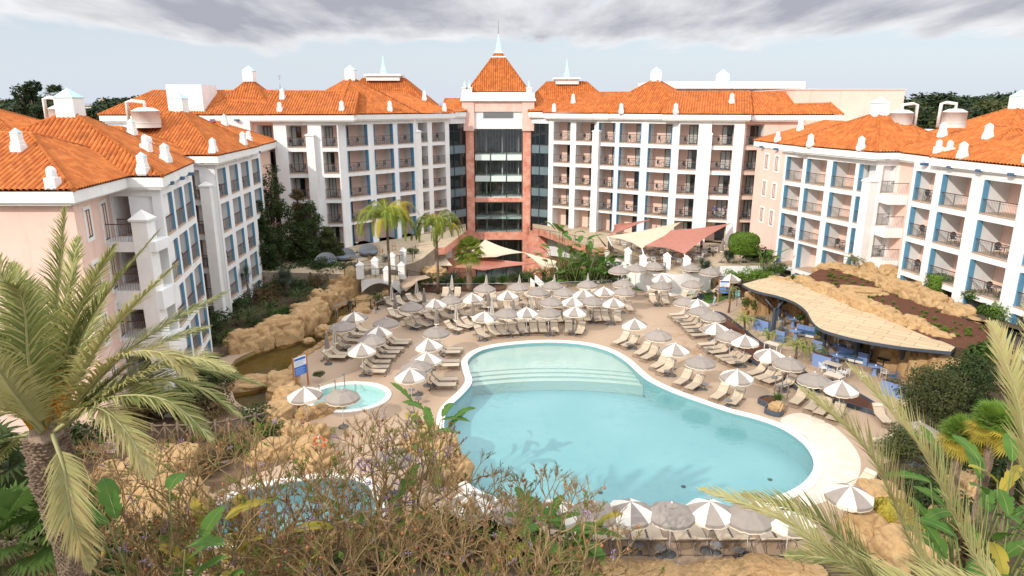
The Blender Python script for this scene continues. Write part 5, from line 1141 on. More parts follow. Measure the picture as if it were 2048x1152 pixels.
# ---- sails
def sail(C_, m, lab, pull=.2, sag=.35):
    C_ = [aty(*c) for c in C_]; mb = MB(); n = 14; cen = sum(C_, Vector()) / len(C_)
    if len(C_) == 3: C_ = [C_[0], C_[1], C_[2], C_[2]]
    def P(i, j):
        s, t_ = i / n, j / n; a = C_[0].lerp(C_[1], s); b = C_[3].lerp(C_[2], s); p = a.lerp(b, t_)
        es, et = 4 * s * (1 - s), 4 * t_ * (1 - t_); w = es * (1 - et * .5) * abs(2 * t_ - 1) ** 1.5 + et * (1 - es * .5) * abs(2 * s - 1) ** 1.5
        p = p.lerp(cen, pull * min(1, w)); p.z -= sag * es * et; return p
    V = [[P(i, j) for j in range(n + 1)] for i in range(n + 1)]
    for dz in (0, -.02):
        for i in range(n):
            for j in range(n): mb.face([q + Vector((0, 0, dz)) for q in (V[i][j], V[i + 1][j], V[i + 1][j + 1], V[i][j + 1])], 0, None, True)
    return tag(mb.build('shade_sail', m), lab, 'shade sail', 'shade sails')
sail([(1307, 437, 87), (1215, 473, 77), (1227, 449, 82)], M['redsail'], 'small terracotta shade sail, leftmost above the restaurant terrace')
sail([(1362, 444, 84), (1340, 468, 77), (1284, 497, 71), (1215, 473, 76)], M['cream'], 'cream shade sail between the two terracotta sails of the restaurant', .14)
sail([(1462, 446, 81.5), (1369, 508, 68.5), (1287, 492, 71.3), (1342, 460, 78)], M['redsail'], 'large terracotta shade sail, rightmost above the restaurant terrace', .14)
sail([(970, 479, 86), (1049, 505, 82), (992, 514, 79), (905, 520, 82)], M['cream'], 'cream shade sail with peaked top in front of the tower base', .15)
sail([(955, 512, 83), (1080, 527, 78), (966, 541, 76), (900, 535, 80)], M['redsail'], 'terracotta shade sail below the peaked cream sail', .15)
sail([(1059, 491, 86), (1104, 500, 82), (1049, 517, 80)], M['redsail'], 'little terracotta shade sail right of the marble pillar', .12)
sail([(1047, 504, 80), (1115, 522, 76), (1114, 535, 74), (1086, 538, 74)], M['cream'], 'cream shade sail hanging right of the lower terracotta sail', .12)
sail([(890, 507, 84), (905, 531, 78), (826, 535, 75)], M['cream'], 'pale grey shade sail between the two feathery palms', .12)
for (u, v, y, dx_, lab) in ((1369, 508, 68.5, .5, 'leaning white mast under the big terracotta sail'), (1284, 497, 71, .5, 'leaning white mast under the restaurant cream sail'), (1215, 473, 76, 1.0, 'leaning white mast at the left tip of the restaurant sails'), (1114, 535, 74, .3, 'thin white mast by the banana plants')):
    p = aty(u, v, y); mb = MB(); mb.tube([p, (p.x + dx_, p.y - .5, 2.25 if u > 1200 else -1.0)], .07, 8); tag(mb.build('sail_mast', M['tank']), lab, 'mast', 'white sail masts')
# ---- white capped posts, terrace railings
WP = MB(); WP.bb(-.32, .32, -.32, .32, 0, 1.35); WP.bb(-.36, .36, -.36, .36, 1.35, 1.43); WP.lathe([(.5, 1.43), (0, 1.8)], 4, smooth=False, a0=pi / 4); wp0 = WP.build('gate_post', M['whitetrim']); wpm = wp0.data; bpy.data.objects.remove(wp0)
for u, v, z, lab in ((721, 557, 1.9, 'white capped post at the left front of the bridge'), (751, 547, 2.1, 'white capped post at the left back of the bridge'), (775, 566, 1.6, 'white capped post behind the dark palm trunk'), (804, 557, 1.6, 'white capped post at the right front of the bridge'), (807, 527, 2.25, 'white capped post on the left terrace corner'), (785, 538, 2.25, 'white capped post between bridge and left terrace'),
                     (1255, 527, 2.25, 'white capped post at the bend of the restaurant terrace'), (1285, 541, 2.25, 'second white capped post of the restaurant terrace'), (1297, 553, .8, 'lower white post of the terrace steps, behind a taupe parasol'), (1333, 558, .8, 'front white post of the terrace steps'), (1333, 538, 2.25, 'upper white post of the terrace steps'), (1372, 545, 2.25, 'white capped post at the mast of the big sail')):
    o = put('gate_post', wpm, None, at(u, v, z), 0); o.scale = (1, 1, 1.0); tag(o, lab, 'post', 'white capped posts')
def fence(lab, P, h=1.05, gap=2.2, panel=True, rail='steel', bars=False, name='glass_railing'):
    W_ = [at(*p) for p in P]; o = empty(name, lab, 'railing'); R_ = MB(); G_ = MB(); Bm = MB()
    for a, b in zip(W_[:-1], W_[1:]):
        n = max(1, round((b - a).length / gap))
        for i in range(n + (1 if b is W_[-1] else 0)):
            q = a.lerp(b, i / n); mb = MB(); mb.bb(-.03, .03, -.03, .03, 0, h); mb.build('post', M[rail], o, q)
        R_.tube([a + Vector((0, 0, h)), b + Vector((0, 0, h))], .03, 6)
        if panel: G_.face([a + Vector((0, 0, .1)), b + Vector((0, 0, .1)), b + Vector((0, 0, h - .05)), a + Vector((0, 0, h - .05))])
        if bars:
            k = int((b - a).length / .14)
            for i in range(k): q = a.lerp(b, (i + .5) / k); Bm.bb(q.x - .008, q.x + .008, q.y - .008, q.y + .008, q.z + .08, q.z + h)
    R_.build('handrail', M['rail' if rail == 'frame' else rail], o)
    if panel: G_.build('glass_panel', M['clear'], o)
    if bars: Bm.build('baluster', M['frame'], o)
    return o
fence('long glass fence with steel rail along the back of the deck', [(752, 628, 0), (795, 606, 0), (832, 588, 0), (960, 587, 0), (1100, 585, 0), (1222, 580, 0)], gap=3.4)
fence('dark railing on the curved restaurant terrace edge', [(1216, 500, 2.25), (1226, 514, 2.25), (1250, 525, 2.25), (1285, 538, 2.25), (1330, 546, 2.25)], rail='frame', bars=True)
fence('dark railing below the restaurant terrace, behind the taupe parasols', [(1225, 574, 0), (1240, 566, 0), (1275, 560, 0), (1310, 557, 0)], rail='frame', panel=False, bars=True)
fence('railing on the pink marble walk right of the tower', [(1056, 470, 2.25), (1100, 478, 2.25), (1150, 488, 2.25), (1186, 496, 2.25)], rail='frame')
fence('railing on the pink marble walk left of the tower', [(840, 486, 2.25), (885, 478, 2.25), (930, 470, 2.25)], rail='frame')
fence('railing round the corner of the left terrace', [(690, 552, 2.25), (745, 538, 2.25), (800, 530, 2.25), (826, 524, 2.25), (832, 508, 2.25)], rail='frame', gap=2.5)
fence('thin dark railing by the path between bridge and palms', [(815, 560, 1.2), (850, 566, .5), (905, 566, .2), (935, 562, 0)], rail='frame', panel=False, bars=True)
fence('steel handrail by the stream boulder', [(676, 645, 0), (671, 634, 0), (703, 622, 0)], panel=False, gap=1.6)
fence('steel handrail round the signboard planter', [(590, 838, 0), (605, 815, 0), (640, 800, 0), (672, 790, 0), (690, 776, 0)], panel=False, gap=1.5)
o = empty('wooden_fence', 'dark log fence with crossed rails in the brown bushes below the date palm', 'fence'); W_ = [at(*p) for p in ((310, 890, .1), (385, 888, .1), (460, 880, .1), (540, 862, .1))]
for a, b in zip(W_[:-1], W_[1:]):
    for i in range(3):
        p, q = a.lerp(b, i / 3), a.lerp(b, (i + 1) / 3); mb = MB(); mb.tube([p, p + Vector((0, 0, 1.35))], .08, 7); mb.build('post', M['bark'], o)
        mb = MB(); u_ = Vector((0, 0, 1.2)); mb.tube([p + u_, q + u_], .06, 6); mb.tube([p + u_, q + u_ * .15], .05, 6); mb.tube([p + u_ * .15, q + u_], .05, 6); mb.build('rail', M['bark'], o)
# ---- bridge
br = empty('bridge', 'small white arched footbridge over the end of the stream', 'bridge')
a, b = at(722, 560, 1.75), at(800, 563, 1.45); mb = MB(); n = 12
for side in (0, 1):
    pass
dpt = Vector((0, 1.9, 0))
for i in range(n):
    s0, s1 = i / n, (i + 1) / n; f = lambda s: a.lerp(b, s) + Vector((0, 0, .35 * 4 * s * (1 - s) * .6)); lo_ = lambda s: a.lerp(b, s) + Vector((0, 0, -1.3 + 1.05 * 4 * s * (1 - s)))
    A, B, C_, D_ = f(s0), f(s1), lo_(s1), lo_(s0)
    mb.face([D_, C_, B, A], 0); mb.face([A, B, B + dpt, A + dpt], 1); mb.face([D_ + dpt, A + dpt, B + dpt, C_ + dpt], 0); mb.face([C_, D_, D_ + dpt, C_ + dpt], 0)
mb.build('arch', [M['whitetrim'], paveP], br)
for k, yy in enumerate((.1, 1.8)):
    mb = MB(); pts = [a.lerp(b, s / 8) + Vector((0, yy, .21 * 4 * (s / 8) * (1 - s / 8) + 1.0)) for s in range(9)]; mb.tube(pts, .03, 6)
    for q in pts: mb.tube([q, q - Vector((0, 0, 1.0))], .018, 5)
    mb.build('railing', M['frame'], br)
g = MB(); A = at(803, 563, 1.45); q = [A, A + dpt, at(850, 560, .9), at(862, 582, .0), at(838, 588, .02), at(812, 596, .02), at(792, 586, .05)]
flat(g, [(p.x, p.y) for p in q], [], lambda p: max(.03, min(1.45, (p.y - 64.6) * .55))); struct(g.build('ramp_path', M['deck']))
# ---- left terrace furniture
for i, (u, v, lab) in enumerate(((737, 511, 'grey curved daybed nearest the feathery palm on the left terrace'), (691, 520, 'grey curved daybed in the middle of the left terrace'), (652, 530, 'grey curved daybed half behind the left garden trees'))):
    p = at(u, v, 2.25); o = empty('daybed', lab, 'daybed', p, .2, 'grey daybeds on the left terrace'); mb = MB(); mb.lathe([(.1, .15), (1.0, .2), (1.05, .45), (.95, .5), (0, .5)], 20); mb.build('seat', mat('grey_cushion', (.16, .18, .21), .9), o)
    mb = MB()
    for k in range(12):
        a0, a1 = pi * k / 12, pi * (k + 1) / 12; z0, z1 = .45 + .7 * sin(a0), .45 + .7 * sin(a1)
        mb.face([(1.05 * cos(a0), 1.05 * sin(a0), .3), (1.05 * cos(a1), 1.05 * sin(a1), .3), (1.15 * cos(a1), 1.15 * sin(a1), z1), (1.15 * cos(a0), 1.15 * sin(a0), z0)])
    mb.build('backrest', mat('grey_weave', (.30, .31, .32), .8), o)
wk = metal_chair('wicker_chair', M['rope'])
for u, v, a, lab in ((757, 505, .4, 'wicker armchair behind the round glass table'), (706, 525, 1.5, 'wicker armchair left of the terrace parasol pole'), (742, 525, 2.4, 'wicker armchair in front of the round glass table'), (762, 512, -1.2, 'wicker armchair right of the round glass table'), (788, 500, .2, 'wicker armchair near the facade by the palms')):
    tag(put('wicker_chair', wk, None, at(u, v, 2.25), a), lab, 'armchair', 'wicker armchairs')
for u, v, lab in ((742, 517, 'round glass table among the wicker armchairs'), (770, 524, 'round pale table under the yellow palm fronds'), (715, 527, 'small round table between daybed and wicker chair')):
    tag(put('terrace_table', tbm, None, at(u, v, 2.25), 0), lab, 'table', 'round tables on the left terrace').scale = (1.6, 1.6, 1)
for u, v, lab in ((684, 484, 'folded grey parasol left on the left terrace by the facade'), (713, 480, 'folded grey parasol right on the left terrace by the white pillar'), (1445, 490, 'folded parasol at the right end of the restaurant terrace')):
    p = aty(u, v, 77 if u < 1000 else 72); p.z = 2.25; copy_thing(CP[True], p, 0, lab, 'folded parasols')
# ---- restaurant terrace furniture
rw = random.Random(9); n_ = 0
dch = metal_chair('terrace_chair', M['tank']); rch = metal_chair('red_chair', mat('red_paint', (.45, .02, .02), .5))
spots = [(1262, 498), (1280, 508), (1300, 513), (1322, 510), (1345, 517), (1310, 525), (1352, 528), (1240, 490), (1385, 522), (1410, 512), (1430, 505), (1395, 505)]
for i, (u, v) in enumerate(spots):
    p = at(u, v, 2.25); lab = ORD[i] + ' round table from the left end of the restaurant terrace' if 0 else None
    o = put('terrace_table', tbm, None, p, 0); o.scale = (1.8, 1.8, 1); tag(o, 'round table on the restaurant terrace, %s of its tables from the left' % ORD[sorted(spots).index((u, v))], 'table', 'round tables of the restaurant terrace')
    for k in range(3):
        a = k * 2.1 + rw.uniform(0, 1); q = p + Vector((.85 * cos(a), .85 * sin(a), 0))
        tag(put('terrace_chair', rch if (i in (1, 6) and k == 0) else dch, None, q, a - pi / 2), '%s terrace chair, %s at the %s restaurant table from the left' % ('red' if (i in (1, 6) and k == 0) else 'white', ORD[k], ORD[sorted(spots).index((u, v))]), 'chair', 'restaurant terrace chairs')
# ---- people
skin = mat('skin', (.50, .28, .19), .6); shoe = mat('dark_shoe', (.02, .018, .018), .5)
def person(lab, p, rz, top, legs, hair, step=.0, arm='down', h=1.75, sleeve=True, seated=False):
    o = empty('person', lab, 'person', p, rz); k = h / 1.75; V, R, E = [], [], []
    def add(x, y, z, r, par=None): V.append((x * k, y * k, z * k)); R.append(r * k); (E.append((par, len(V) - 1)) if par is not None else None); return len(V) - 1
    if seated: kn = lambda s: ((s * .11, -.42, .50), (s * .12, -.46, .09), (s * .12, -.60, .04))
    else: kn = lambda s: ((s * .10, -.03 - s * step * .5, .50), (s * .10, .03 - s * step + (.1 if step and s < 0 else 0), .09), (s * .11, -.13 - s * step, .04))
    zb = .45 if seated else .93
    pel = add(0, 0, zb, .135); sp_ = add(0, .01, zb + .18, .125, pel); ch = add(0, .0, zb + .38, .15, sp_); nk = add(0, -.01, zb + .56, .06, ch); hd = add(0, -.02, zb + .68, .088, nk); tp = add(0, -.015, zb + .77, .07, hd); add(0, -.105, zb + .67, .022, hd)
    for s in (-1, 1):
        a = add(s * .10, 0, zb - .06, .095, pel); q = kn(s); b = add(*q[0], .062, a); c = add(*q[1], .042, b); add(*q[2], .038, c)
        sh = add(s * .19, .0, zb + .47, .062, ch)
        if arm == 'phone' and s > 0: el = add(s * .27, -.10, zb + .25, .045, sh); wr_ = add(s * .16, -.20, zb + .52, .032, el); hx = (s * .10, -.15, zb + .62)
        elif arm == 'carry' or (arm == 'phone' and False): el = add(s * .25, -.02, zb + .20, .045, sh); wr_ = add(s * .18, -.26, zb + .22, .032, el); hx = (s * .14, -.36, zb + .24)
        else: el = add(s * .26, .04, zb + .20, .045, sh); wr_ = add(s * .26, -.05, zb - .03, .032, el); hx = (s * .25, -.08, zb - .12)
        pm = add(*hx, .034, wr_); dx_, dy_, dz_ = (Vector(hx) - Vector(V[wr_]) / k).normalized()
        for f in range(4): off_ = (f - 1.5) * .018; e1 = add(hx[0] + dx_ * .06 , hx[1] + dy_ * .06 + off_, hx[2] + dz_ * .06, .009, pm); add(hx[0] + dx_ * (.10 - .01 * abs(f - 1.2)) - s * .012, hx[1] + dy_ * .1 + off_ - .01, hx[2] + dz_ * .10, .008, e1)
        add(hx[0] - s * .03 + dx_ * .04, hx[1] - .03 + dy_ * .04, hx[2] + dz_ * .04, .010, pm)
    me = bpy.data.meshes.new('person_body'); me.from_pydata(V, E, []); b_ = bpy.data.objects.new('tmp', me); COL.objects.link(b_)
    md = b_.modifiers.new('s', 'SKIN'); 
    for i, r in enumerate(R): me.skin_vertices[0].data[i].radius = (r, r * (.75 if i in (1, 2, 0) else 1)); me.skin_vertices[0].data[i].use_root = (i == 0)
    ss = b_.modifiers.new('u', 'SUBSURF'); ss.levels = 1; ss.render_levels = 1
    dg = bpy.context.evaluated_depsgraph_get(); m2 = bpy.data.meshes.new_from_object(b_.evaluated_get(dg)); bpy.data.objects.remove(b_)
    for m_ in (skin, top, legs, shoe): m2.materials.append(m_)
    for pl in m2.polygons:
        c = pl.center / k; x, y, z = c
        if seated: m = 2 if (z < zb + .06 and z > .12) else (3 if z <= .12 else 1)
        else: m = 3 if z < .10 else (2 if z < zb + .05 and abs(x) < .215 else 1)
        if z > zb + .545: m = 0
        elif abs(x) > .20 and z < zb + (.0 if sleeve else .28): m = 0
        elif arm != 'down' and y < -.22 and z > zb: m = 0
        pl.material_index = m; pl.use_smooth = True
    put('body', m2, o)
    mb = MB(); mb.lathe([(.062, -.02), (.094, .03), (.097, .08), (.075, .13), (0, .155)], 12, (0, .012 * k, (zb + .65) * k)); mb.build('hair', hair, o)
    return o
cl = lambda n, c: mat(n, c, .85)
blk = cl('black_hair', (.012, .01, .009))
person('man in navy suit jacket and pale shirt walking behind striped parasols', at(1399, 616, 0), -.3, cl('navy_jacket', (.012, .016, .05)), cl('grey_trousers', (.05, .05, .06)), blk, .12)
person('woman in black top and light jeans striding on the phone by the signboard', at(1429, 612, 0), -1.5, cl('black_top', (.02, .02, .022)), cl('light_jeans', (.38, .46, .58)), blk, .24, 'phone', 1.68, False)
person('waiter in pale blue shirt and grey trousers under the bar roof', at(1741, 722, 0), 1.4, cl('pale_blue_shirt', (.42, .58, .68)), cl('slate_trousers', (.09, .10, .12)), blk, .05, 'down', 1.76, False)
person('man in pink shirt and dark trousers standing on the restaurant terrace', at(1402, 507, 2.25), .5, cl('pink_shirt', (.48, .20, .26)), cl('dark_trousers', (.03, .03, .04)), blk, .05, 'carry')
person('person in dark clothes seated at the back of the restaurant terrace', at(1418, 512, 2.25), .8, cl('dark_shirt', (.04, .03, .03)), cl('dark_trousers', (.03, .03, .04)), blk, seated=True)
bp_ = [b for b in BAYS if b[4] == 'cr' and b[5] == 6 and b[6] == 3][0]
for dx_, lab, c in ((-.3, 'guest in blue shirt on the lower balcony above the restaurant', (.10, .12, .35)), (.95, 'guest in purple top and white trousers on the lower balcony above the restaurant', (.22, .10, .22))):
    t_ = Vector((cos(bp_[3]), sin(bp_[3]), 0)); person(lab, Vector(bp_[:3]) + t_ * dx_, .6 * dx_, cl('shirt', c), cl('white_trousers', (.6, .6, .6)), blk, .03, 'carry', 1.7, False)
# ---- signs and small things
def sign(lab, u, v, rz, w=.95, h0=.95, h1=2.25, small=False):
    p = at(u, v, 0); o = empty('signboard', lab, 'sign', p, rz); 
    for s in (-1, 1): mb = MB(); mb.bb(s * (w / 2 + .05) - .05, s * (w / 2 + .05) + .05, -.05, .05, 0, h1 + .08); mb.build('post', mat('orange_wood', (.42, .20, .07), .7), o)
    mb = MB(); mid = h0 + (h1 - h0) * .5; mb.bb(-w / 2, w / 2, -.03, .03, mid, h1, 0); mb.bb(-w / 2, w / 2, -.03, .03, h0, mid, 1)
    mb.bb(-w / 2 + .05, w / 2 - .05, -.034, -.03, h1 - .22, h1 - .06, 1)
    for k in range(5): mb.bb(-w / 2 + .08, w / 2 - .12 - .1 * (k % 3), -.033, -.03, mid + .06 + k * .07, mid + .085 + k * .07, 2)
    for k in range(6): mb.bb(-w / 2 + .08, w / 2 - .15 - .12 * (k % 2), -.033, -.03, h0 + .08 + k * .085, h0 + .105 + k * .085, 3)
    mb.build('panel', [mat('sign_white', (.72, .76, .82), .5), mat('sign_blue', (.03, .13, .48), .5), mat('sign_text', (.25, .3, .42), .6), mat('sign_pale', (.35, .5, .8), .6)], o)
sign('white and blue pool signboard on wooden posts at the lawn edge', 1446, 605, -.1); sign('narrow blue and white signboard on orange posts beside the stream planter', 604, 775, .95, 1.0)
p = at(1473, 612, 0); o = empty('notice', 'small teal notice plate on a thin post near the lawn', 'sign', p); mb = MB(); mb.tube([(0, 0, 0), (0, 0, 1.5)], .03, 6); mb.build('post', M['steel'], o); mb = MB(); mb.bb(-.22, .22, -.05, -.03, .95, 1.6); mb.build('panel', mat('teal_sign', (.22, .50, .56), .5), o)
p = at(1497, 616, 0); o = empty('notice', 'small grey box on a post between lawn and bar', 'sign', p); mb = MB(); mb.tube([(0, 0, 0), (0, 0, 1.0)], .03, 6); mb.build('post', M['steel'], o); mb = MB(); mb.bb(-.2, .2, -.1, .1, .9, 1.4); mb.build('panel', mat('grey_box', (.42, .43, .45), .5), o)
p = at(639, 884, 1.1); o = empty('life_ring', 'orange and white life ring hanging on a post in the bushes', 'life ring', p); mb = MB()
for k in range(32):
    a0 = 2 * pi * k / 32; mb.tube([(.30 * cos(a0), 0, .30 * sin(a0)), (.30 * cos(a0 + pi / 16), 0, .30 * sin(a0 + pi / 16))], .075, 8, 1 if k % 8 == 0 else 0, False)
mb.build('ring', [mat('ring_orange', (.70, .10, .02), .5), M['whitetrim']], o); mb = MB(); mb.tube([(0, .1, -1.1), (0, .1, .4)], .04, 6); mb.build('post', M['steel'], o)
for u, v, lab, h in ((697, 622, 'black post with a dark cover at the stream handrail', 1.0), (712, 626, 'thin black post behind the shaded striped parasol', 1.3), (755, 619, 'black tripod-like post on a round foot by the mulch bed', 1.1), (742, 618, 'thin black post at the tip of the mulch bed', 1.0)):
    p = at(u, v, 0); mb = MB(); mb.tube([(0, 0, 0), (0, 0, h)], .05, 7); mb.lathe([(.22, 0), (.22, .06), (.04, .08)], 14); tag(mb.build('black_post', M['frame'], None, p), lab, 'post')
for k, (u, v) in enumerate(((1555, 792), (1567, 800))):
    p = at(u, v, 0); o = empty('steel_frame', ('taller' if k == 0 else 'lower') + ' open grey steel frame behind the small pool planter', 'steel frame', p, .4); mb = MB(); h = 1.5 - .4 * k
    for s in (-.3, .3): mb.bb(s - .025, s + .025, -.03, .03, 0, h)
    mb.bb(-.275, .275, -.028, .028, h - .05, h - .002); mb.build('frame', M['steel'], o)
for u, v, k in ((1070, 562, 'left'), (1079, 556, 'right')):
    p = aty(u, v, 70.5); mb = MB(); mb.prism([(-.5, -.2), (.5, -.2), (.5, .2), (-.5, .2)], -2.5, lambda q: .1 - q[0] * .9, 0); mb.build('stair_wall', M['whitetrim'], None, (p.x, p.y, p.z - .2)); tag(bpy.context.scene.objects[-1] if 0 else COL.objects[-1], k + ' white sloping stair wall with terracotta top behind the fence', 'stair wall')
# ================================================================== plants
LEAF['palm'] = leaf('palm_leaf', (.19, .225, .07), (.30, .30, .105), rnd=.05); LEAF['palepalm'] = leaf('pale_palm_leaf', (.45, .43, .185), (.55, .50, .225), rnd=.05)
LEAF['tipdry'] = leaf('straw_palm_leaf', (.42, .36, .15), (.50, .40, .2)); LEAF['queen'] = leaf('feathery_palm_leaf', (.12, .19, .02), (.24, .27, .03)); LEAF['queeny'] = leaf('yellow_palm_leaf', (.38, .33, .02), (.46, .36, .03))
LEAF['banana'] = leaf('banana_leaf', (.06, .15, .025), (.11, .21, .035)); LEAF['agave'] = leaf('agave_leaf', (.07, .105, .07), (.12, .15, .10)); LEAF['cycad'] = leaf('cycad_leaf', (.025, .05, .018), (.05, .085, .025))
rib = mat('palm_rib', (.36, .34, .16), .6); trunkm = mat('palm_trunk', (.23, .165, .115), .95, (.36, .27, .20), 5, bump=.6, bscale=18); fruit = mat('orange_fruit_stalk', (.60, .27, .02), .6); stem = mat('green_stem', (.16, .20, .06), .6)
flower = mat('lilac_flower', (.34, .24, .62), .8, (.46, .36, .72), 4); pod = mat('brown_seed_pod', (.20, .075, .03), .7, (.40, .16, .07), 2, rnd=.2); lichen = mat('lichen_bark', (.20, .155, .10), .95, (.42, .28, .03), 1.6, lo=.5, hi=.62)
def crv(P, n):                # smooth curve through control points
    P = [Vector(p) for p in P]; out = []
    for i in range(len(P) - 1):
        a, b, c, d = P[max(i - 1, 0)], P[i], P[i + 1], P[min(i + 2, len(P) - 1)]
        for k in range(n):
            s = k / n; out.append(.5 * ((2 * b) + (c - a) * s + (2 * a - 5 * b + 4 * c - d) * s * s + (3 * b - a - 3 * c + d) * s ** 3))
    return out + [P[-1]]
def frond(mb, P, ll, n, w=.028, droop=.25, start=.12, ml=0, mr=1, rr=None, r0=.035, fold=.35, seg=2, mt=None):
    C_ = crv(P, 8); L_ = [0]
    for a, b in zip(C_[:-1], C_[1:]): L_.append(L_[-1] + (b - a).length)
    mb.tube(C_, [r0 * (1 - .85 * l / L_[-1]) for l in L_], 5, mr)
    k = 0
    for i in range(n):
        s = start + (1 - start) * (i + .5) / n; d = s * L_[-1]
        while k < len(L_) - 2 and L_[k + 1] < d: k += 1
        p = C_[k].lerp(C_[k + 1], (d - L_[k]) / max(1e-6, L_[k + 1] - L_[k])); t = (C_[k + 1] - C_[k]).normalized()
        side = t.cross(Vector((0, 0, 1)))
        if side.length < .15: side = t.cross(Vector((0, 1, 0)))
        side.normalize(); up = side.cross(t).normalized()
        env = (sin(pi * min(1, .12 + .9 * (s - start) / (1 - start))) ** .6) * (1 - .25 * s)
        for sg in (-1, 1):
            l = ll * env * rr.uniform(.8, 1.12); ang = rr.uniform(.75, 1.0) * (1 - .45 * s)
            d0 = (t * cos(ang) + (side * sg * cos(fold) + up * sin(fold)) * sin(ang) + Vector((rr.uniform(-.1, .1), rr.uniform(-.1, .1), rr.uniform(-.1, .1)))).normalized()
            wv = d0.cross(up); wv = wv.normalized() * w if wv.length > 1e-5 else side * w; q = p; ww = 1.0; m_ = ml if mt is None or rr.random() > mt[1] * s else mt[0]
            for j in range(seg):
                e = q + (d0 + Vector((0, 0, -droop * (j + .5)))).normalized() * (l / seg); w2 = ww * (.8 if j < seg - 1 else .08)
                mb.face([q - wv * ww * .5, q + wv * ww * .5, e + wv * w2 * .5, e - wv * w2 * .5], m_); q = e; ww = w2
def arch(c, az, el, L_, drop):   # control points of a frond that leaves c and bends down
    h = Vector((cos(az), sin(az), 0)); return [c, c + h * L_ * .35 * cos(el) + Vector((0, 0, L_ * .36 * sin(el))), c + h * L_ * .72 * cos(el * .7) + Vector((0, 0, L_ * (.62 * sin(el) - .14 * drop))), c + h * L_ * (.98 - .15 * drop) + Vector((0, 0, L_ * (.62 * sin(el) - .62 * drop)))]
def scales(mb, base, top, r0, r1, rows, k, rr, m=0, out=.07):
    base, top = Vector(base), Vector(top)
    for i in range(rows):
        s = i / rows; c = base.lerp(top, s); r = (r0 + (r1 - r0) * s); hh = (top - base).length / rows
        for j in range(k):
            a = 2 * pi * (j + .5 * (i % 2)) / k + rr.uniform(-.08, .08); d = Vector((cos(a), sin(a), 0)); t = Vector((-sin(a), cos(a), 0)); w = pi * r / k * 1.05; o_ = out * rr.uniform(.5, 1.3)
            A, B = c + d * r - t * w, c + d * r + t * w; C_ = c + d * (r + o_) + Vector((0, 0, hh * 1.35)) - t * w * .6; D_ = c + d * (r + o_) + Vector((0, 0, hh * 1.35)) + t * w * .6; E_ = c + d * r * .8 + Vector((0, 0, hh * 1.1))
            mb.face([A, B, D_, C_], m); mb.face([C_, D_, E_], m); mb.face([B, E_, D_], m); mb.face([A, C_, E_], m)
# ---- the date palm on the left
rr = random.Random(5); cy = 13.5; c0 = aty(92, 868, cy); dp = empty('date_palm', 'large date palm with shaggy trunk and long arching fronds, left foreground', 'palm tree', (c0.x, c0.y, 0))
O = Vector((c0.x, c0.y, 0)); mb = MB(); zc = c0.z
mb.tube([(0, 0, 0), (.05, 0, zc * .5), (0, 0, zc - 2.6), (0, 0, zc - 1.3), (0, 0, zc - .3), (0, 0, zc + .2)], [.34, .24, .24, .36, .40, .28], 14)
scales(mb, (0.02, 0, 5), (0, 0, zc - 2.6), .24, .25, 70, 16, rr, 0, .05); scales(mb, (0, 0, zc - 2.6), (0, 0, zc - 1.3), .25, .37, 18, 17, rr, 0, .08); scales(mb, (0, 0, zc - 1.3), (0, 0, zc - .05), .37, .36, 15, 18, rr, 0, .12)
mb.build('trunk', trunkm, dp)
FR = [([(88, 850, 13.4), (40, 640, 13.0), (-40, 470, 12.6)], 0, 1), ([(95, 850, 13.6), (112, 620, 13.8), (132, 405, 13.9)], 0, 1), ([(100, 850, 13.7), (128, 640, 14.2), (158, 465, 14.8)], 0, 1), ([(105, 850, 13.6), (180, 640, 13.9), (325, 452, 14.3)], 0, 1), ([(108, 850, 13.4), (205, 680, 13.2), (358, 522, 13.0)], 1, 1),
      ([(110, 855, 13.8), (270, 690, 14.6), (462, 578, 15.6)], 0, 1), ([(112, 858, 13.3), (225, 725, 12.9), (320, 705, 12.6), (398, 765, 12.3)], 2, 1), ([(112, 860, 13.8), (280, 745, 14.6), (410, 738, 15.3), (535, 772, 16)], 0, 1), ([(112, 862, 13.5), (270, 765, 13.6), (390, 772, 13.8), (490, 838, 14)], 0, 1),
      ([(112, 862, 13.1), (185, 815, 12.3), (250, 860, 11.8), (305, 962, 11.4)], 2, 1), ([(105, 868, 13.0), (128, 940, 12.6), (145, 1040, 12.4), (182, 1142, 12.4)], 2, 1), ([(85, 855, 13.2), (25, 720, 12.6), (-60, 640, 12)], 0, 1), ([(80, 860, 13.4), (20, 760, 13.4), (-80, 720, 13.4)], 0, 1),
      ([(82, 866, 13.2), (30, 825, 12.8), (-60, 850, 12.4)], 1, 1), ([(85, 872, 13.6), (30, 880, 14.2), (-40, 960, 14.6)], 0, 1), ([(92, 850, 14), (70, 660, 15), (20, 520, 16)], 0, 1), ([(90, 860, 14), (60, 800, 15.4), (-10, 780, 16.5)], 0, 1), ([(100, 855, 14.2), (200, 780, 15.6), (340, 760, 17)], 0, 1), ([(95, 852, 13.3), (60, 740, 12.4), (45, 600, 11.8), (0, 560, 11.2)], 0, 1), ([(98, 852, 14), (160, 700, 15.2), (215, 560, 16)], 0, 1)]
FR += [([(110, 858, 13.6), (290, 705, 14.0), (425, 650, 14.6)], 0, 1), ([(110, 860, 13.2), (245, 770, 12.9), (370, 715, 12.7), (478, 745, 12.6)], 1, 1), ([(110, 862, 13.0), (205, 800, 12.5), (330, 800, 12.2), (430, 885, 12.0)], 0, 1), ([(88, 862, 13.0), (30, 790, 12.2), (-30, 700, 11.6)], 1, 1), ([(100, 850, 13.8), (150, 640, 13.4), (235, 480, 13.2)], 0, 1)]
mats = [LEAF['palm'], LEAF['palepalm'], LEAF['tipdry'], rib]
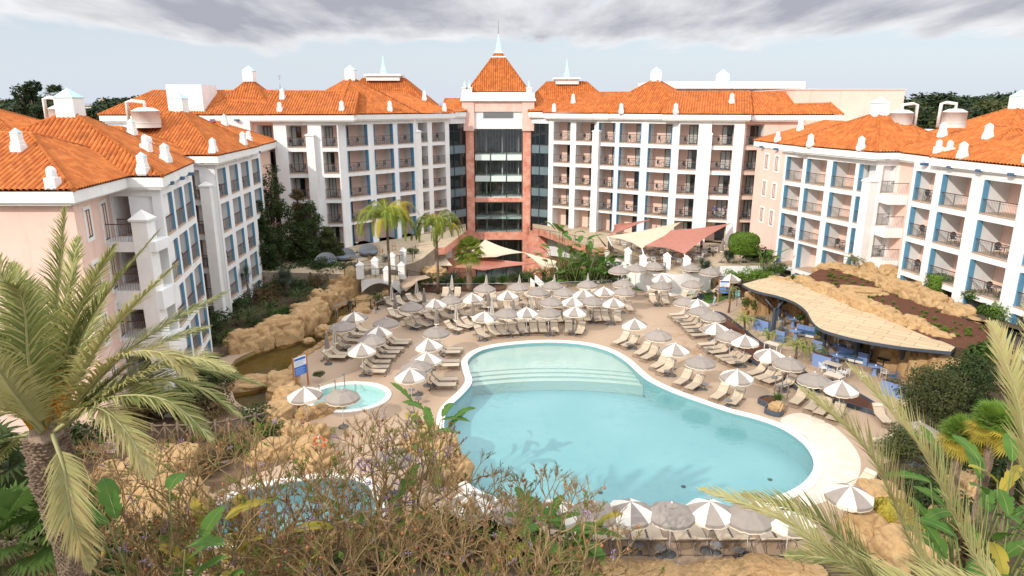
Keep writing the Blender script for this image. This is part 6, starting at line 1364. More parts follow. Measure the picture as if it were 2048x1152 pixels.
for P, kind, _ in FR:
    mb = MB(); C_ = [aty(*p) - O for p in P]; ml = {0: 0, 1: 1, 2: 1}[kind]; frond(mb, C_, 1.0, 140, .040, .28, .13, ml, 3, rr, .05, .38, 2, (2 if kind == 2 else 1, .75 if kind == 2 else .45)); mb.build('frond', mats, dp)
mb = MB()
for k in range(16):
    a = rr.uniform(-.6, 1.0) if k < 10 else rr.uniform(2.2, 3.4); c = Vector((.12 * cos(a), -.15, zc)); e = c + Vector((.55 * cos(a), rr.uniform(-.4, .1), rr.uniform(.9, 1.5))); P = crv([c, c.lerp(e, .5) + Vector((0, 0, .2)), e], 5); mb.tube(P, .014, 4)
    for q in range(14):
        d = Vector((rr.uniform(-.5, .5) + .3 * cos(a), rr.uniform(-.35, .35), rr.uniform(-.5, .2))); mb.tube([P[-1 - q % 4], P[-1 - q % 4] + d * .4, P[-1 - q % 4] + d * .75 + Vector((0, 0, -.12))], .005, 3)
mb.build('fruit_stalk', fruit, dp)
# ---- the palm whose fronds enter at the lower right
rc_ = Vector((8.15, 8.5, 11.9)); pr = empty('date_palm', 'pale green palm fronds reaching in from the lower right corner', 'palm tree', (rc_.x, rc_.y, 0)); O = Vector((rc_.x, rc_.y, 0)); mb = MB(); mb.tube([(0, 0, 0), (0, 0, 10.8), (0, 0, 11.9)], [.3, .26, .34], 14); scales(mb, (0, 0, 8.5), (0, 0, 11.8), .27, .36, 40, 16, rr, 0, .08); mb.build('trunk', trunkm, pr)
for P, kind in (([(1872, 1152, 9.4), (1738, 905, 10.2), (1588, 765, 11)], 1), ([(1978, 1152, 9.2), (1838, 890, 10), (1690, 722, 10.8)], 1), ([(1735, 1152, 9.0), (1570, 1040, 9.6), (1388, 974, 10.2)], 1), ([(1800, 1190, 9.3), (1640, 1040, 10), (1470, 985, 10.6)], 0), ([(2075, 1050, 8.9), (2035, 800, 9.5), (1978, 635, 10.2)], 1), ([(2120, 1100, 8.4), (2085, 800, 8.7), (2052, 600, 9.2)], 1), ([(2130, 1200, 9.2), (2090, 900, 10.4), (2020, 700, 11.4)], 0), ([(1850, 1240, 8.6), (1700, 1130, 8.8), (1560, 1110, 9.0)], 0), ([(2150, 1300, 8), (2180, 1000, 8), (2200, 800, 8)], 0), ([(2200, 1350, 9), (2350, 1200, 9.5), (2500, 1200, 10)], 0)):
    mb = MB(); frond(mb, [rc_ - O] + [aty(*p) - O for p in P], .98, 140, .038, .14, .15, kind, 3, rr, .045, .45, 2, (2, .4)); mb.build('frond', mats, pr)
# ---- palms by the deck
def feather_palm(lab, base, zc, n, L_, mts, seed, trunk_r=.14, el=(.1, 1.2), drop=(.5, .9), ll=.5, nl=46, w=.045, ydry=None, group=None, droop=.6):
    rr = random.Random(seed); o = empty('palm_tree', lab, 'palm tree', base, 0, group); mb = MB(); mb.tube([(0, 0, 0), (.06, 0, zc * .4), (.02, 0, zc * .8), (0, 0, zc)], [trunk_r * 1.3, trunk_r, trunk_r * .9, trunk_r], 10); mb.build('trunk', trunkm if trunk_r > .16 else M['bark'], o)
    mb = MB(); c = Vector((0, 0, zc))
    for i in range(n):
        az = 2.4 * i + rr.uniform(-.3, .3); e = el[0] + (el[1] - el[0]) * i / n; frond(mb, arch(c, az, e, L_ * rr.uniform(.85, 1.1), rr.uniform(*drop)), ll, nl, w, droop, .12, 1 if (ydry and rr.random() < ydry) else 0, 2, rr, .025, .2, 2)
    mb.build('crown', mts, o); return o
qm = [LEAF['queen'], LEAF['queeny'], rib]
feather_palm('taller feathery palm with yellowing fronds left of the other, by the bridge', at(781, 604), 8.2, 28, 3.6, qm, 3, .13, ydry=.25, nl=95, w=.03, ll=1.0, drop=(.7, 1.25), el=(.2, 1.2), droop=1.0)
feather_palm('shorter feathery palm between the bridge and the fan palm', at(876, 588), 7.0, 25, 3.2, qm, 4, .13, ydry=.2, nl=90, w=.03, ll=.9, drop=(.7, 1.2), el=(.2, 1.2), droop=1.0)
pm_ = [LEAF['queen'], LEAF['queeny'], rib]
index(feather_palm('young palm with bright feathery fronds at the top of the mulch bed', at(1487, 665), 1.0, 16, 1.5, pm_, 6, .09, el=(.1, 1.3), ll=.3, nl=30, w=.03, ydry=.1))
feather_palm('low young palm in the middle of the mulch bed, beside a white striped parasol', at(1535, 690), .7, 14, 1.2, pm_, 7, .08, el=(.1, 1.3), ll=.28, nl=28, w=.03, ydry=.1)
feather_palm('double young palm at the lower mulch bed in front of the blue planters', at(1590, 718), .95, 18, 1.5, pm_, 8, .09, el=(.1, 1.3), ll=.3, nl=30, w=.03)
feather_palm('slender young palm right of the double one, by the tall blue planter', at(1625, 722), .8, 12, 1.2, pm_, 9, .08, el=(.2, 1.3), ll=.28, nl=28, w=.03)
feather_palm('drooping palm tuft in front of the pool signboard', at(1457, 625), 2.0, 14, 1.4, [LEAF['olive'], LEAF['queeny'], rib], 10, .08, el=(.1, 1.2), drop=(.9, 1.3), ll=.3, nl=30, w=.03)
feather_palm('small squat palm on top of the rocks right of the shop windows', at(1706, 528, 4.6), .35, 16, 1.3, [LEAF['olive'], LEAF['queeny'], rib], 11, .12, el=(.0, 1.1), ll=.25, nl=28, w=.03)
def fan_leaf(mb, p, d, L_, R_, rr, m=0, mr=1, k=22, droop=.3):
    d = d.normalized(); e = p + d * L_; mb.tube([p, p.lerp(e, .5) + Vector((0, 0, .05)), e], .014, 4, mr); u = d.cross(Vector((0, 0, 1)))
    u = u.normalized() if u.length > .05 else Vector((1, 0, 0)); 
    for i in range(k):
        a = -1.9 + 3.8 * i / (k - 1); v = (d * cos(a) + u * sin(a)).normalized(); r = R_ * (1 - .12 * abs(a)) * rr.uniform(.85, 1.1); w = u * cos(a) - d * sin(a); w = w * R_ * .05
        q = e + v * r * .55; f = e + v * r + Vector((0, 0, -droop * r)); mb.face([e, q - w, q + w], m); mb.face([q - w, f, q + w], m)
def fan_palm(lab, base, zc, n, L_, R_, mts, seed, tr=.22, lo=-.9, ym=0, droop=.3):
    rr = random.Random(seed); o = empty('fan_palm', lab, 'palm tree', base); mb = MB(); mb.tube([(0, 0, 0), (0, 0, zc * .5), (0, 0, zc)], [tr * 1.15, tr, tr * .95], 12); scales(mb, (0, 0, .1), (0, 0, zc), tr * 1.05, tr, max(4, int(zc * 8)), 12, rr, 0, .06); mb.build('trunk', trunkm, o); mb = MB()
    for i in range(n):
        az = 2.4 * i + rr.uniform(-.2, .2); el = lo + (1.4 - lo) * (i / n); fan_leaf(mb, Vector((0, 0, zc)), Vector((cos(az) * cos(el), sin(az) * cos(el), sin(el))), L_ * rr.uniform(.8, 1.15), R_, rr, 2 if i < n * ym else 0, 1, 22, droop)
    mb.build('crown', mts, o); return o
fan_palm('stocky fan palm with rough trunk in front of the terracotta sail', at(939, 581), 4.2, 38, 1.0, 1.0, [LEAF['queen'], stem, LEAF['tipdry']], 12, .24, -.9, .12, .45)
fm = [LEAF['bright'], stem, LEAF['yellow']]
for k, (u, v, y, zc, lab) in enumerate(((1925, 875, 27, None, 'yellowing fan palm below the olive bush, nearest the pool'), (1990, 850, 26, None, 'green and yellow fan palm at the right edge'), (2040, 870, 25, None, 'fan palm with yellow lower leaves cut by the right edge'))):
    p = aty(u, v, y); fan_palm(lab, (p.x, p.y, 0), p.z, 44, .55, .72, fm, 30 + k, .14, -.8, .4, .2)
p = aty(-40, 960, 17); fan_palm('dark fan palm at the left edge under the date palm', (p.x, p.y, 0), p.z, 26, 1.0, 1.1, [LEAF['dark'], stem, LEAF['olive']], 36, .16, -.6, .2)
p = aty(20, 1080, 15); fan_palm('low dark green fan palm in the bottom left corner', (p.x, p.y, 0), p.z, 24, .9, .9, [LEAF['mid'], stem, LEAF['olive']], 37, .14, -.5, .2)
# ---- paddle leaved plants
def paddle(mb, p, d, L_, W_, rr, m=0, mr=1, torn=.0, n=8):
    d = d.normalized(); s = d.cross(Vector((0, 0, 1))); s = s.normalized() if s.length > .05 else Vector((1, 0, 0)); up = s.cross(d); pts = []; q = p.copy(); dd = d.copy()
    for i in range(n + 1): pts.append(q.copy()); dd = (dd + Vector((0, 0, -.10))).normalized(); q = q + dd * L_ / n
    mb.tube(pts, [.02 * (1 - .8 * i / n) for i in range(n + 1)], 4, mr)
    for i in range(n):
        w0, w1 = (W_ * .5 * sin(pi * (.04 + .93 * k / n)) ** .6 for k in (i, i + 1))
        if i == n - 1: w1 = .01
        for sg in (-1, 1):
            if rr.random() < torn: w0, w1 = w0 * .7, w1 * .95
            j = up * .18; mb.face([pts[i], pts[i + 1], pts[i + 1] + (s * sg + j) * w1, pts[i] + (s * sg + j) * w0], m)
def paddle_plant(lab, base, n, h, L_, W_, mts, seed, group=None, name='banana_plant', spread=.5, torn=.3, hmin=.6):
    rr = random.Random(seed); o = empty(name, lab, 'plant', base, 0, group); st = MB(); lf = MB()
    for i in range(n):
        az = 2.4 * i + rr.uniform(-.4, .4); b = Vector((spread * rr.uniform(-1, 1), spread * rr.uniform(-1, 1), 0)); e = b + Vector((.35 * h * cos(az) * .6, .35 * h * sin(az) * .6, h * rr.uniform(hmin, 1.05))); st.tube(crv([b, b.lerp(e, .5) + Vector((0, 0, .15)), e], 4), [.05, .05, .045, .04, .035, .03, .03, .025, .02], 5)
        paddle(lf, e, Vector((cos(az), sin(az), rr.uniform(.3, 1.6))), L_ * rr.uniform(.75, 1.15), W_ * rr.uniform(.8, 1.1), rr, 0 if rr.random() > .12 else 2, 1, torn)
    st.build('stem', stem, o); lf.build('foliage', mts, o); return o
bm_ = [LEAF['banana'], stem, LEAF['yellow']]
for k, (u, v, y, h, n, lab) in enumerate(((1132, 555, 73, 6.8, 30, 'tallest banana-leaved clump left of the restaurant sails'), (1165, 555, 72, 5.6, 34, 'middle banana-leaved clump above the deck fence'), (1200, 545, 73, 4.4, 30, 'right banana-leaved clump below the restaurant terrace'))):
    p = aty(u, v, y); p.z = -1.5; paddle_plant(lab, p, n, h, 1.6, .75, [LEAF['banana'], stem, LEAF['brown']], 50 + k, spread=1.3, hmin=.35)
p = at(1528, 555, 1.2); paddle_plant('fan shaped banana-leaved plant before the right wing shop windows', p, 18, 2.6, 1.5, .45, bm_, 55, spread=.5)
for k, (u, v, y, n, h, lab) in enumerate(((1960, 1000, 21, 16, 5.6, 'big glossy banana plant at the right, nearer the pool'), (2045, 960, 20, 16, 6.2, 'big glossy banana plant cut by the right edge'), (2010, 1090, 18, 14, 5.4, 'low banana plant behind the right hand palm frond'), (855, 840, 31, 12, 3.6, 'banana plant among lilac blossom left of the big pool'), (1125, 1085, 23.5, 14, 2.6, 'upright banana plant in front of the near parasol row'), (1085, 1060, 24, 10, 2.2, 'broad-leaved plant left of the near parasol row'),
                                         (365, 1080, 17, 6, 5.6, 'tall single banana leaf in the lower left bushes'), (285, 1120, 16, 14, 4.6, 'broad grey green banana plant at the bottom left'), (450, 1120, 18, 10, 3.6, 'yellowing banana plant at the bottom left of the lower pool'), (770, 1040, 22, 8, 4.6, 'bright banana leaf between lower pool and near parasols'))):
    p = aty(u, v, y); b = Vector((p.x, p.y, 0)); o = paddle_plant(lab, b, n, max(.8, p.z + (.5 if k > 2 else .3)), 1.5, .55, bm_ if k != 8 else [LEAF['yellow'], stem, LEAF['bright']], 60 + k, spread=.7)
# ---- rosettes: agaves, cycads, yuccas
def rosette(mb, c, n, L_, w, rr, m=0, lo=-.2, hi=1.45, bend=.2):
    for i in range(n):
        az = 2.4 * i + rr.uniform(-.2, .2); el = lo + (hi - lo) * (i / n) ** .8; d = Vector((cos(az) * cos(el), sin(az) * cos(el), sin(el))); s = Vector((-sin(az), cos(az), 0)) * w * .5; l = L_ * rr.uniform(.8, 1.1); a = c + d * l * .5; b = c + d * l + Vector((0, 0, -bend * l)); mb.face([c - s * .6, c + s * .6, a + s, a - s], m); mb.face([a - s, a + s, b], m)
def rosette_mesh(key, n, L_, w, m, **k): return shared(key, lambda mb: rosette(mb, Vector((0, 0, .05)), n, L_, w, random.Random(77), 0, **k), 'spiky_plant', [m])
def spiky(lab, p, me, sc=1.0, group='spiky rosette plants', cat='plant', nm='spiky_plant'): o = put(nm, me, None, p, rd_.uniform(0, 6)); o.scale = (sc, sc, sc); return tag(o, lab, cat, group)
ag = rosette_mesh(('ag',), 46, .9, .10, LEAF['agave']); yu = rosette_mesh(('yu',), 150, .85, .05, LEAF['agave'], lo=-.9, bend=.1); li = rosette_mesh(('li',), 70, 1.2, .07, LEAF['mid'], lo=.5, bend=.35); dy = rosette_mesh(('dy',), 260, 1.1, .03, LEAF['olive'], lo=-.7, bend=.1)
def cyc(mb):
    rr = random.Random(31)
    for i in range(22): frond(mb, arch(Vector((0, 0, .3)), 2.4 * i, .15 + 1.0 * i / 22, 1.15, .45), .2, 26, .022, .1, .1, 0, 1, rr, .015, .3, 1)
    mb.tube([(0, 0, 0), (0, 0, .35)], .14, 8, 2)
cy_ = shared(('cyc',), cyc, 'cycad', [LEAF['cycad'], stem, M['bark']])
def tree_yucca(lab, p, heads, seed, h=2.6):
    rr = random.Random(seed); o = empty('dragon_tree', lab, 'tree', p); mb = MB(); lf = MB(); mb.tube([(0, 0, 0), (.03, 0, h * .5), (0, 0, h * .7)], [.14, .11, .11], 8)
    for i in range(heads):
        a = 2.4 * i; e = Vector((.35 * cos(a) * (heads > 1), .35 * sin(a) * (heads > 1), h + rr.uniform(-.2, .2))); mb.tube([(0, 0, h * .65), e * .9 + Vector((0, 0, -.05)), e], [.1, .07, .06], 6); rosette(lf, e, 130, .85, .05, rr, 0, -.9, 1.5, .1)
    mb.build('trunk', M['bark'], o); lf.build('crown', LEAF['agave'], o)
tree_yucca('single-headed dark yucca in front of the second left wing', at(499, 612, .6), 1, 1, 3.4); tree_yucca('many-headed grey dragon tree in the left garden', at(573, 592, .6), 6, 2, 1.9); tree_yucca('dragon tree with two heads behind the tip of a date palm frond', at(437, 610, .6), 5, 3, 2.3)
tree_yucca('round headed yucca by the right restaurant terrace, left of two', at(1408, 548, 1.6), 3, 4, 1.0); tree_yucca('grey yucca with bare stem by the right restaurant terrace', at(1455, 545, 1.2), 4, 5, 1.9)
for u, v, z, me, sc, lab in ((525, 590, .6, yu, 1.3, 'grey spiky bush beside the single-headed yucca'), (500, 645, .6, cy_, 1.5, 'dark cycad behind the rock wall, leftmost'), (540, 630, .6, cy_, 1.5, 'dark cycad behind the rock wall, second from left'), (475, 650, .6, cy_, 1.3, 'dark cycad in the shade below the dragon tree'), (572, 632, .6, li, 1.2, 'strappy green plant spilling over the rock wall'), (600, 605, .6, cy_, 1.5, 'dark cycad above the middle of the rock wall'), (640, 600, .6, cy_, 1.4, 'dark cycad behind the upper rock wall'), (660, 560, 1.0, cy_, 1.7, 'tall cycad below the grey daybeds'), (610, 570, .8, yu, 1.2, 'grey spiky bush under the left garden trees'), (455, 620, .6, cy_, 1.4, 'cycad beside the left wing wall'),
                             (757, 605, .15, cy_, 1.15, 'cycad on the mulch mound at the tip of the deck fence'), (800, 600, .15, ag, 1.0, 'small yellowish agave on the left mulch bed'), (825, 585, .1, cy_, 1.2, 'grey green cycad behind the fence corner'), (838, 578, .1, cy_, 1.4, 'dark cycad left of the shorter feathery palm'), (862, 572, .1, cy_, 1.5, 'dark cycad at the foot of the shorter feathery palm'), (905, 568, .1, ag, 2.2, 'big blue green agave left of the fan palm'), (920, 575, .1, li, 1.5, 'strappy plant left of the fan palm trunk'), (965, 572, .1, li, 1.6, 'strappy plant right of the fan palm trunk'), (985, 570, .1, ag, 1.6, 'agave behind the first back row parasol'), (1005, 570, 0, li, 1.4, 'strappy plant left of the second back row parasol'),
                             (1060, 566, -.2, cy_, 1.6, 'cycad under the right cream sail'), (1088, 562, -.2, cy_, 1.7, 'bright cycad behind the stair walls'), (1100, 572, -.2, li, 1.4, 'strappy plant right of the stair walls'), (1120, 566, -.2, ag, 1.4, 'agave behind the third back row parasol'), (1150, 568, 0, li, 1.5, 'strappy plant between third and fourth back row parasols'), (1195, 562, 0, ag, 2.3, 'large spiky plant behind the fourth back row parasol'), (1215, 560, 0, li, 1.6, 'strappy plant left of the lawn'), (1232, 556, 0, cy_, 1.4, 'cycad below the restaurant terrace wall'),
                             (1790, 545, 4.2, ag, 1.0, 'grey agave on the rocks right of the succulent clump'), (1940, 598, 4.4, ag, 1.1, 'grey agave left of the round bush by the nearest right wing'), (1988, 622, 4.2, ag, 1.0, 'grey agave among the bushes by the nearest right wing'), (1585, 560, 3.6, li, .7, 'tuft of strappy leaves above the bar roof rocks'), (1556, 805, .26, li, .8, 'upright yellow green plant in the small pool planter'), (1790, 1095, .1, ag, 1.2, 'agave beside the tall ochre rock spur'), (1775, 1120, .1, ag, 1.0, 'lower agave beside the tall ochre rock spur')):
    spiky(lab, at(u, v, z), me, sc, 'cycads' if me is cy_ else 'spiky rosette plants', 'plant', 'cycad' if me is cy_ else 'spiky_plant')
# ---- shrubs and trees
def shrub_mesh(key, m, n=900, s=.07, seed=1, flat=.8, cl=12):
    def fn(mb):
        rr = random.Random(seed); leafcloud(mb, [(Vector((rr.uniform(-.62, .62), rr.uniform(-.62, .62), flat * rr.uniform(.3, .95))), .42, .42, .36 * flat) for _ in range(cl)], n, s, rr)
        for k in range(7): a = k * .9; mb.tube([(0, 0, 0), (.4 * cos(a), .4 * sin(a), .6 * flat)], .018, 4, 1)
    return shared(key, fn, 'shrub', [m, M['bark']])
SH = {k: shrub_mesh(('sh', k), LEAF[k], 1100, .075, i + 3) for i, k in enumerate(('dark', 'mid', 'bright', 'olive', 'grey', 'brown', 'yellow'))}
def shrub(lab, u, v, z, sc, k, y=None, zs=1.0, group='shrubs'):
    p = at(u, v, z); o = put('shrub', SH[k], None, p, rd_.uniform(0, 6)); o.scale = (sc, sc, sc * zs); return tag(o, lab, 'shrub', group)
SL = [(430, 660, .6, 1.8, 'dark', 'dark bush against the foot of the second left wing'), (410, 700, .3, 1.6, 'dark', 'round dark bush left of the rock wall'), (455, 690, .3, 1.2, 'mid', 'round green bush at the left end of the rock wall'), (480, 625, .6, 1.6, 'dark', 'dark bush behind the single-headed yucca'), (530, 610, .6, 1.8, 'brown', 'brownish dark bush between the yucca and the dragon tree'), (560, 565, .8, 2.0, 'dark', 'big dark bush under the leftmost garden tree'), (600, 585, .7, 1.5, 'dark', 'dark bush right of the dragon tree'), (640, 570, .9, 1.7, 'brown', 'rusty brown bush above the rock wall'), (665, 545, 1.5, 1.3, 'mid', 'round clipped green bush left of the tall cycad'), (620, 545, 1.2, 1.9, 'dark', 'dark bush below the second garden tree'), (680, 568, .8, 1.2, 'brown', 'brown bush above the rough stone terrace wall'), (770, 520, 2.25, .6, 'mid', 'small green bush in a pot on the left terrace'), (826, 508, 2.25, .8, 'mid', 'green bush at the curved left terrace corner'),
      (390, 640, .4, 1.6, 'olive', 'olive bush between the date palm frond and the left wing'), (385, 690, .2, 1.5, 'dark', 'dark bush right of the date palm fronds'), (350, 720, .2, 1.8, 'brown', 'dry brown bush below the nearest left wing'), (300, 780, .2, 2.0, 'dark', 'dark bush under the long date palm fronds'), (240, 820, .2, 2.2, 'brown', 'brown bush behind the date palm trunk'), (430, 770, .2, 1.5, 'dark', 'dark bush left of the long stream rock'), (420, 820, .2, 1.6, 'brown', 'dry brown bush above the wooden fence'), (510, 850, .1, 1.3, 'dark', 'dark bush beside the signboard rocks'), (545, 880, .1, 1.1, 'mid', 'low green bush left of the toddler pool'), (640, 755, .3, .5, 'dark', 'little dark bush in the signboard planter'),
      (330, 760, .2, 2.6, 'dark', 'big dark bush under the corner of the nearest left wing'), (375, 770, .2, 2.0, 'brown', 'brown bush right below the nearest left wing'), (322, 838, .2, 2.4, 'brown', 'tall brown bush hiding the foot of the white wing pillar'), (372, 822, .2, 2.0, 'dark', 'dark bush right of the white wing pillar foot'), (60, 1000, .2, 3.0, 'dark', 'large dark bush left of the date palm trunk'), (180, 900, .2, 2.4, 'dark', 'large dark bush right behind the date palm crown'), (30, 1140, .2, 2.4, 'olive', 'olive bush in the bottom left corner'), (210, 1150, .1, 2.0, 'dark', 'dark bush at the foot of the date palm trunk'), (550, 1150, .1, 1.5, 'brown', 'olive bush at the bottom below the lower pool'), (650, 1160, .1, 1.3, 'olive', 'green bush at the bottom edge below the brown rocks'), (760, 1150, .1, 1.5, 'brown', 'olive bush at the bottom right of the brown rocks'), (850, 1130, .1, 1.5, 'brown', 'brown bush at the bottom centre left'), (950, 1130, .1, 1.7, 'brown', 'brown bush at the bottom centre'), (1030, 1120, .1, 1.6, 'olive', 'olive bush left of the whirlpool rocks'), (1110, 1125, .1, 1.5, 'mid', 'green bush next to the whirlpool rocks'), (900, 1060, .1, 1.2, 'dark', 'dark bush behind the striped near parasols on the left'), (480, 1130, .1, 1.4, 'yellow', 'yellow leaved bush at the bottom left of the lower pool'),
      (1165, 560, -.6, 2.5, 'brown', 'rusty green bush below the banana clumps, left'), (1195, 556, -.6, 2.2, 'brown', 'rusty green bush below the banana clumps, right'), (1140, 570, -.4, 1.9, 'olive', 'olive bush behind the fence below the tallest banana clump'), (1045, 566, -.8, 1.4, 'dark', 'round dark green bush left of the stair walls'), (945, 572, -.2, 1.2, 'mid', 'light green bush behind the fan palm trunk'), (890, 572, -.2, 1.2, 'mid', 'light green bush behind the shorter feathery palm'), (1020, 568, -.4, 1.2, 'olive', 'olive bush left of the second back row parasol'), (1225, 565, -.2, 1.2, 'dark', 'dark bush left of the lawn corner'), (1380, 548, 1.2, .9, 'dark', 'dark low bush right of the terrace steps'), (1250, 550, .3, 1.2, 'dark', 'dark bush under the ochre boulder of the restaurant terrace'),
      (1475, 540, 1.4, 1.1, 'mid', 'low green mound right of the grey yucca'), (1500, 560, 1.2, 1.3, 'bright', 'bright green ground bush left of the bar roof tip'), (1530, 562, 1.2, 1.1, 'bright', 'bright green ground bush above the bar roof tip'), (1470, 562, 1.0, 1.2, 'bright', 'light green bush at the lawn edge behind the signboard'), (1550, 548, 1.6, 1.2, 'mid', 'green bush under the shop windows'), (1510, 530, 1.8, 2.2, 'dark', 'tall dark bush below the clipped hedge'), (1752, 528, 4.4, 1.0, 'grey', 'succulent clump below the pink wall'), (1960, 612, 4.2, 1.3, 'mid', 'round green bush at the foot of the nearest right wing'), (1985, 640, 3.6, 1.3, 'mid', 'green bush right of the upper rock wall'), (2015, 630, 4.2, 1.4, 'bright', 'bright green bush cut by the right edge below the wing'), (2030, 670, 3.0, 1.8, 'mid', 'green bush at the right edge below the slope'),
      (1840, 1000, .1, 1.6, 'dark', 'dark bush between the two big palm fronds'), (1880, 1040, .1, 1.7, 'dark', 'dark bush under the second big palm frond'), (1850, 1075, .1, 1.3, 'olive', 'olive bush right of the tall rock spur'), (1920, 1110, .1, 1.6, 'brown', 'brown bush at the bottom right'), (1900, 960, .1, 1.6, 'dark', 'dark bush behind the glossy banana plant'), (1970, 900, .1, 2.0, 'dark', 'dark bush below the yellow fan palms'), (2040, 1000, .1, 2.2, 'dark', 'dark bush behind the banana plants at the right edge'), (1980, 740, 1.5, 2.2, 'mid', 'green bush at the right end of the bar rocks'), (1800, 905, .1, 1.0, 'grey', 'grey bush behind the crosswise sun loungers'), 0]
SL.pop()
SL += [(700, 548, 1.7, 1.3, 'dark', 'dark bush at the edge of the left terrace'), (645, 542, 1.8, 1.5, 'dark', 'dark bush right below the grey daybeds'), (1262, 568, 0, 1.2, 'mid', 'green bush at the foot of the restaurant terrace wall, left'), (1295, 566, 0, 1.1, 'dark', 'dark bush at the foot of the restaurant terrace wall, middle'), (1350, 560, .2, 1.2, 'mid', 'green bush at the foot of the restaurant terrace wall, right'), (1405, 560, .4, 1.2, 'brown', 'brown bush right of the terrace steps, above the lawn'), (470, 590, .6, 1.9, 'dark', 'dark bush at the far foot of the second left wing'), (510, 570, .7, 1.9, 'dark', 'dark bush behind the single yucca head'), (545, 590, .6, 1.7, 'olive', 'olive bush left of the dragon tree stem'), (590, 560, .8, 1.9, 'dark', 'dark bush below the browner slim tree'), (625, 560, .9, 1.6, 'brown', 'brown bush below the second dark tree'), (515, 660, .5, 1.1, 'dark', 'low dark bush right above the rock wall'), (560, 640, .5, 1.1, 'mid', 'low green bush above the middle of the rock wall'), (615, 622, .6, 1.1, 'dark', 'low dark bush above the upper rock wall'),
       (330, 640, .2, 2.0, 'dark', 'dark bush at the corner of the nearest left wing'), (350, 790, .2, 1.7, 'dark', 'dark bush between palm fronds and log fence'), (400, 860, .1, 1.3, 'brown', 'brown scrub in front of the log fence'), (470, 905, .1, 1.2, 'olive', 'olive scrub right of the log fence'), (120, 1080, .1, 2.2, 'mid', 'green bush right of the date palm foot'), (250, 1000, .1, 1.4, 'brown', 'brown scrub among the shaded rocks'), (330, 1120, .1, 1.6, 'dark', 'dark bush under the broad banana leaves'), (410, 940, .1, 1.2, 'brown', 'brown scrub beside the lichen yellow trunk'), (1000, 1090, .1, 1.4, 'dark', 'dark bush under the rightmost jacaranda'), (820, 1085, .1, 1.4, 'brown', 'brown bush under the middle jacarandas'), (700, 1120, .1, 1.3, 'brown', 'brown scrub on the brown rocks'), (600, 1130, .1, 1.2, 'mid', 'green tuft on the brown rocks'), 0]
for a in SL[:-1]: shrub(a[5], a[0], a[1], a[2], a[3], a[4])
def clipped(lab, p, sx, sy, sz, k, n=2600, box=False):
    rr = random.Random(int(p[0] * 10)); mb = MB()
    for _ in range(n):
        if box: q = Vector([rr.uniform(-1, 1) for _ in range(3)]); i = rr.randrange(3); q[i] = math.copysign(1, q[i])
        else: q = Vector((rr.gauss(0, 1), rr.gauss(0, 1), rr.gauss(0, 1))).normalized(); q = Vector([math.copysign(abs(c) ** .7, c) for c in q])
        p_ = Vector((q.x * sx, q.y * sy, q.z * sz + sz)) * rr.uniform(.93, 1.03); nn = (q + Vector((rr.uniform(-.8, .8), rr.uniform(-.8, .8), rr.uniform(-.8, .8)))).normalized(); a = nn.orthogonal().normalized() * .09; b = nn.cross(a); mb.face([p_ - a, p_ - b * .6, p_ + a, p_ + b * .6])
    mb.mesh([(x * sx * .9, y * sy * .9, z * sz * .9 + sz) for x in (-.75, .75) for y in (-.75, .75) for z in (-1.05, .8)], [(0, 1, 3, 2), (4, 6, 7, 5), (0, 4, 5, 1), (2, 3, 7, 6), (1, 5, 7, 3), (0, 2, 6, 4)]); return tag(mb.build('clipped_hedge', LEAF[k], None, p), lab, 'hedge')
p = aty(1486, 508, 71); clipped('tall clipped bright green hedge at the end of the restaurant terrace', p, 1.55, 1.2, 1.15, 'bright', 4200); clipped('cube shaped clipped hedge on the upper rocks before the nearest right wing', at(1876, 582, 4.3), .8, .7, .65, 'bright', 1800, True)
clipped('round yellow green topiary bush beside the tall rock spur', at(1782, 1040, .8), .75, .7, .45, 'yellow', 1800); clipped('smaller ball of yellow green topiary below the round one', at(1768, 1058, .5), .4, .4, .35, 'bright', 800)
# young plants dotted over the mulch slope
rb2 = random.Random(14); k = 0; me = shared(('tuft',), lambda mb: rosette(mb, Vector((0, 0, 0)), 26, .30, .05, random.Random(2), 0, .2, 1.4, .2), 'bed_plant', [LEAF['bright']])
for i in range(84):
    s, w = rb2.uniform(.08, .93), rb2.uniform(.18, .82); j = min(4, int(s * 5)); f = s * 5 - j; p = lo[j].lerp(lo[j + 1], f).lerp(hi[j].lerp(hi[j + 1], f), w); o = put('bed_plant', me, None, p, i); o.scale = [rb2.uniform(.7, 1.3)] * 3; tag(o, 'tiny green bed plant dotted over the dark mulch slope behind the bar', 'plant', 'young plants on the mulch slope')
# ---- broadleaf and dark trees
def tree(lab, base, h, cr, m, seed, n=5200, s=.13, shape='col', trunk=.14, group=None, cl=34, name='tree'):
    rr = random.Random(seed); o = empty(name, lab, 'tree', base, 0, group); tb_ = MB(); tb_.tube([(0, 0, 0), (.1, 0, h * .35), (0, .1, h * .8)], [trunk, trunk * .75, trunk * .3], 8); cls = []
    for i in range(cl):
        f = rr.random(); a = rr.uniform(0, 6.28)
        if shape == 'col': z = h * (.18 + .8 * f); r = cr * (1 - .75 * f ** 1.6) * rr.uniform(.25, .85); q = .30 * cr * (1.15 - .6 * f)
        elif shape == 'umb': z = h * (.72 + .25 * f); r = cr * rr.uniform(.1, .95) * (1 - .5 * f); q = .28 * cr
        else: z = h * (.4 + .55 * f); r = cr * sin(pi * (.15 + .75 * f)) * rr.uniform(.2, .85); q = .32 * cr
        c = Vector((r * cos(a), r * sin(a), z)); cls.append((c, q, q, q * .8)); tb_.tube([(0, 0, z * (.55 if shape != 'col' else .8)), c], [.04, .012], 4)
    tb_.build('trunk', M['bark'], o); lf = MB(); leafcloud(lf, cls, n, s, rr); lf.build('crown', m, o); return o
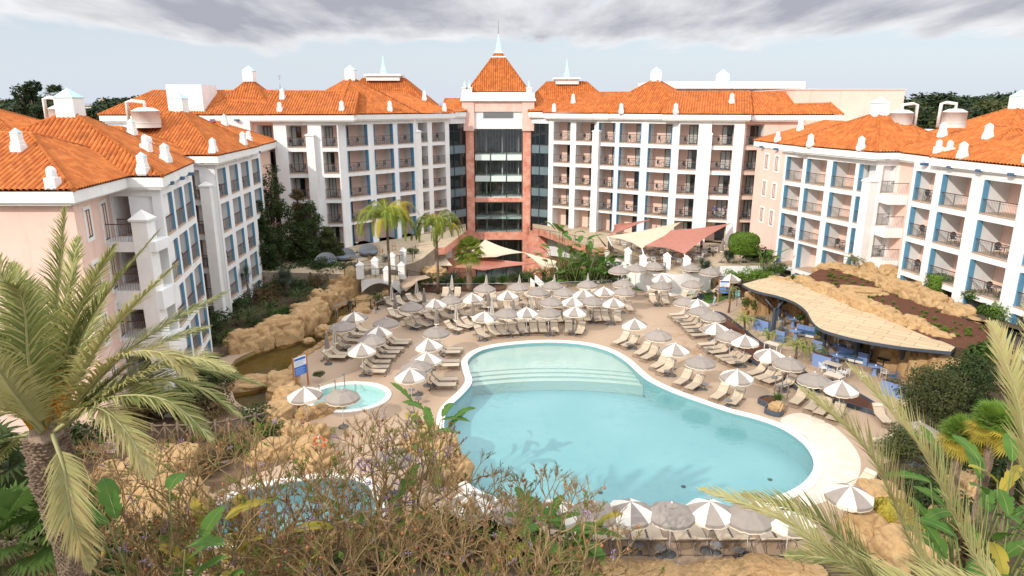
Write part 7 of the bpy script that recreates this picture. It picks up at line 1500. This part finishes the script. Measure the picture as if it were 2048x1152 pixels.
for u, v, top, cr, m, seed, lab in ((556, 545, 325, 2.3, 'dark', 1, 'tallest dark leafy tree against the left centre wing'), (606, 535, 378, 1.6, 'brown', 2, 'browner slim tree between two dark trees'), (628, 540, 400, 2.0, 'dark', 3, 'second dark leafy tree before the white pilaster'), (660, 540, 455, 1.5, 'olive', 4, 'shortest of the dark trees, beside the grey daybeds'), (528, 560, 400, 1.6, 'dark', 5, 'dark tree touching the end of the second left wing')):
    p = at(u, v, 1.0); d = ray(u, top); zt_ = H + d.z / d.y * p.y; tree(lab, p, zt_ - 1.0, cr * 1.35, LEAF[m], seed, 12000, .12, 'col', cl=60)
p = aty(1870, 800, 35); tree('dense olive coloured bushy tree right of the bar, speckled with yellow', (p.x, p.y, 0), 4.6, 2.5, LEAF['olive'], 21, 12000, .075, 'round', cl=44); p = aty(1940, 740, 36); tree('second dense olive tree behind the first, at the end of the bar rocks', (p.x, p.y, 0), 5.0, 2.2, LEAF['dark'], 22, 9000, .08, 'round', cl=38)
p = at(1790, 945, 0); tree('feathery olive shrub tree half covered by the second palm frond', p, 2.6, 1.5, LEAF['olive'], 23, 5000, .06, 'round', .08)
# ---- leafless jacarandas with lilac panicles
def jac(seed, h, depth=5):
    rr = random.Random(seed); mb = MB(); fl = MB()
    def br(p, d, L_, r, k):
        d = d.normalized(); mid = p + d * L_ * .5 + Vector((rr.uniform(-.08, .08), rr.uniform(-.08, .08), rr.uniform(-.04, .04))) * L_; e = p + d * L_ + Vector((rr.uniform(-.1, .1), rr.uniform(-.1, .1), .04)) * L_
        mb.tube([p, mid, e], [r, r * .85, r * .68], 6 if k > 2 else 3, 0 if k > 3 else 1, cap=False)
        if k == 0:
            t = rr.random()
            for i in range(12 if t < .8 else 6):
                s = rr.uniform(.25, 1.0); q = p.lerp(e, s); dd = (d + Vector((rr.uniform(-1, 1), rr.uniform(-1, 1), rr.uniform(-.3, .9)))).normalized(); f = q + dd * L_ * rr.uniform(.25, .5); mb.tube([q, f], [.008, .004], 3, 2, cap=False)
                if t < (.025 if seed != 104 else .32):
                    for _ in range(2 if seed != 104 else 3):
                        c = q.lerp(f, rr.uniform(.3, 1)); a = Vector((rr.gauss(0, 1), rr.gauss(0, 1), rr.gauss(0, 1))).normalized() * .028; b = a.orthogonal().normalized() * .018; fl.face([c - a, c - b, c + a, c + b], 0)
                elif t > .70 and t < .84:
                    for _ in range(4):
                        c = q.lerp(f, rr.uniform(.3, 1)); a = Vector((rr.gauss(0, 1), rr.gauss(0, 1), rr.gauss(0, .6))).normalized() * .04; b = a.orthogonal().normalized() * .016; fl.face([c - a, c - b, c + a, c + b], 1)
            if t > .86:
                c = e + Vector((0, 0, -.08)); fl.lathe([(0, -.06), (.045, -.02), (.05, .02), (.02, .06), (0, .065)], 7, c, 2)
            return
        n = 3 if k > 1 else rr.choice((2, 3))
        for i in range(n):
            az = 2 * pi * i / n + rr.uniform(-.6, .6); sp = rr.uniform(.45, .85); u = d.orthogonal().normalized(); w = d.cross(u); nd = d * cos(sp) + (u * cos(az) + w * sin(az)) * sin(sp); nd.z += .16; br(e, nd, L_ * rr.uniform(.62, .82), r * .62, k - 1)
    br(Vector((0, 0, 0)), Vector((.05, .03, 1)), h * .30, h * .019, depth); return mb, fl
JM = []
for s in (101, 102, 103, 104): a, b = jac(s, 8.0); oa = a.build('trunk', [lichen, mat('tan_twig', (.39, .27, .13), .9, (.26, .175, .08), 3), mat('fine_twig', (.27, .175, .075), .9)]); ob = b.build('blossom', [flower, LEAF['bright'], pod]); JM.append((oa.data, ob.data)); bpy.data.objects.remove(oa); bpy.data.objects.remove(ob)
for i, (u, v, y, top, var, rz, lab) in enumerate(((330, 1000, 24, 800, 0, 0.0, 'bare jacaranda with lichen-yellow trunk over the shaded rocks at left'), (520, 1000, 22, 790, 1, 1.0, 'bare jacaranda above the left end of the lower pool'), (690, 1000, 21, 770, 2, 2.0, 'bare jacaranda in front of the toddler pool and lower pool'), (830, 1000, 23, 745, 3, 3.2, 'jacaranda with the most lilac blossom, below the left poolside parasols'), (970, 1000, 20, 850, 0, 4.0, 'jacaranda whose twigs overlap the left rim of the big pool'), (1075, 1000, 19, 885, 1, 5.2, 'rightmost jacaranda, its twigs against the blue pool water'), (430, 1100, 18, 930, 2, .6, 'low bare jacaranda at the bottom left of the lower pool'), (600, 1100, 17.5, 960, 0, 1.7, 'low bare jacaranda at the bottom before the brown rocks'), (900, 1100, 17, 985, 2, 2.9, 'low bare jacaranda at the bottom centre'), (600, 960, 19.5, 850, 1, 2.2, 'bare jacaranda right in front of the lower pool'), (480, 1060, 19, 890, 3, 4.4, 'lilac flowering jacaranda at the left rim of the lower pool'), (350, 1080, 19, 900, 0, 3.3, 'bare jacaranda between the date palm frond and the lower pool'), (170, 950, 23, 830, 1, .3, 'bare tree behind the date palm trunk'), (760, 1080, 19, 880, 1, 3.9, 'bare jacaranda right of the brown rocks of the lower pool'), (250, 1080, 17, 960, 2, 5.0, 'low bare tree behind the broad banana leaves'), (1000, 1090, 17, 1000, 2, .9, 'lowest jacaranda before the dark near parasols'))):
    p = aty(u, v, y); tp = aty(u, top, y); o = empty('jacaranda_tree', lab, 'tree', (p.x, p.y, 0), rz, 'leafless jacarandas'); sc = tp.z / 8.0 / 1.12; o.scale = (max(sc, .75) * 1.0, max(sc, .75), sc); put('trunk', JM[var][0], o); put('blossom', JM[var][1], o)
# ---- far trees, hills, town
FT = []
for s, shape, hh, cr, m in ((1, 'umb', 9, 5.5, 'pine'), (2, 'round', 8, 4.2, 'dark'), (3, 'umb', 10, 5, 'pine'), (4, 'round', 7, 4.5, 'olive')): FT.append((index(tree('wide dark pine far behind the roofs at right', (0, 0, 0), hh, cr, LEAF[m], 200 + s, 3400, .34, shape, .3, cl=30, name='pine_tree')), hh))
rf = random.Random(77); ft = 0
for side, rng in (('left', [(-120, 5), (60, 9), (235, 7), (-20, 3), (130, 6), (285, 4)]), ('right', [(1745, 7), (1800, 10), (1860, 8), (1920, 7), (1985, 6), (2050, 7), (2110, 5)])):
    for cu_, n in rng:
        for i in range(n):
            u = cu_ + rf.uniform(-38, 38); y = rf.uniform(105, 190); vt = rf.uniform(208, 236); vt = rf.uniform(194, 226) if side == 'right' else rf.uniform(200, 240)
            T, hh = FT[ft % 4]; p = aty(u, vt, y); sc = rf.uniform(.9, 1.3); lab = 'dark green tree of the belt beyond the roofs on the %s' % side
            if ft < 4: o = T; o.location = (p.x, p.y, p.z - hh * sc); o.scale = (sc, sc, sc); o['label'] = lab; o['group'] = 'far tree belt ' + side
            else: copy_thing(T, (p.x, p.y, p.z - hh * sc), rf.uniform(0, 6), lab, 'far tree belt ' + side, sc)
            ft += 1
p = aty(66, 225, 100); tree('tall ragged dark tree rising above the far left roofs', (p.x, p.y, 8), aty(66, 158, 100).z - 8, 3.2, LEAF['pine'], 301, 4200, .26, 'round', .3, name='tree'); p = aty(112, 190, 98); fan_palm('dark fan palm silhouette right of the tall ragged tree', (p.x, p.y, 6), p.z - 6, 24, .9, 1.0, [LEAF['pine'], stem, LEAF['dark']], 303, .3)
p = aty(1822, 208, 160); tp = aty(1822, 186, 160); o = empty('araucaria', 'tiered conifer standing above the right hand tree belt', 'tree', (p.x, p.y, p.z - 8)); mb = MB(); hh = tp.z - p.z + 8; mb.tube([(0, 0, 0), (0, 0, hh)], [.3, .05], 6); mb.build('trunk', M['bark'], o); mb = MB()
for i in range(9):
    z = hh * (.5 + .055 * i); r = 1.9 * (1 - .09 * i)
    for k in range(6): a = k * 1.05 + i * .3; mb.tube([(0, 0, z), (r * cos(a), r * sin(a), z + .3)], [.16, .08], 4)
mb.build('crown', LEAF['pine'], o)
g = MB(); n = 60
for i in range(n):
    x0, x1 = 300 + 2600 * i / n, 300 + 2600 * (i + 1) / n; hz_ = lambda x: 6 + 16 * (.5 + .5 * noise.noise(Vector((x * .0022, 3.3, 0)))) + 14 * min(1, max(0, (x - 900) / 800))
    g.face([(x0, 1300, -7), (x1, 1300, -7), (x1, 1500, hz_(x1)), (x0, 1500, hz_(x0))], 0, None, True); g.face([(x0, 1500, hz_(x0)), (x1, 1500, hz_(x1)), (x1, 1900, -7), (x0, 1900, -7)], 0, None, True)
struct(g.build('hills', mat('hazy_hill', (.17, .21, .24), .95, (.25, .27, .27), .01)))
rf2 = random.Random(4)
for i in range(26):
    x = rf2.uniform(780, 1250); o = empty('far_house', 'tiny white house on the distant hills at the right', 'house', (x, 1440 + rf2.uniform(-30, 30), 10 + rf2.uniform(-3, 7)), rf2.uniform(-.4, .4), 'white houses on the far hills'); mb = MB(); w = rf2.uniform(10, 22); mb.bb(-w / 2, w / 2, -5, 5, -6, rf2.uniform(3, 7)); mb.build('wall', M['tank'], o)
for u, v, y, w, lab in ((28, 202, 230, 7, 'cream house with a tiled roof at the far left edge'), (197, 212, 200, 5, 'white house with a tall chimney at far left'), (212, 212, 240, 6, 'white house beyond the square roof cap at far left'), (120, 218, 210, 6, 'low white house behind the ragged tree at far left')):
    p = aty(u, v, y); o = empty('far_house', lab, 'house', (p.x, p.y, p.z - 6)); mb = MB(); mb.bb(-w / 2, w / 2, -3, 3, -8, 6); mb.build('wall', M['white'], o); mb = MB(); mb.prism([(-w / 2 - .3, -3.3), (w / 2 + .3, -3.3), (w / 2 + .3, 3.3), (-w / 2 - .3, 3.3)], 6, lambda q: 6.3 + (1.2 if abs(q[1]) < 1 else 0)); mb.box((w * .25, 0, 7.2), (.7, .7, 2.0)); mb.build('roof', mat('pale_tile', (.46, .34, .24), .9), o)
p = aty(1738, 206, 420); o = empty('tower_crane', 'thin grey tower crane jib just right of the pink block', 'crane', (p.x, p.y, -5)); mb = MB(); mb.tube([(0, 0, 0), (0, 0, p.z + 5)], .5, 5); mb.build('mast', M['steel'], o); mb = MB(); mb.tube([(-4, 0, p.z + 4.6), (16, 0, p.z + 5.6)], .4, 5); mb.tube([(0, 0, p.z + 7), (14, 0, p.z + 5.6)], .12, 4); mb.build('jib', M['steel'], o)
